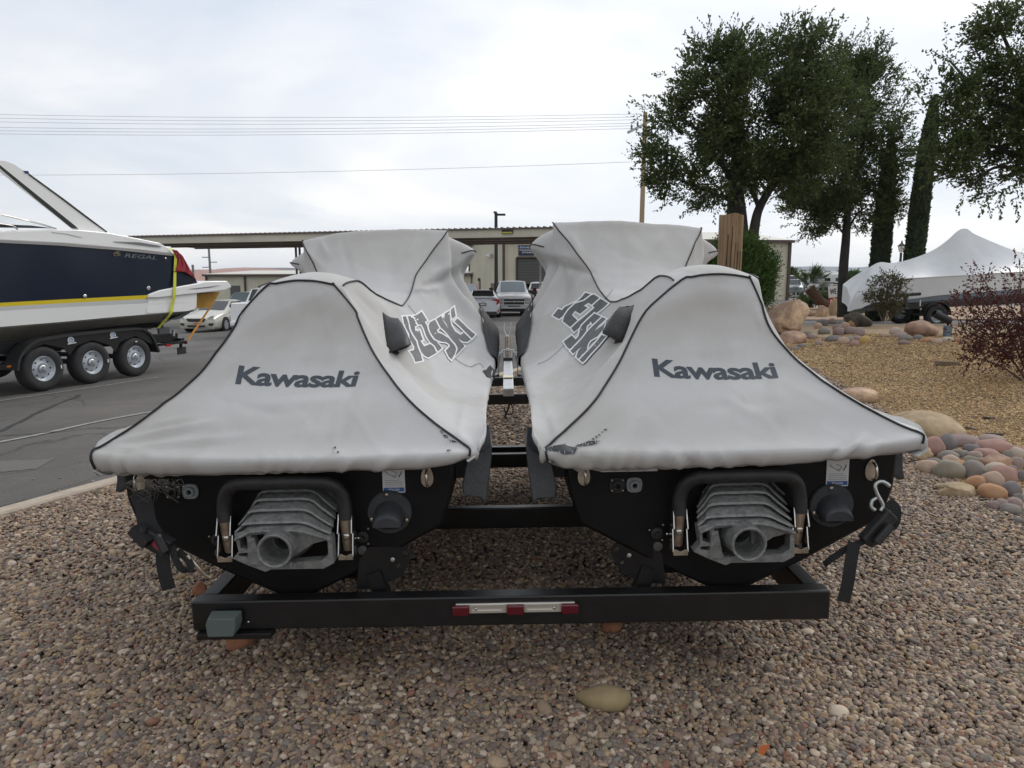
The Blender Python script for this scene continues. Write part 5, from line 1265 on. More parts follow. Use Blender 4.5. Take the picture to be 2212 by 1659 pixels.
def oak(name, label, trunk_pts, trunk_r, blobs, d0, nsp, seed, limbs, lean=(0, 0, .35), leafL=.10, leafW=.05, dens=.02, root_xyz=None, wisps=()):
    """blobs: (u, v, ru, rv) ellipses of the crown in photo pixels at depth d0"""
    rs_ = np.random.RandomState(seed)
    rootp = Vector(root_xyz); root = thing(name, label, 'tree', rootp, group='live oaks of the planting bed')
    rel = lambda p: p-rootp
    for i, tp in enumerate(trunk_pts):
        P = crom([rel(Vector(q)) for q in tp], 5); n = len(P); r0 = trunk_r[i]
        MB().tube(P, [r0*(1.25-.55*k/(n-1) if k > 2 else 1.45-.1*k) for k in range(n)], 12).build('trunk', M_bark, root, smooth=60)
    # limbs into the crown
    for lp, r0 in limbs:
        P = crom([rel(Vector(q)) for q in lp], 6); n = len(P)
        MB().tube(P, [r0*(1-.8*k/(n-1))+.012 for k in range(n)], 7).build('limb', M_bark, root, smooth=60)
    C_, O_ = [], []; tot = sum(b[2]*b[3] for b in blobs)
    for u, v, ru, rv in blobs:
        m_ = int(nsp*ru*rv/tot); c = np.array(rel(atd(u, v, d0))); sx, sz = ru/FD*d0, rv/FD*d0; sy = (sx+sz)*.5
        q = rs_.randn(m_*2, 3); q /= np.linalg.norm(q, axis=1, keepdims=True); rad = rs_.rand(m_*2)**.42
        P = q*rad[:, None]*np.array([sx, sy, sz])
        f = vnoise(P+c, 1.0, Vector((seed, 0, 0)))+.6*vnoise(P+c, 2.3, Vector((0, seed, 0)))
        ok = f > dens+(rad-.6)*.18
        P = P[ok][:m_]; q = q[ok][:m_]
        C_.append(P+c); O_.append(q*np.array([1, 1, .8])+rs_.randn(len(q), 3)*.45+np.array(lean))
    C_ = np.vstack(C_); O_ = np.vstack(O_); O_ /= np.linalg.norm(O_, axis=1, keepdims=True)
    V, F = sprigs(C_, O_, 9, .34*np.exp(rs_.randn(len(C_))*.25), leafL, leafW, rs_)
    Vs, Fs = [V], [F]; off = len(V)
    # long shoots standing out of the outline
    for (u, v, du, dv, k) in wisps:
        a = np.array(rel(atd(u, v, d0))); b = np.array(rel(atd(u+du, v+dv, d0-.2)))
        t = np.linspace(0, 1, k*14); P = a+(b-a)*t[:, None]+rs_.randn(len(t), 3)*.04*(1.2-t)[:, None]
        D = np.tile((b-a)/np.linalg.norm(b-a), (len(t), 1))+rs_.randn(len(t), 3)*.6; D /= np.linalg.norm(D, axis=1, keepdims=True)
        V2, F2 = leaves(P, D, leafL, leafW, rs_); Vs.append(V2); Fs.append(F2+off); off += len(V2)
    mesh_np('crown', np.vstack(Vs), np.vstack(Fs), M_oak, root)
    return root
D1 = 20.5
g1 = gnd(1612, 690, .05); g1 = atd(1612, 690, D1); g1.z = .05
A = lambda u, v, d=D1: atd(u, v, d)
bl1 = [(1500, 300, 95, 85), (1560, 170, 120, 85), (1640, 260, 150, 120), (1700, 150, 95, 95), (1450, 260, 55, 60), (1420, 345, 45, 40), (1520, 400, 70, 45), (1600, 370, 110, 70), (1740, 260, 110, 110), (1760, 120, 65, 55), (1690, 360, 90, 70), (1540, 110, 50, 35), (1445, 385, 40, 40)]
w1 = [(1500, 100, -20, -30, 2), (1540, 90, -10, -55, 2), (1600, 80, 25, -40, 2), (1690, 75, -35, -10, 2), (1760, 90, 40, -70, 3), (1790, 90, 30, -55, 3), (1730, 70, 10, -40, 2), (1450, 210, -60, -5, 2), (1440, 160, -30, 0, 2), (1420, 280, -55, -70, 2), (1410, 330, -45, -5, 2), (1460, 430, -45, 25, 2), (1500, 440, -30, 30, 2), (1395, 300, -40, -70, 1), (1420, 240, -60, -20, 2)]
oak('live_oak', 'broad dark live oak with a forked trunk behind the timber post', [[g1, A(1610, 600), A(1605, 520), A(1598, 440), A(1590, 380)], [A(1606, 610), A(1622, 545), A(1630, 490), A(1640, 450), A(1668, 400)]], [.19, .15], bl1, D1, 10500, 3,
    [([A(1592, 400), A(1540, 330), A(1490, 260)], .08), ([A(1590, 390), A(1600, 280), A(1580, 160)], .09), ([A(1665, 410), A(1710, 320), A(1740, 200)], .09), ([A(1598, 440), A(1520, 410), A(1450, 380)], .06), ([A(1640, 450), A(1600, 330), A(1650, 200)], .06)], root_xyz=g1, wisps=w1)
D2 = 21.0
g2 = gnd(1822, 684, .05); D2 = (g2-CAMP).dot(Vector((0, CP, -SP))); B = lambda u, v: atd(u, v, D2)
bl2 = [(1850, 250, 95, 110), (1900, 330, 65, 80), (1800, 380, 110, 80), (1760, 460, 75, 35), (1840, 460, 80, 40), (1880, 170, 55, 80), (1820, 150, 50, 60), (1900, 440, 55, 45), (1750, 420, 60, 50), (1745, 490, 40, 22)]
w2 = [(1880, 120, -5, -80, 3), (1905, 160, 20, -75, 3), (1920, 220, 25, -60, 3), (1925, 260, 20, -45, 3), (1860, 110, 10, -50, 2), (1930, 350, 30, -30, 2), (1935, 430, 40, 15, 2), (1725, 480, -40, 10, 2), (1740, 505, -20, 18, 2), (1940, 320, 40, -35, 2)]
oak('live_oak', 'live oak with one straight dark trunk beside the dark boulder', [[g2, B(1820, 640), B(1822, 580), B(1827, 520), B(1830, 470), B(1832, 420)]], [.165], bl2, D2, 9000, 5,
    [([B(1829, 500), B(1850, 465), B(1880, 440)], .04), ([B(1828, 515), B(1810, 490), B(1780, 480)], .035), ([B(1832, 430), B(1860, 330), B(1880, 200)], .09), ([B(1832, 430), B(1790, 390), B(1750, 400)], .06)], root_xyz=g2, wisps=w2)
D3 = 17.5
g3 = atd(2330, 735, D3); g3.z = .1; E_ = lambda u, v: atd(u, v, D3)
bl3 = [(2160, 230, 110, 90), (2220, 130, 100, 110), (2060, 250, 70, 50), (2050, 330, 60, 45), (2130, 340, 90, 60), (2200, 380, 100, 60), (2100, 180, 70, 45), (2180, 60, 70, 60), (2040, 190, 50, 40), (2240, 300, 110, 120), (2100, 410, 50, 25), (2300, 220, 130, 160), (2010, 260, 35, 35)]
w3 = [(2060, 130, -50, -22, 2), (2050, 120, -8, -70, 2), (2090, 140, -95, -28, 3), (2100, 120, 20, -60, 2), (2140, 70, -60, -20, 2), (2170, 30, -20, -60, 2), (2010, 260, -30, -70, 2), (1990, 240, -30, 10, 2), (2030, 380, -40, 25, 2), (2080, 420, -10, 40, 2), (2130, 420, 10, 45, 2), (2160, 430, 0, 40, 2), (2190, 430, 10, 45, 2), (1990, 330, -35, 5, 1)]
oak('live_oak', 'loose airy live oak hanging in from the right edge of the frame', [[g3, E_(2330, 600), E_(2320, 480), E_(2290, 380)]], [.2], bl3, D3, 6200, 8,
    [([E_(2290, 380), E_(2180, 330), E_(2060, 280)], .08), ([E_(2300, 400), E_(2220, 200), E_(2160, 60)], .10), ([E_(2280, 390), E_(2160, 360), E_(2100, 400)], .05), ([E_(2240, 260), E_(2120, 200), E_(2050, 130)], .05)], root_xyz=g3, dens=.10, wisps=w3)

# Italian cypresses: clipped green columns
M_cyp = leaf_mat('cypress_leaf', (.036, .054, .026), (.085, .108, .055), .15, .8)
def cypress(label, d, base_uv, prof, seed):
    """prof: (v, u_mid, half width px)"""
    rs_ = np.random.RandomState(seed); b = atd(*base_uv, d); b.z = -.1
    root = thing('italian_cypress', label, 'tree', b, group='clipped cypress columns')
    zs, xs, ws = [], [], []
    for v, um, hw in prof:
        p = atd(um-3, v, d)-b; zs.append(p.z); xs.append(p.x); ws.append(hw*.68/FD*d)
    ysm = [atd(um, v, d).y-b.y for v, um, hw in prof]
    rings = []
    for z, x, w_, yy in zip(zs, xs, ws, ysm): rings.append([Vector((x+w_*.9*math.cos(a), w_*.9*math.sin(a), z)) for a in [2*math.pi*q/14 for q in range(14)]])
    MB().loft(rings, cap=True).build('trunk', M_bark, root, smooth=60)
    n = 9000; z = min(zs)+(max(zs)-min(zs))*rs_.rand(n); o_ = np.argsort(zs); zz_, xx_, ww_ = np.array(zs)[o_], np.array(xs)[o_], np.array(ws)[o_]
    a = 2*math.pi*rs_.rand(n); w_ = np.interp(z, zz_, ww_)*(1+.06*rs_.randn(n)); x = np.interp(z, zz_, xx_)+w_*np.cos(a); y = w_*np.sin(a)
    D = np.c_[np.cos(a)*.5, np.sin(a)*.5, np.full(n, 1.0)]+rs_.randn(n, 3)*.25; D /= np.linalg.norm(D, axis=1, keepdims=True)
    V, F = leaves(np.c_[x, y, z], D, .16, .07, rs_); mesh_np('crown', V, F, M_cyp, root)
cypress('clipped cypress column directly right of the straight oak trunk', 27, (1897, 640), [(694, 1897, 22), (570, 1898, 23), (500, 1899, 22), (440, 1901, 20), (380, 1902, 15), (340, 1903, 9), (315, 1903, 3)], 1)
cypress('clipped cypress column standing alone beside the street lamp', 26, (1970, 640), [(696, 1970, 22), (545, 1971, 23), (480, 1973, 22), (400, 1976, 21), (330, 1980, 19), (285, 1983, 14), (255, 1985, 8), (230, 1985, 2)], 2)
cypress('clipped cypress column half hidden behind the forked oak', 30, (1578, 640), [(690, 1578, 19), (560, 1580, 19), (480, 1581, 18), (400, 1582, 16), (300, 1584, 10), (240, 1585, 3)], 3)

# round green bush by the timber post
def bush(name, label, blobs, d, n, m, seed, L, W, stems=(), twig=.16, nleaf=7, lean=(0, 0, .6), base=None, cat='shrub', group=None):
    rs_ = np.random.RandomState(seed); root = thing(name, label, cat, base, group=group); b = np.array(base); C_, O_ = [], []; tot = sum(q[2]*q[3] for q in blobs)
    for u, v, ru, rv in blobs:
        k = int(n*ru*rv/tot); c = np.array(atd(u, v, d))-b; q = rs_.randn(k, 3); q /= np.linalg.norm(q, axis=1, keepdims=True)
        C_.append(c+q*(rs_.rand(k)**.45)[:, None]*np.array([ru, (ru+rv)/2, rv])/FD*d); O_.append(q+rs_.randn(k, 3)*.5+np.array(lean))
    C_ = np.vstack(C_); O_ = np.vstack(O_); O_ /= np.linalg.norm(O_, axis=1, keepdims=True)
    V, F = sprigs(C_, O_, nleaf, twig*np.exp(rs_.randn(len(C_))*.2), L, W, rs_); mesh_np('foliage', V, F, m, root)
    for P in stems:
        Q = crom([Vector(atd(u, v, d))-Vector(base) for u, v in P], 5); k = len(Q)
        MB().tube(Q, [.016*(1-.7*i/(k-1)) for i in range(k)], 5).build('stem', mat('brown_stem', (.10, .065, .05), .9), root, smooth=60)
    return root
M_bush = leaf_mat('bright_bush_leaf', (.035, .075, .014), (.085, .150, .030), .25)
b = atd(1600, 690, 17.0); b.z = .05
bush('round_bush', 'rounded bright green bush behind the timber post', [(1600, 600, 62, 62), (1570, 570, 48, 48), (1640, 585, 34, 52), (1545, 590, 25, 40), (1610, 640, 55, 40), (1600, 545, 45, 32)], 17.0, 5200, M_bush, 4, .075, .024, base=b, twig=.2, nleaf=8, lean=(0, 0, 1.0))
M_nand = leaf_mat('nandina_leaf', (.045, .065, .020), (.120, .085, .045), .3)
b = gnd(1912, 694, .0); dn = 20.5; b = atd(1912, 694, dn); b.z = .02
bush('nandina_shrub', 'multi stemmed shrub with sparse green top left of the boat trailer wheel', [(1920, 605, 24, 14), (1905, 650, 30, 18), (1930, 640, 24, 26), (1925, 670, 22, 14), (1885, 640, 14, 12), (1895, 615, 14, 8), (1942, 612, 14, 8)], dn, 520, M_nand, 6, .085, .03,
     stems=[((1905, 694), (1893, 660), (1885, 632)), ((1910, 694), (1905, 655), (1900, 615)), ((1915, 694), (1918, 650), (1915, 605)), ((1919, 694), (1930, 650), (1938, 612)), ((1922, 694), (1936, 668), (1942, 640)), ((1908, 694), (1896, 670), (1890, 650))], base=b, twig=.18, nleaf=6)
M_redl = leaf_mat('dark_red_leaf', (.055, .020, .020), (.150, .055, .045), .3)
b = atd(2225, 830, 9.0); b.z = .15; dr = 9.0
bush('red_shrub', 'dark red leaved shrub at the right edge in front of the covered boat', [(2165, 735, 70, 40), (2190, 680, 50, 45), (2110, 690, 40, 22), (2140, 770, 40, 24), (2200, 770, 40, 40), (2115, 612, 16, 30), (2205, 600, 14, 55), (2080, 655, 22, 20), (2130, 650, 30, 22), (2090, 720, 30, 20), (2100, 775, 22, 22), (2230, 720, 40, 70)], dr, 1050, M_redl, 9, .034, .024,
     stems=[((2225, 830), (2180, 770), (2130, 720), (2090, 680)), ((2228, 830), (2190, 740), (2150, 650), (2118, 590)), ((2232, 830), (2215, 740), (2205, 650), (2203, 560)), ((2222, 832), (2160, 790), (2100, 770)), ((2224, 830), (2170, 760), (2100, 720), (2070, 700)), ((2230, 830), (2200, 720), (2180, 640))], base=b, twig=.14, nleaf=7, lean=(-.2, 0, .7))
# leaning fan palm with a fallen trunk
b = gnd(1800, 668, -.1); dp_ = (b-CAMP).dot(Vector((0, CP, -SP))); root = thing('fan_palm', 'small fan palm leaning over on its bent trunk', 'palm', b)
Q = crom([Vector(atd(u, v, dp_))-b for u, v in ((1812, 664), (1790, 661), (1772, 650), (1757, 634), (1748, 622))], 5); k = len(Q)
MB().tube(Q, [.20+.09*i/(k-1) for i in range(k)], 10).build('trunk', mat('palm_trunk', (.10, .06, .04), .95, var=.4, vscale=9, bump=.8, bscale=14), root, smooth=60)
rs_ = np.random.RandomState(5); M_palm = leaf_mat('palm_leaf', (.030, .055, .018), (.075, .11, .035), .2); c = Q[-1]
V_, F_ = [], []
for i in range(46):
    a = R(rs_.uniform(-190, 10)); el = rs_.uniform(-.3, 1.3); dirv = Vector((math.cos(a)*math.cos(el)*.6+(.35 if rs_.rand() < .4 else -.15), math.sin(a)*math.cos(el)*.6, math.sin(el))).normalized(); st = c+dirv*rs_.uniform(.35, .75)
    nb = 12; ax = dirv.cross(Vector((rs_.randn(), rs_.randn(), rs_.randn()))).normalized()
    for q in range(nb):
        dd = (Matrix.Rotation(R(-75+150*q/(nb-1)), 3, dirv.cross(ax)) @ dirv); dd = (dd+Vector((.12, 0, -.1))).normalized(); s_ = dd.cross(ax).normalized() if dd.cross(ax).length > 1e-3 else Vector((0, 0, 1)); L = rs_.uniform(.5, .8)
        V_ += [st-s_*.01, st+dd*L*.5-s_*.018, st+dd*L, st+dd*L*.5+s_*.018]; F_.append((len(V_)-4, len(V_)-3, len(V_)-2, len(V_)-1))
mesh_np('fronds', np.array([tuple(v) for v in V_]), np.array(F_), M_palm, root)
# clumps of low plants beside the palm and far trees
b = gnd(1790, 664, -.1); bush('low_bush', 'low green ground plants under the leaning palm', [(1790, 648, 30, 12), (1740, 655, 20, 8)], dp_+1, 500, M_bush, 31, .14, .05, base=b, twig=.25)
b = atd(1653, 640, 95); b.z = -.3; bush('far_tree', 'small dark tree at the far corner of the building', [(1708, 602, 12, 18)], 95, 350, M_oak, 33, .35, .2, base=b, twig=.5, cat='tree')
b = atd(1842, 620, 110); b.z = -.3; bush('far_tree', 'pale green far tree above the dumpster', [(1843, 603, 14, 12)], 110, 350, M_bush, 34, .4, .2, base=b, twig=.5, cat='tree')

# timber post
pz = 8.6; pt = thing('timber_post', 'thick weathered timber post cut square at the top', 'post', (atd(1575, 585, pz).x, atd(1575, 585, pz).y, .05))
M_timber = mat('timber_grain', S(98, 78, 56), .9, col2=S(160, 134, 102), vscale=5, stretch=(9, 9, .5), bump=.5, bscale=16, detail=8)
zt = atd(1575, 466, pz).z-.05; rr = 25.0/FD*pz
rs_ = np.random.RandomState(2); rings = []
for zq in (0, .6, 1.2, 1.7, zt-.012, zt):
    rings.append([Vector(((rr*(1.0 if zq < zt else .96))*math.cos(a)*(1+.03*math.sin(9*a+2)), rr*math.sin(a)*(1+.03*math.sin(7*a)), zq+(.012*math.sin(3*a) if zq >= zt-.02 else 0))) for a in [2*math.pi*q/40 for q in range(40)]])
MB().loft(rings, cap=True).build('shaft', M_timber, pt, smooth=50)
for a0, z0, L in ((-1.2, .9, .8), (-1.75, 1.0, 1.0), (-1.45, 1.3, .5), (-2.1, .8, 1.1), (-.9, 1.1, .6)):
    P = [Vector((rr*1.002*math.cos(a0+.03*math.sin(k)), rr*1.002*math.sin(a0+.03*math.sin(k)), z0+L*k/8)) for k in range(9)]
    MB().tube(P, .005, 4).build('drying_crack', mat('crack_dark', (.03, .022, .015), .95), pt)
# ================================================================== CABIN CRUISER ON ITS TRIPLE AXLE TRAILER
M_gel = mat('white_gelcoat', (.80, .80, .78), .22, coat=.4)
M_navy = mat('navy_gelcoat', (.006, .011, .026), .28, coat=.12, spec=.3)
M_stripe = mat('yellow_stripe', (.62, .47, .01), .35)
M_gband = mat('grey_stripe', (.50, .50, .49), .35)
M_bottom = mat('hull_bottom', (.40, .385, .34), .5, var=.12, vscale=2)
M_tyre = mat('tyre_rubber', (.022, .022, .023), .8, var=.2, vscale=12, bump=.3, bscale=60)
M_rimw = mat('silver_rim', (.50, .53, .57), .4, metal=.5)
M_amber = mat('amber_board', (.42, .22, .02), .6, var=.25, vscale=3)
M_yweb = mat('yellow_webbing', (.58, .60, .06), .8)
M_cloth = mat('red_cloth', (.30, .022, .035), .85, var=.2, vscale=3)
BA = Vector((.3, .954, 0)).normalized(); BN = Vector((BA.y, -BA.x, 0))
B0 = on_asph(96, 846); B_z = asph_z(B0.x, B0.y); B0.z = B_z
BROT = math.atan2(BA.y, BA.x)
def bl_d(u, v, y=0.0):
    """local boat point on the lengthwise plane y (0 = wheel face, + away)"""
    r = ray(u, v); p0 = B0-BN*y; t = (p0-CAMP).dot(BN)/r.dot(BN); q = CAMP+r*t-B0
    return Vector((q.dot(BA), y, q.z))
def bl(x, y_, y=0.0): return bl_d(x*.3418, 297+y_*.3418, y)
def b3(x, y_): return ((x/3.017)/1.8517, (1050+y_/3.017)/1.8517)
boat = thing('cabin_cruiser', 'large navy and white cabin cruiser with a yellow stripe and slanted arch', 'boat', B0, (0, 0, BROT))
BW = 2.55; YC = BW/2
def sidepoly(name, pix, m, y0, y1, par=None, bevel=0, smooth=0):
    P = [bl(a, b, y0) for a, b in pix]
    return MB().prism([(p.x, p.z) for p in P], lambda a, b, t: Vector((a, y0+t, b)), y1-y0).build(name, m, par or boat, smooth=smooth, bevel=bevel)
JL = [(-60, 652), (0, 655), (400, 675), (700, 700), (900, 718), (1108, 742)]
TL = [(-60, 1048), (0, 1045), (500, 1018), (935, 996)]
BL_ = [(-60, 1073), (0, 1070), (500, 1042), (935, 1020)]
GL = [(-60, 1098), (0, 1095), (500, 1066), (920, 1045)]
CL = [(-60, 1203), (0, 1197), (400, 1165), (800, 1128), (1100, 1101), (1192, 1097)]
KL = [(-60, 1263), (0, 1258), (400, 1222), (800, 1187), (1060, 1155)]
def curve(pix, y=0.0):
    P = [bl(a, b, y) for a, b in pix]; return lambda s: float(np.interp(s, [p.x for p in P], [p.z for p in P])) if P[0].x <= s <= P[-1].x else (P[0].z+(s-P[0].x)*(P[1].z-P[0].z)/(P[1].x-P[0].x) if s < P[0].x else P[-1].z)
fJ, fT, fB, fG, fC, fK = [curve(q, yy) for q, yy in ((JL, 0), (TL, 0), (BL_, 0), (GL, 0), (CL, 0), (KL, .55))]
s0 = bl(-60, 1000).x; sT = bl(1245, 1000).x; sC = bl(1192, 1097).x
# hull sides and bottom (stern part straight, bow part closing outside the frame to the left)
st = [s0-6.2, s0-5.6, s0-4.6, s0-3.4, s0-2.2, s0-1.0, s0, s0+1.2, s0+2.4, sC]
hb = [.03, .28, .66, .98, 1.18, 1.26, YC, YC, YC, YC]
rise = [.75, .5, .25, .10, .03, 0, 0, 0, 0, 0]
def ring(s, h, ri, rows):
    L = []; near = [(YC-h*k, z) for k, z in rows]
    return [Vector((s, y, z)) for y, z in near]+[Vector((s, 2*YC-y, z)) for y, z in near[::-1]]
R1 = [ring(s, h, ri, [(1, fG(s)), (.985, fC(s)+ri), (.93, fC(s)+ri-.02), (.5, fK(s)-.06+ri*.8), (0.0, fK(s)-.27+ri*.8)]) for s, h, ri in zip(st, hb, rise)]
mbh = MB(); mbh.loft(R1, cap=True); hull = mbh.build('hull', M_gel, boat, smooth=30)
R2 = [ring(s, h-.004, ri, [(.984, fC(s)+ri-.022), (.935, fC(s)+ri-.03), (.5, fK(s)-.066+ri*.8), (0.0, fK(s)-.276+ri*.8)]) for s, h, ri in zip(st, hb, rise)]
mb2 = MB(); mb2.loft(R2, cap=False); mb2.build('hull_bottom', M_bottom, boat, smooth=30)
for nm, fa, fb, m in (('grey_stripe', fB, fG, M_gband), ('yellow_stripe', fT, fB, M_stripe)):
    e_ = bl(935, 1010).x
    ss = [q for q in st if q < e_]+[e_]
    hh = np.interp(ss, st, hb)
    MB().loft([ring(s, h+.002, 0, [(1, fa(s)), (1, fb(s))]) for s, h in zip(ss, hh)], cap=True).build(nm, m, boat, smooth=30)
e_ = bl(1108, 742).x; ss = [q for q in st if q < e_]+[e_]; hh = np.interp(ss, st, hb)
nav = MB(); nav.loft([ring(s, h, 0, [(1, fJ(s)), (1, min(fT(s), fJ(s)-.1))]) for s, h in zip(ss, hh)], cap=True); navy = nav.build('side_panel', M_navy, boat, smooth=30)
sidepoly('stern_quarter', [(1106, 742), (1135, 748), (1160, 765), (1200, 830), (1252, 925), (1110, 950), (1010, 985), (1000, 1000)], M_navy, .01, BW-.01)
sidepoly('stern_lower', [(930, 1000), (1010, 985), (1245, 978), (1241, 1078), (1192, 1096), (1060, 1104), (930, 1110)], M_gel, .004, BW-.004, hull)
# rub rail and deck
MB().loft([ring(s, h+.02, 0, [(1, fJ(s)+.02), (1, fJ(s)-.025)]) for s, h in zip(ss, hh)], cap=True).build('rub_rail', mat('rail_grey', (.30, .29, .28), .4), boat, smooth=30)
sidepoly('deck', [(1100, 736), (900, 712), (700, 694), (400, 669), (0, 649), (-60, 646), (-60, 592), (0, 592), (350, 580), (490, 582), (680, 600), (860, 635), (1010, 665), (1060, 695)], M_gel, .03, BW-.03, bevel=.03)
MB().loft([ring(s, h-.03, 0, [(1, fJ(s)+.02), (.9, fJ(s)+.33), (.3, fJ(s)+.42)]) for s, h in zip(st[:7], hb[:7])], cap=True).build('foredeck', M_gel, boat, smooth=30)
sidepoly('deck_vent', [(722, 657), (880, 662), (1000, 682), (1022, 691), (960, 688), (860, 675)], mat('vent_grey', (.16, .17, .18), .5), .012, .05)
sidepoly('deck_crease', [(330, 597), (420, 606), (520, 630), (515, 633), (415, 610), (330, 600)], M_gband, .022, .04)
# windshield frame
mb = MB(); mb.tube(crom([bl(-60, 470, .25), bl(0, 485, .25), (bl(250, 545, .25)), bl(355, 577, .25)], 4), .014, 6); mb.build('windshield_rail', M_chrome, boat, smooth=60)
sidepoly('windshield', [(-60, 478), (0, 492), (240, 548), (330, 574), (-60, 574)], mat('clear_glass', (.92, .95, .96), .03, trans=.95), .26, .275)
sidepoly('side_window', [(-60, 545), (0, 548), (200, 556), (345, 575), (-60, 568)], mat('dark_glass', (.02, .024, .028), .08), .02, .06)
mb = MB(); mb.tube(crom([bl(-60, 533, .02), bl(0, 545, .02), bl(70, 556, .02), bl(112, 580, .02)], 4), .014, 6); mb.build('grab_rail', M_chrome, boat, smooth=60)
# radar arch: two slanting legs and the top
ARCH = [(-330, 128), (-60, 140), (0, 146), (40, 151), (85, 168), (190, 235), (400, 390), (560, 512), (682, 602), (502, 584), (470, 560), (250, 385), (0, 184), (-60, 178), (-330, 168)]
arch = sidepoly('radar_arch', ARCH, M_gel, .16, .30)
sidepoly('far_leg', ARCH, M_gel, BW-.30, BW-.16, arch)
sidepoly('arch_top', [(-330, 130), (0, 150), (40, 154), (75, 168), (0, 172), (-330, 160)], M_gel, .29, BW-.29, arch)
sidepoly('arch_gasket', [(-60, 168), (0, 174), (255, 380), (478, 560), (492, 575), (455, 572), (240, 398), (0, 192), (-60, 186)], mat('black_gasket', (.012,)*3, .6), .148, .165, arch)
sidepoly('arch_edge', [(185, 228), (400, 384), (560, 505), (678, 594), (674, 600), (556, 514), (395, 392), (182, 236)], mat('black_gasket', (.012,)*3, .6), .15, .17, arch)
sidepoly('nav_light', [(150, 210), (180, 212), (184, 230), (162, 226)], mat('blue_lamp', (.01, .02, .16), .3), .15, .26, arch)
# swim platform and drive
plat = sidepoly('swim_platform', [(936, 1013), (942, 992), (1010, 966), (1110, 946), (1250, 921), (1300, 909), (1436, 906), (1450, 920), (1466, 946), (1420, 966), (1200, 990), (1005, 1013)], M_gel, -.04, BW+.04, bevel=.02)
sidepoly('platform_slot', [(1190, 957), (1300, 945), (1395, 934), (1330, 948), (1240, 957)], mat('vent_grey', (.16, .17, .18), .5), -.05, -.035, plat)
sidepoly('drive_cover', [(1246, 992), (1390, 974), (1342, 1066), (1300, 1076), (1196, 1083), (1196, 1071), (1241, 1072)], M_amber, .25, BW-.5)
sidepoly('trim_tab', [(1075, 1150), (1100, 1140), (1190, 1098), (1222, 1090), (1222, 1096), (1150, 1140), (1110, 1152)], mat('tab_steel', (.10, .11, .12), .4, .6), .12, .8)
# name, emblem and hull fittings
def bplane(pix0, pix1, pixh, y=-.006):
    a, b, h = bl(*pix0, y), bl(*pix1, y), bl(*pixh, y); return lambda q, r: a+(b-a)*q+(h-a)*r
text_obj('REGAL', bplane((787, 757), (990, 772), (792, 732)), 'name_lettering', mat('silver_letter', (.20, .21, .22), .4, .5), navy, .0, .15, 1, 1)
mb = MB(); c = bl(738, 735, -.008)
mb.tube([c+Vector((.085*math.cos(a), 0, .038*math.sin(a)+.012*math.cos(a))) for a in np.linspace(.3, 6.0, 22)], .006, 5); mb.tube(crom([c+Vector((-.07, 0, -.02)), c+Vector((0, 0, .012)), c+Vector((.05, 0, .01)), c+Vector((.02, 0, -.012)), c+Vector((.07, 0, -.03))], 4), .006, 5)
mb.build('emblem', mat('gold_trim', (.20, .17, .10), .4, .5), navy, smooth=60)
for (x, y_, r_) in ((535, 1004, .038), (937, 953, .045), (1045, 765, .022)):
    c = bl(x, y_, 0); MB().lathe([(r_, 0), (r_, .012), (r_*.6, .018), (r_*.5, .006), (.0, .006)], Matrix.Translation(c) @ Matrix.Rotation(R(90), 4, 'X'), 16).build('through_hull', M_chrome, navy, smooth=40)

# yellow strap and red cloth over the stern
ystrap = thing('tie_down_strap', 'long yellow webbing strap holding down the stern of the cabin cruiser', 'strap', B0, (0, 0, BROT))
P = [bl(a, b, y) for a, b, y in ((1066, 698, .1), (1090, 712, .0), (1109, 742, -.03), (1106, 850, -.03), (1104, 945, -.055), (1101, 1000, -.06), (1090, 1060, -.03), (1078, 1112, -.02), (1040, 1160, .1), (1000, 1205, .2))]
mb = MB(); webbing(mb, P, .075, .004, side=Vector((1, 0, 0))); mb.build('strap_webbing', M_yweb, ystrap, smooth=30)
MB().box(bl(1106, 848, -.036), (.085, .006, .012)).build('strap_keeper', M_web, ystrap, smooth=0)
mb = MB(); webbing(mb, [bl(1330, 1070, .6), bl(1270, 1160, .6), bl(1188, 1280, .5)], .05, .004, side=Vector((1, 0, 0))); mb.build('lower_strap', mat('orange_webbing', (.50, .22, .02), .8), ystrap)
EL = [(1088, 706), (1113, 745), (1122, 790), (1113, 848)]; ER = [(1122, 716), (1160, 760), (1205, 838), (1240, 900)]
ql, qr = crom([(a, b, 0) for a, b in EL], 5), crom([(a, b, 0) for a, b in ER], 5); vs = []; NU = 12
for i, (a, b) in enumerate(zip(ql, qr)):
    for j in range(NU+1):
        t = j/NU; p = a.lerp(b, t); sag = 22*math.sin(math.pi*t)*(i/len(ql))**3*(-1)
        vs.append(bl(p.x, p.y+sag, -.025-.03*abs(math.sin(t*9+i*.35))+.02*t))
n_ = NU+1; fs = [(i*n_+j, i*n_+j+1, (i+1)*n_+j+1, (i+1)*n_+j) for i in range(len(ql)-1) for j in range(NU)]
o = MB().add(vs, fs).build('red_cloth', M_cloth, smooth=180); o.location = B0; o.rotation_euler = (0, 0, BROT); sd = o.modifiers.new('thick', 'SOLIDIFY'); sd.thickness = .01
setp(o, 'crumpled red cloth tied over the stern corner of the cabin cruiser', 'cloth')

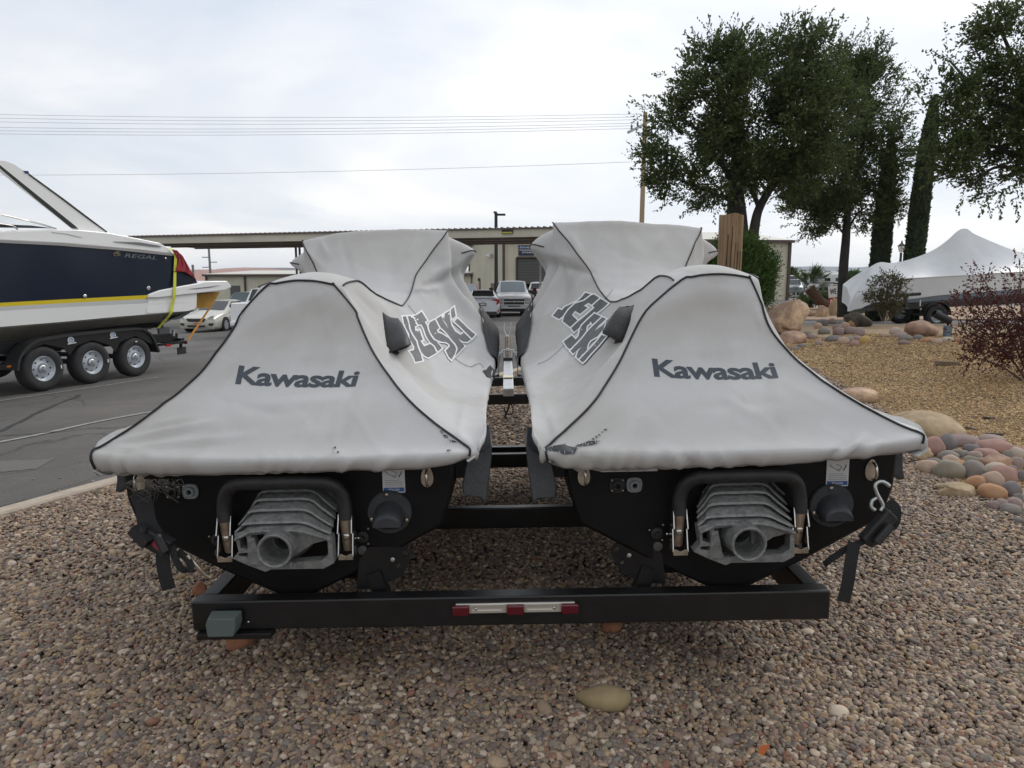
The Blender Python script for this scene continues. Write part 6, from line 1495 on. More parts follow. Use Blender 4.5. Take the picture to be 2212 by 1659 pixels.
# ---- trailer
btr = thing('boat_trailer', 'black triple axle trailer under the cabin cruiser', 'trailer', B0, (0, 0, BROT))
def wheel(par, c, rad, wid, m_rim, holes=8, name='wheel', rimr=.56, ny=1):
    """axle along local y, face towards -y"""
    T = Matrix.Translation(c) @ Matrix.Rotation(R(90), 4, 'X')
    w_ = MB().lathe([(rad*rimr, -wid/2), (rad*.86, -wid/2), (rad*.97, -wid*.40), (rad, -wid*.22), (rad, wid*.22), (rad*.97, wid*.40), (rad*.90, wid*.49), (rad*.80, wid*.52), (rad*.62, wid*.49), (rad*rimr, wid*.44), (rad*rimr*.98, wid*.3)], T, 30, cap=False).build(name, M_tyre, par, smooth=40)
    rm = MB(); rr = rad*rimr; rm.lathe([(rr, wid*.44), (rr*.97, wid*.47), (rr*.93, wid*.43), (rr*.88, wid*.28), (rr*.80, wid*.22), (rr*.62, wid*.26), (rr*.42, wid*.30), (rr*.40, wid*.2), (.0, wid*.2)], T, 28, cap=False); rim = rm.build('rim', m_rim, w_, smooth=40)
    for k in range(holes):
        a = 2*math.pi*k/holes; MB().lathe([(rr*.075, wid*.262), (.0, wid*.262)], T @ Matrix.Translation((rr*.70*math.cos(a), rr*.70*math.sin(a), 0)), 8, cap=False).build('rim_hole', mat('hole_dark', (.008,)*3, .8), rim, smooth=0)
    MB().lathe([(rr*.34, wid*.2), (rr*.33, wid*.34), (rr*.28, wid*.40), (rr*.2, wid*.42), (rr*.18, wid*.62), (rr*.14, wid*.66), (.0, wid*.66)], T, 16, cap=False).build('hub', M_galv, rim, smooth=40)
    return w_
WR = .385
for (u, v) in ((94.5, 792.6), (200.5, 782), (294, 769)):
    c = bl_d(u, v, .02); gz = asph_z(*(B0+BA*c.x).xy)-B_z
    w1 = wheel(btr, (c.x, .12, gz+WR), WR, .23, M_rimw)
    for k in range(1): MB().box((c.x+(.30 if u < 250 else .0), -.012, gz+WR+(.0 if u < 250 else .30)), (.02 if u < 250 else .05, .004, .06 if u < 250 else .018)).build('tyre_mark', M_white, w1, smooth=0)
    c2 = copy_tree(w1, btr); c2.location = (0, BW-.20, 0)
    MB().bar((c.x, .1, gz+WR), (c.x, BW-.1, gz+WR), .09, .09).build('axle', M_steel, btr, smooth=0)
FO = [(212, 1305), (222, 1200), (262, 1100), (345, 1005), (470, 935), (700, 893), (1000, 855), (1400, 815), (1640, 795), (1740, 805), (1820, 860), (1880, 960), (1925, 1078)]
fo = [bl_d(*b3(*q), -.02) for q in FO]; P = crom(fo, 5)
mb = MB(); rings = []
for i, p in enumerate(P):
    d = (P[min(i+1, len(P)-1)]-P[max(i-1, 0)]).normalized(); n2 = Vector((-d.z, 0, d.x))
    rings.append([p+n2*.012+Vector((0, -.01, 0)), p+n2*.012+Vector((0, .27, 0)), p-n2*.012+Vector((0, .27, 0)), p-n2*.03+Vector((0, -.01, 0))])
mb.loft(rings, cap=True); fend = mb.build('fender', M_blackp, btr, smooth=30)
fp = [(p.x, p.z) for p in P[6:-6]]; lo = [(bl_d(*b3(*q), .0).x, bl_d(*b3(*q), .0).z) for q in ((1830, 985), (1640, 880), (1450, 960), (1395, 1080), (1330, 1000), (1120, 935), (930, 1000), (840, 1120), (760, 1030), (540, 985), (400, 1030))]
MB().prism(fp+lo, lambda a, b, t: Vector((a, .0+t, b)), .01).build('fender_skirt', M_steel, fend, smooth=0)
for q in ((855, 940), (1362, 875)):
    c = bl_d(*b3(*q), -.012)
    mb = MB(); mb.tube([c+Vector((.055*math.cos(a), 0, .055*math.sin(a))) for a in np.linspace(-.5, 4.2, 18)], .008, 5); mb.bar(c+Vector((-.07, 0, -.06)), c+Vector((.10, 0, -.045)), .006, .014); mb.build('maker_emblem', M_white, fend, smooth=0)
    MB().prism([(-.03, -.045), (.02, -.05), (.04, -.01), (.015, .03), (-.005, .05), (-.03, .035), (-.045, .0)], lambda a, b, t: c+Vector((a, -.001-t, b)), .004).build('emblem_figure', mat('emblem_blue', (.30, .36, .46), .5), fend, smooth=0)
sE = bl(1130, 1260, .3).x
for yy in (.32, BW-.42):
    mb = MB(); z1 = bl(500, 1275, .3).z; z2 = bl(1130, 1262, .3).z
    mb.bar((s0-4.5, yy+.05, z1+.1), (sE, yy+.05, z2), .10, .19); mb.build('frame_rail', M_steel, btr, smooth=0, bevel=.01)
    MB().bar((s0-3.5, yy+.25, z1+.34), (sE-.2, yy+.25, z2+.27), .14, .10).build('hull_bunk', mat('bunk_carpet', (.016,)*3, .95), btr, smooth=0)
MB().bar((sE, .2, bl(1130, 1285, .3).z), (sE, BW-.2, bl(1130, 1285, .3).z), .1, .12).build('rear_cross_member', M_steel, btr, smooth=0)
MB().bar(bl(1000, 1312, .05), bl(1175, 1290, .05), .06, .05).build('light_arm', M_steel, btr, smooth=0)
MB().box(bl(1063, 1314, .0), (.13, .03, .045)).build('side_marker', mat('red_reflector', (.42, .01, .01), .3), btr, smooth=0)
MB().box(bl(1174, 1296, .02), (.05, .06, .06)).build('tail_light', M_red, btr, smooth=0, bevel=.01)
MB().box(bl(55, 1447, .05), (.06, .03, .025)).build('amber_marker', mat('amber_lens', (.5, .14, .01), .3), btr, smooth=0)
MB().bar(bl(1143, 1292, .1), bl(1143, 1330, .1), .05, .04).build('flap_post', M_steel, btr, smooth=0)
MB().box(bl(1148, 1347, .1), (.24, .02, .15)).build('mud_flap', M_blackp, btr, smooth=0)
MB().box(bl(1035, 1225, .35), (.30, .06, .17)).build('winch_box', mat('dull_grey', (.10, .105, .11), .5), btr, smooth=0, bevel=.02)
for x in (935, 1095): MB().bar(bl(x, 1215, .25), bl(x, 1255, .25), .05, .04).build('bunk_bracket', M_galv, btr, smooth=0)
MB().bar((s0-4.5, YC, bl(500, 1275, .3).z+.1), (s0-7.5, YC, bl(500, 1275, .3).z), .12, .15).build('draw_bar', M_steel, btr, smooth=0)

# ================================================================== SHRINK WRAPPED BOAT ON A TRAILER
M_wrap = mat('white_shrink_wrap', (.66, .68, .70), .45, var=.06, vscale=2, bump=.15, bscale=6)
DW = 23.3
def k4(x, y): return ((2900+x/1.8437)/1.8517, (800+y/1.8437)/1.8517)
wz = -.13
wroot_p = Vector((atd(*k4(1568, 900), DW).x, atd(*k4(1568, 900), DW).y, asph_z(atd(*k4(1568, 900), DW).x, DW)))
wb = thing('wrapped_boat', 'boat shrink wrapped in white film rising to a tent peak', 'boat', wroot_p)
ST = [(915, 742, 790, 822), (935, 690, 760, 818), (965, 640, 725, 808), (1010, 558, 690, 800), (1050, 490, 650, 782), (1110, 460, 625, 762), (1200, 466, 600, 748), (1330, 438, 580, 738), (1480, 378, 572, 718), (1580, 308, 566, 705), (1650, 240, 562, 698), (1690, 219, 560, 695), (1730, 222, 558, 692), (1790, 260, 555, 688), (2000, 345, 540, 672), (2200, 412, 530, 655), (2420, 470, 535, 640), (2600, 530, 560, 630)]
rings = []
for x, yt, yg, yh in ST:
    half = 1.15 if x > 1110 else .05+1.1*max(0, (x-930)/180)**1.2 if x > 930 else .05
    if x > 2200: half *= max(.1, 1-(x-2200)/450)
    g = atd(*k4(x, yg), DW-.2)-wroot_p; h = atd(*k4(x, yh), DW-.2)-wroot_p; tp = atd(*k4(x, yt), DW+half)-wroot_p
    X = g.x; y0 = g.y; bump = .16*math.exp(-((x-1870)/60.0)**2)
    R_ = []
    prof = [(0, h.z, .0), (0, g.z, 0), (.25, None, bump), (.5, None, bump*1.1), (.75, None, 0), (1, tp.z, 0)]
    for t, z, ex_ in prof:
        if z is None: z = g.z+(tp.z-g.z)*(t**1.25 if yt < 450 else t**.8)+ex_
        R_.append(Vector((X+(tp.x-X)*t, y0+half*t, z)))
    far = [Vector((p.x, y0+2*half-(p.y-y0), p.z)) for p in R_[:-1][::-1]]
    rings.append(R_+far)
# refine along the length
rr = [crom([r_[k] for r_ in rings], 4) for k in range(len(rings[0]))]
rings2 = [[rr[k][i] for k in range(len(rr))] for i in range(len(rr[0]))]
MB().loft(rings2, cap=True).build('shrink_wrap', M_wrap, wb, smooth=28)
P = [atd(*k4(x, yg), DW-.22)-wroot_p for x, yt, yg, yh in ST[5:16]]; MB().tube(crom(P, 4), .012, 5).build('wrap_band', mat('wrap_tape', (.60, .61, .62), .5), wb)
# strip of grey hull below the film
hl = [(1180, 742, 775), (1330, 734, 762), (1560, 703, 742), (1860, 678, 718), (2200, 648, 690), (2420, 634, 660)]
rings = []
for x, ya, yb_ in hl:
    a = atd(*k4(x, ya), DW-.1)-wroot_p; b_ = atd(*k4(x, yb_), DW-.1)-wroot_p; hf = 1.05*(1 if x < 2200 else .5)
    rings.append([a+Vector((0, .02, .05)), b_+Vector((0, .05, 0)), b_+Vector((0, hf, -.25)), b_+Vector((0, 2*hf-.05, 0)), a+Vector((0, 2*hf, .05))])
MB().loft(rings, cap=True).build('hull', mat('grey_hull', (.16, .20, .24), .35), wb, smooth=20)
wt = thing('boat_trailer', 'small black trailer under the white wrapped boat', 'trailer', wroot_p)
wr_ = 82/1.8437/1.8517/FD*DW
c = atd(*k4(1568, 838), DW-.3)-wroot_p; wheel(wt, (c.x, c.y+.1, wr_), wr_, .22, M_rimw, 6)
wheel(wt, (c.x-.05, c.y+2.2, wr_), wr_, .22, M_rimw, 6); MB().bar((c.x, c.y+.1, wr_), (c.x, c.y+2.2, wr_), .07, .07).build('axle', M_steel, wt, smooth=0)
fa = [Vector((c.x+wr_*1.22*math.cos(a), c.y-.02, wr_+wr_*1.22*math.sin(a))) for a in np.linspace(R(5), R(175), 15)]
rings = [[p, p+Vector((0, .26, 0)), p+Vector((0, .26, .025)), p+Vector((0, 0, .025))] for p in fa]; MB().loft(rings, cap=True).build('fender', M_blackp, wt, smooth=30)
f1 = atd(*k4(1100, 800), DW-.1)-wroot_p; f2 = atd(*k4(2300, 735), DW-.1)-wroot_p
for yy in (.15, 1.9): MB().bar((f1.x, c.y+yy, f1.z), (f2.x, c.y+yy, f2.z), .07, .16).build('frame_rail', M_steel, wt, smooth=0)
a, b_ = atd(*k4(1180, 712), DW-.4)-wroot_p, atd(*k4(1445, 692), DW-.4)-wroot_p
MB().bar(a, b_, .08, .10).build('guide_board', M_blackp, wt, smooth=0, bevel=.03)
a, b_ = atd(*k4(1330, 700), DW-.33)-wroot_p, atd(*k4(1330, 795), DW-.33)-wroot_p
MB().bar(a, b_, .06, .14).build('guide_post', M_blackp, wt, smooth=0)
MB().box(atd(*k4(1440, 760), DW-.36)-wroot_p, (.03, .02, .2)).build('marker', M_white, wt, smooth=0)
# ================================================================== PARKED VEHICLES
M_glass = mat('car_glass', (.025, .03, .034), .06, spec=.6)
M_glass2 = mat('pale_windshield', (.20, .25, .27), .08, spec=.6)
M_trim = mat('black_trim', (.012, .012, .013), .5)
M_lamp = mat('headlamp_glass', (.45, .46, .45), .12, coat=.5)
M_tail = mat('tail_lamp', (.35, .012, .018), .2, coat=.5)
M_plate = mat('plate_white', (.6, .62, .64), .4)
def paint(name, c, metal=0.0): return mat(name, c, .28, metal, coat=.6)
def car(name, label, cat, pos, yaw, pt, S, glass=None, cabin=None, wheel_y=(1.45, -1.35), wr=.33, tw=.80, front=True, extras=None, group='vehicles parked under and beside the canopy', win=None, bumper=None):
    """local frame: +y is the car's front, x to its right. S: stations (y, half width, z bottom, z belt, z top, half top)"""
    root = thing(name, label, cat, pos, (0, 0, yaw), group)
    rings = []
    for y, hw, zb, zl, zt, ht in S:
        h = [(hw*.90, zb), (hw*.985, zb+(zl-zb)*.18), (hw, zb+(zl-zb)*.60), (hw*.955, zl), ((hw*.93+ht)/2+.01, (zl+zt)/2+.02) if zt > zl+.12 else (ht+(hw*.95-ht)*.4, zl+(zt-zl)*.7), (ht, zt-.035 if zt > zl+.1 else zt), (ht*.55, zt), (0, zt+.012)]
        rings.append([Vector((x, y, z)) for x, z in h]+[Vector((-x, y, z)) for x, z in h[-2::-1]])
    body = MB().loft(rings, cap=True).build('body', pt, root, smooth=32)
    g = glass or M_glass; n = len(S)
    ws, rw, sides = cabin      # station index pairs
    def pane(nm, i, j, m, k=.90, a=.08, b=.90):
        """glass between stations i (low) and j (high), across the car"""
        (y0, hw0, _, zl0, zt0, ht0), (y1, hw1, _, zl1, zt1, ht1) = S[i], S[j]
        P0 = lambda s_: Vector((s_*ht0, y0, zt0+.012*(1-abs(s_)))); P1 = lambda s_: Vector((s_*ht1, y1, zt1+.012*(1-abs(s_)))); nn = Vector((0, (zt1-zt0), -(y1-y0)))
        nn = nn.normalized(); nn = nn if nn.z > 0 else -nn
        q = []
        for t in (a, b): q.append([P0(s_*k).lerp(P1(s_*k), t)+nn*.012 for s_ in (-1, -.5, 0, .5, 1)])
        return MB().add(q[0]+q[1], [(c, c+1, c+6, c+5) for c in range(4)]).build(nm, m, root, smooth=60)
    if ws: pane('windshield', ws[0], ws[1], g)
    if rw: pane('rear_window', rw[0], rw[1], M_glass)
    for (i, j, ya, yb) in sides:
        for s_ in (-1, 1):
            A_, B_ = S[i], S[j]
            def sp(st, t): # point on cabin side between belt and roof
                hw, zl, zt, ht = st[1], st[3], st[4], st[5]
                p, q = Vector((hw*.955, st[0], zl)), Vector(((hw*.93+ht)/2+.01, st[0], (zl+zt)/2+.02)); r_ = Vector((ht, st[0], zt-.035))
                v_ = p.lerp(q, t*2) if t < .5 else q.lerp(r_, (t-.5)*2); return v_
            P = []
            for t in (.10, .5, .90):
                a, b = sp(A_, t), sp(B_, t)
                for f in (ya, (ya+yb)/2, yb):
                    v_ = a.lerp(b, f); P.append(Vector((s_*(v_.x+.012), v_.y, v_.z)))
            MB().add(P, [(0, 1, 4, 3), (1, 2, 5, 4), (3, 4, 7, 6), (4, 5, 8, 7)]).build('side_window', M_glass, root, smooth=60)
    for wy in wheel_y:
        for s_ in (-1, 1):
            T = Matrix.Translation((s_*tw, wy, wr)) @ Matrix.Rotation(R(90)*s_, 4, 'Y')
            w_ = MB().lathe([(0, -.11), (wr*.9, -.11), (wr, -.08), (wr, .08), (wr*.93, .115), (wr*.68, .12), (wr*.66, .08), (.0, .08)], T, 20, cap=False).build('wheel', M_tyre, root, smooth=40)
            rm = MB(); rm.lathe([(wr*.66, .105), (wr*.6, .112), (wr*.56, .09), (.0, .09)], T, 18, cap=False)
            for k in range(5): rm.bar(T @ Vector((0, 0, .1)), T @ Vector((wr*.6*math.cos(k*1.2566), wr*.6*math.sin(k*1.2566), .105)), .07, .02, up=T.to_3x3() @ Vector((0, 0, 1)))
            rm.build('rim', M_rimw, w_, smooth=30)
            arch_r = wr*1.13
            MB().lathe([(arch_r, .02), (arch_r, .075), (wr*1.0, .075)], Matrix.Translation((s_*(tw+.03), wy, wr)) @ Matrix.Rotation(R(90)*s_, 4, 'Y'), 20, cap=False).build('wheel_arch', M_trim, root, smooth=40)
    if extras: extras(root)
    return root
def bx(root, name, c, size, m, bev=.015, rot=None): return MB().box(c, size, rot).build(name, m, root, smooth=30, bevel=bev)
def poly_y(root, name, pts, y, m, th=.02, y2=None):
    """panel facing +-y: points (x, z), y may be a function of x"""
    f = y if callable(y) else (lambda x: y)
    return MB().prism(pts, lambda a, b, t: Vector((a, f(a)+t, b)), th).build(name, m, root, smooth=0)
def vpos(u, v, d=None):
    p = on_asph(u, v)
    if d: p = atd(u, v, d); p.z = asph_z(p.x, p.y)
    return p
def lot_face(u, d, yaw, fy):
    """root position that puts the middle of the near face (0, fy) at pixel column u and depth d"""
    p = atd(u, 640, d); q = Matrix.Rotation(yaw, 3, 'Z') @ Vector((0, fy, 0)); p = p-q
    return Vector((p.x, p.y, asph_z(p.x, p.y)))
def lot_pos(u, d):
    p = atd(u, 640, d); return Vector((p.x, p.y, asph_z(p.x, p.y)))
SEDAN = [(2.40, .66, .32, .56, .62, .60), (2.30, .84, .20, .62, .70, .74), (1.95, .90, .18, .74, .82, .78), (1.05, .91, .18, .88, .96, .72), (.15, .915, .18, .93, 1.42, .56), (-.85, .915, .18, .95, 1.43, .56), (-1.75, .90, .18, .98, 1.08, .66), (-2.2, .87, .22, .95, 1.03, .70), (-2.38, .78, .32, .80, .90, .64)]
# --- champagne white sedan, seen from the front
def ex_sedan_front(r):
    yf = lambda x: 2.41-.15*abs(x)**3
    poly_y(r, 'grille', [(-.46, .66), (.46, .66), (.36, .52), (-.36, .52)], lambda x: yf(x)+.01, M_trim, .04)
    poly_y(r, 'grille_bar', [(-.48, .685), (.48, .685), (.46, .655), (-.46, .655)], lambda x: yf(x)+.03, M_chrome, .03)
    poly_y(r, 'badge', [(.09*math.cos(a), .60+.055*math.sin(a)) for a in np.linspace(0, 6.0, 12)], 2.40, M_chrome, .02)
    poly_y(r, 'lower_intake', [(-.42, .36), (.42, .36), (.38, .28), (-.38, .28)], lambda x: yf(x)+.03, M_trim, .03)
    for s_ in (-1, 1):
        poly_y(r, 'headlight', [(s_*.50, .64), (s_*.62, .62), (s_*.86, .72), (s_*.80, .80), (s_*.66, .76)], lambda x: yf(x)+.01+.10*max(0, abs(x)-.6), M_lamp, .03)
        poly_y(r, 'fog_lamp_recess', [(s_*.56, .44), (s_*.78, .46), (s_*.74, .34), (s_*.60, .34)], lambda x: yf(x)+.02, M_trim, .03)
        bx(r, 'mirror', (s_*1.02, .78, 1.02), (.20, .12, .13), MATS['champagne_paint'], .03)
    p_ = poly_y(r, 'licence_plate', [(-.16, .40), (.16, .40), (.16, .52), (-.16, .52)], 2.41, M_plate, .015)
    poly_y(p_, 'plate_print', [(-.15, .41), (.15, .41), (.15, .46), (.04, .475), (-.02, .50), (-.10, .46), (-.15, .47)], 2.428, mat('plate_orange', (.55, .20, .06), .5), .004)
car('sedan', 'pale champagne sedan facing the camera behind the cabin cruiser', 'car', lot_face(421, 31.5, R(180-4), 2.38), R(180-4), paint('champagne_paint', (.62, .60, .53), .15), SEDAN, cabin=((3, 4), (6, 5), [(4, 5, .0, .46), (4, 5, .52, 1.0), (3, 4, .55, .98)]), extras=ex_sedan_front, tw=.82)
# --- pickups and SUVs
def pickup_st(L=5.6, hw=.98, hood=1.18, roof=1.88, bed=1.28, cab=(.2, -1.4), zb=.45):
    f = L/2
    return [(f, hw*.80, zb+.05, hood-.25, hood-.16, hw*.78), (f-.10, hw*.95, zb, hood-.18, hood-.06, hw*.86), (f-.5, hw, zb, hood-.08, hood, hw*.86), (cab[0]+.95, hw, zb, hood+.02, hood+.06, hw*.80), (cab[0], hw, zb, hood+.06, roof, hw*.72), (cab[1], hw, zb, hood+.06, roof, hw*.72), (cab[1]-.12, hw, zb, bed-.02, bed+.03, hw*.93), (-f+.15, hw, zb, bed-.02, bed+.03, hw*.93), (-f, hw*.97, zb+.02, bed-.05, bed, hw*.92)]
def ex_work_front(r):
    poly_y(r, 'grille', [(-.58, 1.00), (.58, 1.00), (.54, .62), (-.54, .62)], 2.78, M_trim, .06)
    for z in (.985, .82, .64): poly_y(r, 'grille_bar', [(-.56, z+.025), (.56, z+.025), (.56, z-.025), (-.56, z-.025)], 2.85, M_galv, .02)
    poly_y(r, 'badge', [(-.16, .845), (-.05, .845), (-.05, .87), (.05, .87), (.05, .845), (.16, .845), (.14, .80), (.05, .80), (.05, .775), (-.05, .775), (-.05, .80), (-.14, .80)], 2.875, mat('gold_badge', (.46, .42, .30), .35, .7), .015)
    for s_ in (-1, 1):
        poly_y(r, 'headlight', [(s_*.60, 1.02), (s_*.94, 1.00), (s_*.94, .85), (s_*.60, .85)], 2.74, M_lamp, .10)
        poly_y(r, 'marker_lamp', [(s_*.60, .83), (s_*.94, .83), (s_*.92, .68), (s_*.60, .68)], 2.74, M_lamp, .09)
        bx(r, 'mirror', (s_*1.25, .85, 1.38), (.22, .10, .34), M_trim, .03); MB().bar((s_*.95, .9, 1.3), (s_*1.2, .88, 1.33), .05, .12).build('mirror_arm', M_trim, r, smooth=0)
    bx(r, 'bumper', (0, 2.80, .52), (1.98, .22, .20), M_galv, .03); bx(r, 'bumper_insert', (0, 2.86, .58), (.7, .14, .06), M_trim, .01); bx(r, 'air_dam', (0, 2.72, .36), (1.8, .18, .18), M_trim, .02)
P1 = pickup_st(5.6, 1.0, 1.20, 1.95)
car('pickup_truck', 'white work pickup facing the camera between the two covers', 'pickup truck', lot_face(1110.5, 38.2, R(182), 2.8), R(182), paint('white_paint', (.84, .85, .86)), P1, glass=M_glass2, cabin=((3, 4), None, [(4, 5, .05, .55), (4, 5, .62, .95), (3, 4, .55, .98)]), wheel_y=(1.85, -1.75), wr=.40, tw=.86, extras=ex_work_front)
def ex_tail(r):
    for s_ in (-1, 1):
        poly_y(r, 'tail_light', [(s_*.80, .70), (s_*.95, .70), (s_*.96, 1.16), (s_*.82, 1.16)], -2.74, M_tail, .06)
        poly_y(r, 'reverse_lamp', [(s_*.82, .88), (s_*.94, .88), (s_*.94, 1.0), (s_*.82, 1.0)], -2.75, M_plate, .01)
        bx(r, 'mirror', (s_*1.15, .75, 1.30), (.2, .1, .22), M_trim, .03)
    poly_y(r, 'tailgate', [(-.76, .72), (.76, .72), (.78, 1.20), (-.78, 1.20)], -2.74, MATS['white_paint'], .04)
    poly_y(r, 'tailgate_recess', [(-.70, .88), (.70, .88), (.70, 1.0), (-.70, 1.0)], -2.75, mat('paint_recess', (.45, .45, .46), .3, coat=.5), .01)
    poly_y(r, 'tailgate_spoiler', [(-.78, 1.22), (.78, 1.22), (.78, 1.28), (-.78, 1.28)], -2.78, MATS['white_paint'], .08)
    bx(r, 'bumper', (0, -2.80, .52), (1.9, .22, .18), MATS['white_paint'], .04); bx(r, 'step_pad', (0, -2.84, .62), (1.2, .2, .02), M_trim, 0)
    bx(r, 'mud_flap', (-.80, -2.2, .38), (.34, .03, .62), M_trim, .02); bx(r, 'mud_flap', (.80, -2.2, .38), (.34, .03, .62), M_trim, .02)
car('pickup_truck', 'white crew cab pickup seen from behind at the left cover edge', 'pickup truck', lot_face(548, 26.5, R(-4), -2.8), R(-4), paint('white_paint', (.84, .85, .86)), pickup_st(5.6, .98, 1.18, 1.85), cabin=((3, 4), (6, 5), [(4, 5, .05, .48), (4, 5, .55, .95)]), wheel_y=(1.85, -1.65), wr=.40, tw=.84, extras=ex_tail)
def ex_suv(r):
    poly_y(r, 'grille', [(-.56, .98), (.56, .98), (.52, .66), (-.52, .66)], 2.58, M_trim, .06)
    for z in (.92, .80, .69): poly_y(r, 'grille_bar', [(-.54, z+.02), (.54, z+.02), (.54, z-.02), (-.54, z-.02)], 2.65, M_chrome, .02)
    for s_ in (-1, 1): poly_y(r, 'headlight', [(s_*.58, .98), (s_*.92, .98), (s_*.92, .76), (s_*.58, .76)], 2.54, M_lamp, .06); bx(r, 'mirror', (s_*1.12, .7, 1.2), (.2, .1, .18), M_trim, .03)
    bx(r, 'bumper', (0, 2.62, .50), (1.9, .2, .22), MATS['silver_paint'], .04)
car('suv', 'silver sport utility vehicle facing the camera behind the champagne sedan', 'car', lot_face(494, 37.5, R(180-2), 2.6), R(180-2), paint('silver_paint', (.50, .52, .54), .45), [(2.6, .8, .42, .92, 1.0, .74), (2.5, .95, .38, 1.0, 1.08, .82), (2.0, .98, .38, 1.06, 1.13, .84), (1.15, .98, .38, 1.12, 1.18, .78), (.4, .98, .38, 1.15, 1.82, .68), (-1.2, .98, .38, 1.15, 1.84, .68), (-2.1, .97, .38, 1.12, 1.78, .66), (-2.5, .95, .40, 1.05, 1.15, .80)], glass=M_glass2, cabin=((3, 4), (7, 6), [(4, 5, .03, .45), (4, 5, .52, .97), (5, 6, .05, .9)]), wheel_y=(1.6, -1.5), wr=.38, tw=.84, extras=ex_suv)
# --- silver sedan from behind
def ex_sedan_rear(r):
    yb = lambda x: -2.42+.13*abs(x)**3
    for s_ in (-1, 1):
        P = [(s_*.46, .99), (s_*.84, .98), (s_*.86, .80), (s_*.74, .70), (s_*.66, .72), (s_*.72, .86), (s_*.62, .93), (s_*.46, .95)]
        MB().prism(P, lambda a, b, t: Vector((a, yb(a)-.04+.22*max(0, abs(a)-.66)+t, b)), .06).build('tail_light', M_tail, r, smooth=0)
        poly_y(r, 'rear_reflector', [(s_*.74, .44), (s_*.84, .44), (s_*.84, .37), (s_*.74, .37)], lambda x: yb(x)-.02, M_tail, .03)
        bx(r, 'mirror', (s_*.98, .72, 1.0), (.18, .1, .12), MATS['silver_blue_paint'], .03)
    pl = poly_y(r, 'licence_plate', [(-.17, .66), (.17, .66), (.17, .80), (-.17, .80)], -2.43, mat('plate_dark', (.05, .06, .07), .4), .02)
    poly_y(pl, 'plate_print', [(-.12, .70), (.12, .70), (.12, .76), (-.12, .76)], -2.437, M_plate, .004)
    poly_y(r, 'badge', [(-.06, .92), (-.035, .92), (-.03, .87), (.03, .87), (.035, .92), (.06, .92), (.05, .82), (.03, .82), (.03, .85), (-.03, .85), (-.03, .82), (-.05, .82)], -2.42, M_chrome, .015)
    poly_y(r, 'bumper_valance', [(-.70, .36), (.70, .36), (.62, .22), (-.62, .22)], lambda x: yb(x)-.03, M_trim, .04)
    bx(r, 'boot_spoiler', (0, -2.22, 1.07), (1.3, .14, .03), MATS['silver_blue_paint'], .01)
car('sedan', 'silver sedan seen from behind beside the left cover', 'car', lot_face(1043, 35.5, R(2), -2.38), R(2), paint('silver_blue_paint', (.64, .66, .70), .3), SEDAN, cabin=((3, 4), (6, 5), [(4, 5, .0, .46), (4, 5, .52, 1.0)]), extras=ex_sedan_rear, tw=.82)
# --- red pickup, red car, second white pickup further back
def ex_mirror(r):
    for s_ in (-1, 1): bx(r, 'mirror', (s_*1.18, .80, 1.34), (.26, .12, .26), M_trim, .03)
car('pickup_truck', 'faded red pickup behind the silver sedan', 'pickup truck', lot_pos(1004, 45), R(180+8), paint('faded_red_paint', (.36, .09, .08)), pickup_st(5.5, .97, 1.15, 1.85), glass=M_glass2, cabin=((3, 4), (6, 5), [(4, 5, .05, .48), (4, 5, .55, .95), (3, 4, .55, .98)]), wheel_y=(1.8, -1.7), wr=.38, tw=.84, extras=ex_mirror)
car('hatchback', 'salmon red small car standing right of the white work pickup', 'car', lot_pos(1176, 41), R(180+28), paint('salmon_red_paint', (.42, .10, .075)), [(1.95, .66, .30, .62, .70, .6), (1.85, .80, .2, .70, .80, .70), (1.5, .84, .18, .82, .90, .74), (.85, .85, .18, .90, .98, .70), (.15, .86, .18, .95, 1.44, .56), (-.9, .86, .18, .97, 1.46, .56), (-1.6, .85, .18, .95, 1.30, .54), (-1.95, .80, .25, .85, .95, .62)], glass=M_glass2, cabin=((3, 4), (7, 6), [(4, 5, .02, .46), (4, 5, .52, .98), (3, 4, .5, .98)]), wheel_y=(1.2, -1.15), wr=.31, tw=.76)
car('pickup_truck', 'white pickup half hidden behind the canopy post and the right cover', 'pickup truck', lot_pos(1196, 48), R(180+58), paint('white_paint', (.84, .85, .86)), pickup_st(5.6, .98, 1.2, 1.95), cabin=((3, 4), (6, 5), [(4, 5, .05, .48), (4, 5, .55, .95), (3, 4, .55, .98)]), wheel_y=(1.85, -1.7), wr=.4, tw=.84, extras=ex_mirror)
# --- far right lot
def ex_bluetail(r):
    for s_ in (-1, 1): poly_y(r, 'tail_light', [(s_*.80, .75), (s_*.95, .75), (s_*.95, 1.1), (s_*.82, 1.1)], -2.74, M_tail, .05)
    bx(r, 'bumper', (0, -2.8, .55), (1.9, .2, .18), M_galv, .03)
car('pickup_truck', 'dark blue pickup seen from behind at the building corner', 'pickup truck', lot_pos(1668, 74), R(2), paint('blue_paint', (.02, .06, .16)), pickup_st(5.6, .98, 1.25, 1.7, 1.35), cabin=((3, 4), (6, 5), [(4, 5, .05, .48), (4, 5, .55, .95)]), wheel_y=(1.85, -1.7), wr=.4, tw=.84, extras=ex_bluetail, group='vehicles in the far lot')
car('van', 'white van right of the building corner in the far lot', 'van', lot_pos(1702, 84), R(180-15), paint('white_paint', (.84, .85, .86)), [(2.7, .85, .4, .95, 1.05, .8), (2.5, .97, .38, 1.1, 1.2, .88), (1.9, 1.0, .38, 1.25, 1.35, .88), (1.2, 1.0, .38, 1.3, 2.3, .78), (-2.6, 1.0, .38, 1.3, 2.35, .8), (-2.75, .98, .42, 1.25, 2.2, .78)], cabin=((2, 3), None, [(3, 4, .02, .25)]), wheel_y=(1.8, -1.7), wr=.36, tw=.88, group='vehicles in the far lot')
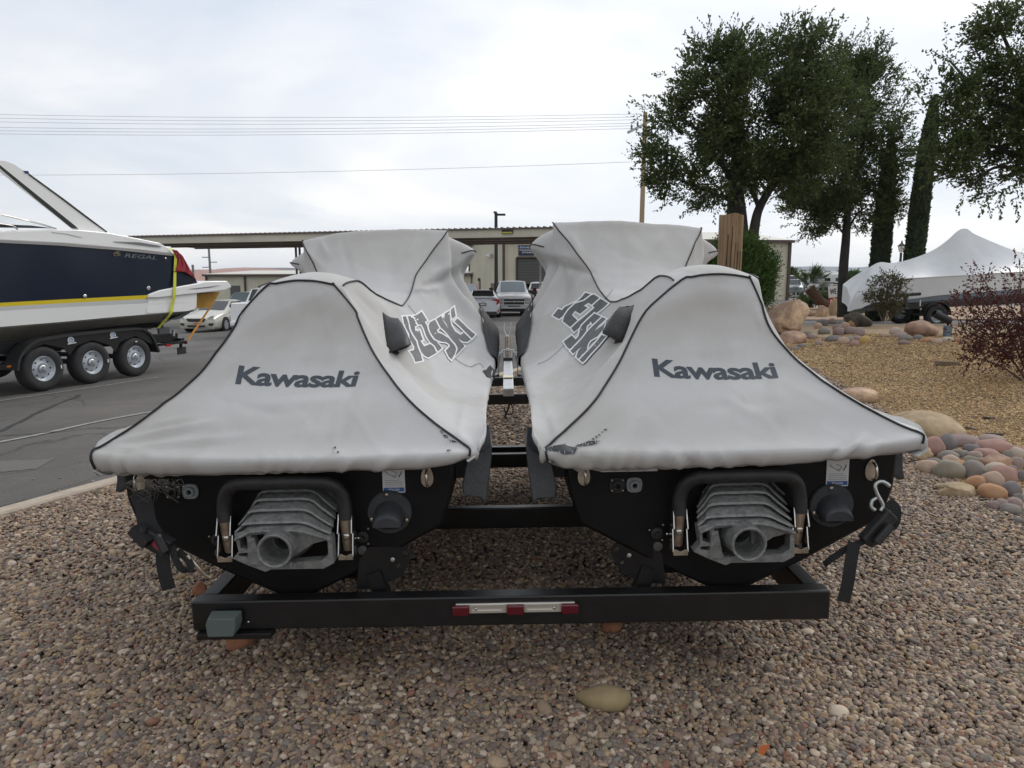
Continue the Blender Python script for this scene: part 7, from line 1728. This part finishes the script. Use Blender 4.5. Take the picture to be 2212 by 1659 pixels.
car('pickup_truck', 'grey pickup facing the camera in front of the white van', 'pickup truck', lot_pos(1712, 72), R(180-20), paint('grey_paint', (.22, .25, .28), .3), pickup_st(5.4, .96, 1.15, 1.8), cabin=((3, 4), (6, 5), [(4, 5, .05, .48), (4, 5, .55, .95)]), wheel_y=(1.8, -1.7), wr=.38, tw=.84, group='vehicles in the far lot')
for i, (u, d, L, H, yaw, lab) in enumerate(((1722, 112, 7, 3.0, 4, 'white travel trailer nearest the building corner in the far row'), (1750, 124, 8, 3.3, 8, 'white travel trailer second in the far row, above the palm'), (1775, 118, 7, 2.9, -6, 'white travel trailer behind the palm crown'), (1800, 130, 9, 3.2, 3, 'long white travel trailer left of the oak trunk'), (1848, 132, 8, 3.0, -4, 'white travel trailer far behind the dumpster'), (1880, 128, 8, 3.1, 5, 'white travel trailer at the right end of the far row'))):
    t_ = thing('travel_trailer', lab, 'caravan', lot_pos(u, d), (0, 0, R(yaw)), 'caravans in the far row')
    MB().box((0, 0, .55+H/2-.3), (L, 2.5, H-.6)).build('body', mat('caravan_white', (.68, .68, .66), .4), t_, smooth=30, bevel=.2, seg=3)
    MB().box((0, -1.26, 1.3), (L*.9, .03, .22)).build('stripe', mat('caravan_stripe', (.20, .19, .20), .5), t_, smooth=0)
    for x in (-.28, .05, .3): MB().box((x*L, -1.27, 1.85), (.9, .03, .55)).build('window', M_glass, t_, smooth=0)
    MB().box((-.42*L+1, -1.27, 1.4), (.7, .03, 1.7)).build('door', M_plate, t_, smooth=0)
    MB().box((.1*L, 0, H+.33), (.9, .8, .28)).build('roof_unit', mat('roof_unit_grey', (.30, .32, .34), .5), t_, smooth=0, bevel=.05)
    for x in (-.6, .25): MB().lathe([(0, -.1), (.34, -.1), (.34, .1), (0, .1)], Matrix.Translation((x, -1.15, .34)) @ Matrix.Rotation(R(90), 4, 'X'), 14).build('wheel', M_tyre, t_, smooth=40)
# green dumpster and the repair sign
p = lot_pos(1855, 34); t_ = thing('dumpster', 'dark green dumpster with a black lid behind the oak trunk', 'dumpster', p)
MB().box((0, 0, .72), (1.9, 1.3, 1.25), None, 0, 1.04).build('bin', mat('dumpster_green', (.03, .06, .035), .5, var=.3, vscale=3), t_, smooth=0, bevel=.02)
MB().box((0, 0, 1.40), (2.0, 1.4, .08), Matrix.Rotation(R(4), 3, 'X')).build('lid', M_trim, t_, smooth=0, bevel=.02)
MB().box((.3, -.68, 1.05), (.25, .02, .18)).build('plate', M_plate, t_, smooth=0)
for x in (-.99, .99): MB().box((x, 0, .95), (.08, .9, .14)).build('fork_pocket', MATS['dumpster_green'], t_, smooth=0)
p = atd(1812, 640, 31.5); t_ = thing('repair_sign', 'tilted white and red repair sign half hidden by the oak trunk', 'sign', (p.x, p.y, p.z), (0, R(-6), 0))
sw, sh = 44/FD*31.5, 46/FD*31.5
MB().box((0, 0, sh*.24), (sw, .03, sh*.52)).build('upper_board', mat('sign_white', (.74, .74, .74), .5), t_, smooth=0)
MB().box((0, 0, -sh*.27), (sw, .03, sh*.48)).build('lower_board', mat('sign_red', (.40, .015, .03), .5), t_, smooth=0)
text_obj('WE', lambda a, b: Vector((-sw*.44+a, -.022, sh*.12+b)), 'sign_word', M_trim, t_, .03, 0, sw*.32, sh*.26)
text_obj('REPAIR', lambda a, b: Vector((-sw*.44+a, -.022, -sh*.45+b)), 'sign_word', mat('sign_white', (.74, .74, .74), .5), t_, .02, 0, sw*.84, sh*.33)
MB().box((sw*.06, -.02, sh*.22), (sw*.16, .01, sh*.03)).build('sign_dash', M_trim, t_, smooth=0)
for x in (-.35, .35): MB().bar((x*sw, .03, -sh*.5), (x*sw, .03, -p.z-.25), .05, .05).build('sign_leg', M_galv, t_, smooth=0)
# sandstone blocks round the palm
for i, (u, v, wd, ht, m, lab) in enumerate(((1775, 664, 26, 30, M_tan, 'pinkish standing sandstone block behind the palm trunk'), (1738, 672, 36, 16, M_orange, 'low peach sandstone block left of the palm trunk'), (1758, 676, 26, 12, M_buff, 'small pale block in front of the palm bed'), (1800, 664, 24, 40, M_buff, 'tan standing block left of the repair sign'))):
    d = 30+.4*i; q = atd(u, v, d); rock_at('sandstone_block', lab, 'rock', (q.x, q.y, asph_z(q.x, q.y)), (wd/FD*d/2, wd/FD*d*.4, ht/FD*d/1.6), m, 60+i, .2, 1.2, .2, .2*i, 0, 3, 6)
# ================================================================== BUILDINGS, CANOPY, POLES, FAR LAND
def clad_mat(name, col, period=.3, axis=0):
    m = bpy.data.materials.new(name); m.use_nodes = True; t = m.node_tree; b = t.nodes['Principled BSDF']; n_ = t.nodes.new; l = t.links.new
    tcn = n_('ShaderNodeTexCoord'); nz = n_('ShaderNodeTexNoise'); nz.inputs['Scale'].default_value = .5; nz.inputs['Detail'].default_value = 6; l(tcn.outputs['Object'], nz.inputs['Vector'])
    r = n_('ShaderNodeValToRGB'); l(nz.outputs['Fac'], r.inputs[0]); r.color_ramp.elements[0].position = .3; r.color_ramp.elements[1].position = .75
    r.color_ramp.elements[0].color = tuple(c*.9 for c in col)+(1,); r.color_ramp.elements[1].color = tuple(c*1.05 for c in col)+(1,)
    l(r.outputs[0], b.inputs['Base Color']); b.inputs['Roughness'].default_value = .55
    MATS[name] = m; return m
M_clad = clad_mat('beige_cladding', (.60, .57, .45)); M_brown = mat('brown_trim', (.075, .050, .042), .5); M_roof = mat('pale_metal_roof', (.56, .54, .46), .45)
M_door = mat('roll_door', (.085, .085, .083), .5); M_fascia = mat('canopy_fascia', (.58, .55, .45), .5, var=.12, vscale=.6); M_soffit = mat('brown_soffit', (.20, .155, .11), .6, var=.2, vscale=.8)
BZ = -.75
def wall(root, A, Bp, z0, z1a, z1b, openings=(), name='wall', th=.2, m=None):
    """clad wall from A to B seen from outside; ribs stand proud as real folds of the sheet. openings: (s0, s1, h) in metres"""
    A, Bp = Vector((A.x, A.y, 0)), Vector((Bp.x, Bp.y, 0)); L = (Bp-A).length; d = (Bp-A)/L; nrm = Vector((d.y, -d.x, 0))
    if nrm.dot(CAMP-A) < 0: nrm = -nrm
    poly = [(0, z0)]
    for s0_, s1_, h in sorted(openings): poly += [(s0_, z0), (s0_, z0+h), (s1_, z0+h), (s1_, z0)]
    poly += [(L, z0), (L, z1b)]
    if isinstance(z1a, (list, tuple)): poly += [(s_*L, z) for s_, z in z1a[::-1]]
    else: poly += [(0, z1a)]
    f = lambda a, b, t: A+d*a-nrm*t+Vector((0, 0, b))
    w_ = MB().prism(poly, f, th).build(name, m or M_clad, root, smooth=0, world=True)
    # ribs of the cladding: one stuff part
    mb = MB(); k = .3
    top = (lambda s_: np.interp(s_/L, [q[0] for q in z1a], [q[1] for q in z1a])) if isinstance(z1a, (list, tuple)) else (lambda s_: z1a+(z1b-z1a)*s_/L)
    while k < L-.1:
        zlo = z0
        for s0_, s1_, h in openings:
            if s0_-.05 < k < s1_+.05: zlo = z0+h+.05
        mb.bar(A+d*k+nrm*.012+Vector((0, 0, zlo)), A+d*k+nrm*.012+Vector((0, 0, float(top(k))-.03)), .07, .03, up=nrm); k += .45
    o = mb.build('wall_rib', m or M_clad, root, smooth=0, world=True); o['kind'] = 'stuff'
    return A, d, nrm, L
def on_wall(W, u, v):
    A, d, nrm, L = W; r = ray(u, v); t = (A-CAMP).dot(nrm)/r.dot(nrm); return CAMP+r*t
# ---- the workshop
C1 = atd(1090, 605, 55); C2 = atd(1700, 605, 58.4); C0 = atd(1016, 605, 67.5)
ze = 4.57
ws = thing('workshop', 'long beige metal workshop with a grey roll up door behind the white work pickup', 'building', (C1.x, C1.y, BZ))
dv = (C2-C1); Lw = Vector((dv.x, dv.y, 0)).length; dn_ = Vector((dv.x, dv.y, 0)).normalized()
sx = lambda u, v: (lambda q: (Vector((q.x, q.y, 0))-Vector((C1.x, C1.y, 0))).dot(dn_))(on_wall((Vector((C1.x, C1.y, 0)), dn_, Vector((dn_.y, -dn_.x, 0)), Lw), u, v))
s1_, s2_ = sx(1117, 580), sx(1200, 580); t1, t2 = sx(1660, 600), sx(1676, 600)
hd = on_wall((Vector((C1.x, C1.y, 0)), dn_, Vector((dn_.y, -dn_.x, 0)), Lw), 1150, 556).z-BZ
W1 = wall(ws, C1, C2, BZ, ze, ze, [(s1_, s2_, hd), (t1, t2, on_wall((Vector((C1.x, C1.y, 0)), dn_, Vector((dn_.y, -dn_.x, 0)), Lw), 1668, 560).z-BZ)])
gv = Vector((C0.x-C1.x, C0.y-C1.y, 0)); Lg = gv.length
W0 = wall(ws, C1, C0, BZ, [(0, ze), (.5, ze+1.0), (1, ze)], ze, name='gable_wall')
C3 = C2+gv; back = wall(ws, C0, C3, BZ, ze, ze, name='back_wall'); side = wall(ws, C2, C3, BZ, [(0, ze), (.5, ze+1.0), (1, ze)], ze, name='end_wall')
def P3(c, z): return Vector((c.x, c.y, z))
nn_ = W1[2]
mb = MB(); q = [P3(C1, ze+.03)+nn_*.25-dn_*.25, P3(C2, ze+.03)+nn_*.25+dn_*.25, P3(C2, ze+1.06)+gv*.5+dn_*.25, P3(C1, ze+1.06)+gv*.5-dn_*.25]
mb.add(q+[p+Vector((0, 0, .12)) for p in q], [(0, 1, 2, 3), (4, 5, 6, 7), (0, 1, 5, 4), (1, 2, 6, 5), (2, 3, 7, 6), (3, 0, 4, 7)])
rf = mb.build('roof', M_roof, ws, smooth=0, world=True)
mb = MB(); q = [P3(C1, ze+1.06)+gv*.5-dn_*.25, P3(C2, ze+1.06)+gv*.5+dn_*.25, P3(C2, ze+.03)+gv*1.02+dn_*.25, P3(C1, ze+.03)+gv*1.02-dn_*.25]
mb.add(q+[p+Vector((0, 0, .12)) for p in q], [(0, 1, 2, 3), (4, 5, 6, 7), (0, 1, 5, 4), (1, 2, 6, 5), (2, 3, 7, 6), (3, 0, 4, 7)]); mb.build('roof', M_roof, ws, smooth=0, world=True)
MB().bar(P3(C1, ze+.02)+nn_*.33-dn_*.3, P3(C2, ze+.02)+nn_*.33+dn_*.3, .14, .22).build('gutter', M_brown, ws, smooth=0, world=True)
for a, b in (((0, ze), (.5, ze+1.06)), ((.5, ze+1.06), (1, ze))):
    MB().bar(P3(C1, a[1]+.05)+gv*a[0]+W0[2]*.28, P3(C1, b[1]+.05)+gv*b[0]+W0[2]*.28, .1, .24).build('rake_trim', M_brown, ws, smooth=0, world=True)
MB().bar(P3(C1, BZ)+nn_*.1+W0[2]*.08, P3(C1, ze)+nn_*.1+W0[2]*.08, .28, .2).build('downspout', M_brown, ws, smooth=0, world=True)
MB().bar(P3(C2, BZ)+nn_*.1+dn_*.05, P3(C2, ze)+nn_*.1+dn_*.05, .22, .2).build('downspout', M_brown, ws, smooth=0, world=True)
MB().bar(P3(C0, BZ)+W0[2]*.1, P3(C0, ze)+W0[2]*.1, .2, .14).build('corner_trim', M_brown, ws, smooth=0, world=True)
# roll-up door: slats one by one, half a metre open at the bottom, brown frame
A1 = Vector((C1.x, C1.y, 0)); nsl = 9; zlow = on_wall(W1, 1140, 613).z
drr = MB().bar(A1+dn_*s1_+P3(Vector((0, 0, 0)), BZ+hd)+nn_*.04, A1+dn_*s2_+P3(Vector((0, 0, 0)), BZ+hd)+nn_*.04, .12, .14).build('roll_door', M_brown, ws, smooth=0, world=True)
for k in range(nsl):
    za = zlow+(BZ+hd-.1-zlow)*k/nsl; zb_ = zlow+(BZ+hd-.1-zlow)*(k+1)/nsl-.02
    MB().prism([(s1_+.05, za), (s2_-.05, za), (s2_-.05, zb_), (s1_+.05, zb_)], lambda a, b, t: A1+dn_*a-nn_*(.06+t)+Vector((0, 0, b)), .04).build('door_slat', M_door, drr, smooth=0, world=True)
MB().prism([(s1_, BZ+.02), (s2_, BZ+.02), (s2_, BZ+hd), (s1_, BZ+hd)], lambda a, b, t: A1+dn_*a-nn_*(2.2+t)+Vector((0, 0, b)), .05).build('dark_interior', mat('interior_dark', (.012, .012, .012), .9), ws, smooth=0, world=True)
for s_ in (s1_-.06, s2_+.06): MB().bar(A1+dn_*s_+nn_*.03+Vector((0, 0, BZ)), A1+dn_*s_+nn_*.03+Vector((0, 0, BZ+hd)), .1, .08, up=nn_).build('door_jamb', M_brown, ws, smooth=0, world=True)
MB().prism([(t1, BZ+.02), (t2, BZ+.02), (t2, 2.95), (t1, 2.95)], lambda a, b, t: A1+dn_*a-nn_*(.12+t)+Vector((0, 0, b)), .05).build('side_door', mat('dark_door', (.03, .03, .032), .5), ws, smooth=0, world=True)
# wall lamps, boxes, gable door
def on0(u, v, W=None): return on_wall(W or W1, u, v)
def wbox(name, W, u, v, wd, ht, dep, m, par=ws):
    p = on_wall(W, u, v); d = (p-CAMP).dot(Vector((0, CP, -SP))); L_ = W[1]; k = max(.35, abs(L_.dot(Vector((1, 0, 0)))))
    MB().bar(p-L_*wd/FD*d/2/k+W[2]*dep/2, p+L_*wd/FD*d/2/k+W[2]*dep/2, dep, ht/FD*d).build(name, m, par, smooth=0, world=True)
wbox('wall_lamp', W0, 1058, 551, 9, 4, .25, M_plate); wbox('wall_lamp', W0, 1064, 552, 4, 6, .3, M_galv)
wbox('wall_light', W1, 1184.5, 546, 5, 5, .18, M_plate)
wbox('electric_box', W0, 1071, 621, 10, 18, .3, mat('brown_box', (.10, .075, .06), .6)); wbox('meter', W0, 1078, 622, 4, 24, .25, M_galv)
wbox('gable_door', W0, 1037, 620, 5, 26, .06, M_door); wbox('door_lamp', W0, 1037, 604, 2.2, 6, .2, M_brown)
wbox('corner_lamp', W1, 1684, 556, 2.5, 2, .12, M_plate)
# shop sign
p = on_wall(W1, 1137, 541); dS = (p-CAMP).dot(Vector((0, CP, -SP))); sgn_w, sgn_h = 34.5/FD*dS, 21.5/FD*dS
sg = thing('shop_sign', 'dark blue metal polishing and detailing sign above the roll up door', 'sign', (p.x, p.y, p.z), (0, 0, math.atan2(dn_.y, dn_.x)))
MB().box((0, -.06, 0), (sgn_w, .08, sgn_h)).build('board', mat('sign_navy', (.008, .018, .055), .35), sg, smooth=0)
M_sblue = mat('sign_light_blue', (.30, .45, .72), .5); M_sgrey = mat('sign_grey', (.62, .64, .66), .5)
TF = lambda x0, z0: (lambda a, b: Vector((sgn_w*(x0-.5)+a, -.108, sgn_h*(z0-.5)+b)))
text_obj('Bale', TF(.05, .70), 'sign_word', M_sblue, sg, .03, .3, sgn_w*.40, sgn_h*.24)
text_obj('METAL', TF(.50, .70), 'sign_word', M_sgrey, sg, .02, 0, sgn_w*.45, sgn_h*.19)
text_obj('POLISHING', TF(.06, .44), 'sign_word', M_sgrey, sg, .02, 0, sgn_w*.76, sgn_h*.16)
text_obj('DETAILING', TF(.20, .22), 'sign_word', M_sgrey, sg, .02, 0, sgn_w*.70, sgn_h*.16)
# ---- long low building on the left, lean-to beside the workshop
def low_building(name, label, A, Bp, depth, ze_, zr, doors, zb):
    b = thing(name, label, 'building', (A.x, A.y, zb)); W = wall(b, A, Bp, zb, ze_, ze_, [])
    d, n2 = W[1], W[2]
    wall(b, A, A-n2*depth, zb, ze_, ze_, name='end_wall'); wall(b, Bp, Bp-n2*depth, zb, ze_, ze_, name='end_wall')
    q = [P3(A, ze_)+n2*.3-d*.3, P3(Bp, ze_)+n2*.3+d*.3, P3(Bp, zr)-n2*depth+d*.3, P3(A, zr)-n2*depth-d*.3]
    MB().add(q+[p+Vector((0, 0, .15)) for p in q], [(0, 1, 2, 3), (4, 5, 6, 7), (0, 1, 5, 4), (1, 2, 6, 5), (2, 3, 7, 6), (3, 0, 4, 7)]).build('roof', mat('pale_metal_roof', (.56, .54, .46), .45), b, smooth=0, world=True)
    MB().bar(P3(A, ze_)+n2*.36-d*.3, P3(Bp, ze_)+n2*.36+d*.3, .12, .2).build('gutter', M_brown, b, smooth=0, world=True)
    for u, v0, v1, wd in doors:
        p, q_ = on_wall(W, u, v0), on_wall(W, u, v1); dd = (p-CAMP).dot(Vector((0, CP, -SP))); o = d*(wd/FD*dd/2)
        MB().prism([(0, zb+.05), (1, zb+.05), (1, p.z), (0, p.z)], lambda a, b_, t: Vector((p.x, p.y, 0))-o+o*2*a+n2*(.05-t)+Vector((0, 0, b_)), .08).build('door', M_door, b, smooth=0, world=True)
    return b, W
lowA, lowB = atd(447, 605, 75), atd(702, 605, 72)
bL, WL = low_building('storage_building', 'long low beige storage building with a shallow pale roof at left', lowA, lowB, 9, 1.95, 2.45, [(508, 617, 660, 24)], -1.6)
for u in (531,): p = on_wall(WL, u, 620); MB().bar(P3(p, -1.6)+WL[2]*.1, P3(p, 1.95)+WL[2]*.1, .25, .15).build('downspout', M_brown, bL, smooth=0, world=True)
p = on_wall(WL, 448, 620); MB().bar(P3(p, -1.6)+WL[2]*.1, P3(p, 1.95)+WL[2]*.1, .3, .15).build('corner_trim', M_brown, bL, smooth=0, world=True)
shA, shB = atd(984, 605, 68), atd(1018, 605, 66.5)
low_building('lean_to', 'small beige lean-to shed against the workshop gable', shA, shB, 5, 2.0, 2.9, [(1006, 618, 640, 20)], -.9)
# ---- carport canopy
zt, zf, zs = 3.88, 3.48, 3.46
cA = atd(282, 511.2, 39.2); cB = atd(1201, 490.6, 31.7); sc = lambda p, z: CAMP+(p-CAMP)*((z-CAM_H)/(p.z-CAM_H))
cA, cB = sc(cA, zt), sc(cB, zt); cd = Vector((cB.x-cA.x, cB.y-cA.y, 0)); cL = cd.length; cd.normalize(); cn = Vector((-cd.y, cd.x, 0))
if cn.y < 0: cn = -cn
cp_ = thing('carport_canopy', 'long flat carport canopy with beige fascia and brown underside', 'canopy', (cA.x, cA.y, asph_z(cA.x, cA.y)))
dep = 6.0; rootA = Vector((cA.x, cA.y, 0)); cw = lambda a, b, z: rootA+cd*a+cn*b+Vector((0, 0, z))
def slab(name, a0, a1, b0, b1, z0, z1, m, par=cp_):
    v = [cw(a, b, z) for z in (z0, z1) for a, b in ((a0, b0), (a1, b0), (a1, b1), (a0, b1))]
    return MB().add(v, [(0, 3, 2, 1), (4, 5, 6, 7), (0, 1, 5, 4), (1, 2, 6, 5), (2, 3, 7, 6), (3, 0, 4, 7)]).build(name, m, par, smooth=0, world=True)
slab('front_fascia', 0, cL, -.02, .05, zf-.02, zt-.03, M_fascia); slab('end_fascia', cL-.05, cL+.02, .06, dep, zf-.02, zt-.03, M_fascia); slab('end_fascia', -.02, .05, .06, dep, zf-.02, zt-.03, M_fascia); slab('back_fascia', 0, cL, dep+.01, dep+.07, zf-.02, zt-.03, M_fascia)
slab('soffit', .06, cL-.06, .06, dep, zs, zs+.06, M_soffit); slab('roof_sheet', -.1, cL+.1, -.1, dep+.1, zt-.028, zt+.01, M_roof)
mb = MB(); k = 0
while k < cL: mb.bar(cw(k, -.12, zt+.03), cw(k, dep+.1, zt+.03), .06, .05); k += .30
mb.build('roof_rib', M_brown, cp_, smooth=0, world=True)['kind'] = 'stuff'
slab('eave_flashing', -.1, cL+.1, -.115, -.1, zt-.05, zt+.0, M_brown)
for b in (.9, 2.9, 4.9):
    slab('purlin', .1, cL-.1, b, b+.2, zs-.07, zs-.004, M_soffit)
M_post = mat('canopy_post', (.16, .14, .115), .6); M_postl = mat('pale_post', (.42, .38, .33), .5)
for u, b, m, nm in ((640, 5.2, M_post, 'post'), (648, 5.6, M_post, 'post'), (1167.6, 4.1, M_postl, 'post'), (905, 5.4, M_post, 'post')):
    # where the sight line meets the row of posts
    o = rootA+cn*b; r = ray(u, 560); M2 = Matrix(((r.x, -cd.x), (r.y, -cd.y))); sol = M2.inverted() @ Vector((o.x-CAMP.x, o.y-CAMP.y)); q = o+cd*sol[1]
    MB().bar(P3(q, asph_z(q.x, q.y)), P3(q, zs), .11, .11, up=(0, 1, 0)).build(nm, m, cp_, smooth=0, world=True)
q = atd(1096, 501, 32.4); r = ray(1096.5, 501); t_ = (rootA-CAMP).dot(cn)/r.dot(cn); q = CAMP+r*t_-cn*.05
pq = MB().bar(q-cd*.27, q+cd*.27, .05, .20).build('clearance_plate', M_trim, cp_, smooth=0, world=True); MB().bar(q-cd*.25-cn*.035-Vector((0, 0, .04)), q+cd*.25-cn*.035-Vector((0, 0, .04)), .02, .08).build('plate_band', mat('plate_yellow', (.42, .40, .06), .5), pq, smooth=0, world=True)
# ---- poles and lines
q = lot_pos(1072, 45); t_ = thing('light_pole', 'slim black lamp pole standing behind the canopy', 'lamp post', q); top = atd(1072, 462, 45).z-q.z
MB().tube([(0, 0, 0), (0, 0, top)], [.13, .10], 8).build('pole', M_trim, t_); MB().box((.30, 0, top-.12), (.6, .26, .12)).build('lamp_head', M_trim, t_, smooth=0, bevel=.02); MB().box((-.05, 0, top+.02), (.2, .2, .12)).build('pole_cap', M_trim, t_, smooth=0)
q = lot_pos(1381, 48); t_ = thing('utility_pole', 'tall pale wooden utility pole left of the forked oak', 'utility pole', q); zt_ = atd(1383.5, 256, 48).z-q.z; dx = atd(1383.5, 256, 48).x-q.x
MB().tube([(0, 0, 0), (dx*.5, 0, zt_*.5), (dx, 0, zt_)], [.19, .165, .14], 12).build('pole', mat('pale_pole_wood', S(144, 124, 98), .9, col2=S(178, 156, 126), vscale=3, stretch=(8, 8, .3)), t_, smooth=60)
ca, cb = atd(1357, 286, 46.6)-q, atd(1414, 257, 50.2)-q; MB().bar(ca, cb, .12, .16).build('cross_arm', mat('grey_arm', (.36, .38, .38), .6), t_, smooth=0)
for f in (.12, .34, .66, .88): c = ca.lerp(cb, f); MB().lathe([(.05, 0), (.08, .10), (.05, .14), (.09, .2), (.05, .26), (.02, .36)], Matrix.Translation(c+Vector((0, 0, .08))), 8).build('insulator', mat('grey_insulator', (.14, .15, .17), .4), t_, smooth=40)
M_wire = mat('wire_grey', (.30, .31, .33), .6)
WR_ = [(246, 246, 'topmost of the overhead wires crossing the sky'), (252.4, 254, 'second overhead wire from the top'), (258.5, 262, 'third overhead wire from the top'), (266, 274, 'fourth overhead wire from the top'), (271.5, 281, 'fifth overhead wire from the top'), (277.5, 288, 'sixth overhead wire, lowest of the close bundle'), (349, 377, 'single low overhead wire crossing the sky above the canopy')]
for va, vb, lab in WR_:
    f = (va-246)/31.5; a = atd(1383, va, 48) if va > 300 else q+ca.lerp(cb, 1-min(1, f))+Vector((0, 0, .4)) if False else atd(1386-18*min(1, f), va, 48-1.2*min(1, f))
    b = atd(-60, vb+(vb-va)*.04, 52); P = [a.lerp(b, k/14)+Vector((0, 0, -.25*4*(k/14)*(1-k/14))) for k in range(15)]
    o = MB().tube(P, .011, 4, cap=False).build('power_line', M_wire); setp(o, lab, 'wire', 'overhead wires')
q = Vector((atd(455, 600, 85).x, atd(455, 600, 85).y, -2.2)); t_ = thing('distribution_pole', 'far slim utility pole with three short arms behind the storage building', 'utility pole', q); zt_ = atd(451, 535, 85).z-q.z
MB().tube([(0, 0, 0), (0, 0, zt_)], [.18, .13], 8).build('pole', mat('grey_pole', (.20, .19, .19), .7), t_)
for v, s_ in ((556, -1), (566.5, 1), (577.5, -1)): z = atd(453, v, 85).z-q.z; MB().bar((0, 0, z), (s_*.9, 0, z), .1, .1).build('arm', mat('grey_pole', (.20, .19, .19), .7), t_, smooth=0)
q = Vector((atd(418, 600, 90).x, atd(418, 600, 90).y, -2.2)); t_ = thing('short_pole', 'short grey pole beside the red cloth', 'pole', q); MB().tube([(0, 0, 0), (0, 0, atd(417, 572, 90).z-q.z)], .15, 6).build('pole', mat('grey_pole', (.20, .19, .19), .7), t_)
# street lantern between the cypresses
q = lot_pos(1939, 40); t_ = thing('street_lantern', 'black street lantern between the two cypress columns', 'lamp post', q); zt_ = atd(1940, 546, 40).z-q.z
MB().tube([(0, 0, 0), (0, 0, .5), (0, 0, zt_)], [.12, .08, .065], 8).build('post', M_trim, t_)
MB().lathe([(.10, 0), (.20, .30), (.20, .32)], Matrix.Translation((0, 0, zt_+.03)), 6).build('lantern_glass', mat('lantern_glass', (.75, .76, .76), .2), t_, smooth=0)
MB().lathe([(.25, 0), (.06, .16), (.03, .30), (0, .32)], Matrix.Translation((0, 0, zt_+.36)), 6).build('lantern_cap', M_trim, t_, smooth=0)
for k in range(6): a = k*math.pi/3; MB().bar((.10*math.cos(a), .10*math.sin(a), zt_+.02), (.205*math.cos(a), .205*math.sin(a), zt_+.36), .02, .02).build('lantern_bar', M_trim, t_, smooth=0)

# ---- far land: red mesa on the left, long ridge on the right
def ridge_mesh(name, prof, d, m, foot=-4.0, depth=900, seed=0):
    xs = np.linspace(prof[0][0], prof[-1][0], 90); vs, fs = [], []; NR = 10
    for u in xs:
        v = float(np.interp(u, [p[0] for p in prof], [p[1] for p in prof])); p = atd(u, v, d); h = p.z
        for k in range(NR+1):
            t = k/NR; z = foot+(h-foot)*t**.85*(1+.0*t); z += (h-foot)*.07*mnoise.noise(Vector((u*.05+seed, t*4, 0)))*math.sin(math.pi*t)
            if k == NR: z = h*(1+.015*mnoise.noise(Vector((u*.12, seed, 1))))
            vs.append((p.x*(1-(1-t)*.18), p.y-depth*(1-t)+80*mnoise.noise(Vector((u*.04, t*3, seed))), z))
    for i in range(len(xs)-1):
        for k in range(NR): a = i*(NR+1)+k; fs.append((a, a+NR+1, a+NR+2, a+1))
    o = mesh_np(name, np.array(vs), np.array(fs), m, smooth=True); o['kind'] = 'structure'; return o
M_mesa = mat('red_mesa_rock', (.28, .11, .07), .95, col2=(.36, .17, .11), vscale=.012, detail=8)
M_mesa2 = mat('dark_mesa_rock', (.10, .07, .07), .95, var=.25, vscale=.01, detail=8)
M_ridge = mat('far_ridge_rock', (.065, .068, .072), .95, var=.3, vscale=.004, detail=8)
ridge_mesh('red_hills', [(-500, 590), (0, 588), (300, 586), (419, 583), (480, 581), (520, 577), (560, 579), (600, 582), (660, 590)], 2300, M_mesa, seed=1)
ridge_mesh('dark_hills', [(380, 600), (430, 597), (520, 590), (540, 578), (640, 578.5), (800, 578), (960, 581), (1100, 585), (1300, 590)], 2700, M_mesa2, seed=2)
ridge_mesh('far_ridge', [(1300, 588), (1500, 582), (1640, 578), (1700, 577), (1760, 575), (1820, 576.5), (1850, 578), (1880, 575), (2000, 578), (2200, 584), (2600, 590)], 5200, M_ridge, depth=1200, seed=3)

# ---- the air: far hills fade to blue
M_haze = bpy.data.materials.new('haze_air'); M_haze.use_nodes = True; t = M_haze.node_tree; t.nodes.clear()
o_ = t.nodes.new('ShaderNodeOutputMaterial'); v_ = t.nodes.new('ShaderNodeVolumePrincipled'); v_.inputs['Color'].default_value = (.78, .88, 1.0, 1); v_.inputs['Density'].default_value = 0.00012; v_.inputs['Anisotropy'].default_value = 0.0
t.links.new(v_.outputs[0], o_.inputs['Volume'])
hb_ = MB().box((0, 2900, 62), (9600, 7200, 132)).build('haze', M_haze, smooth=0); hb_['kind'] = 'stuff'
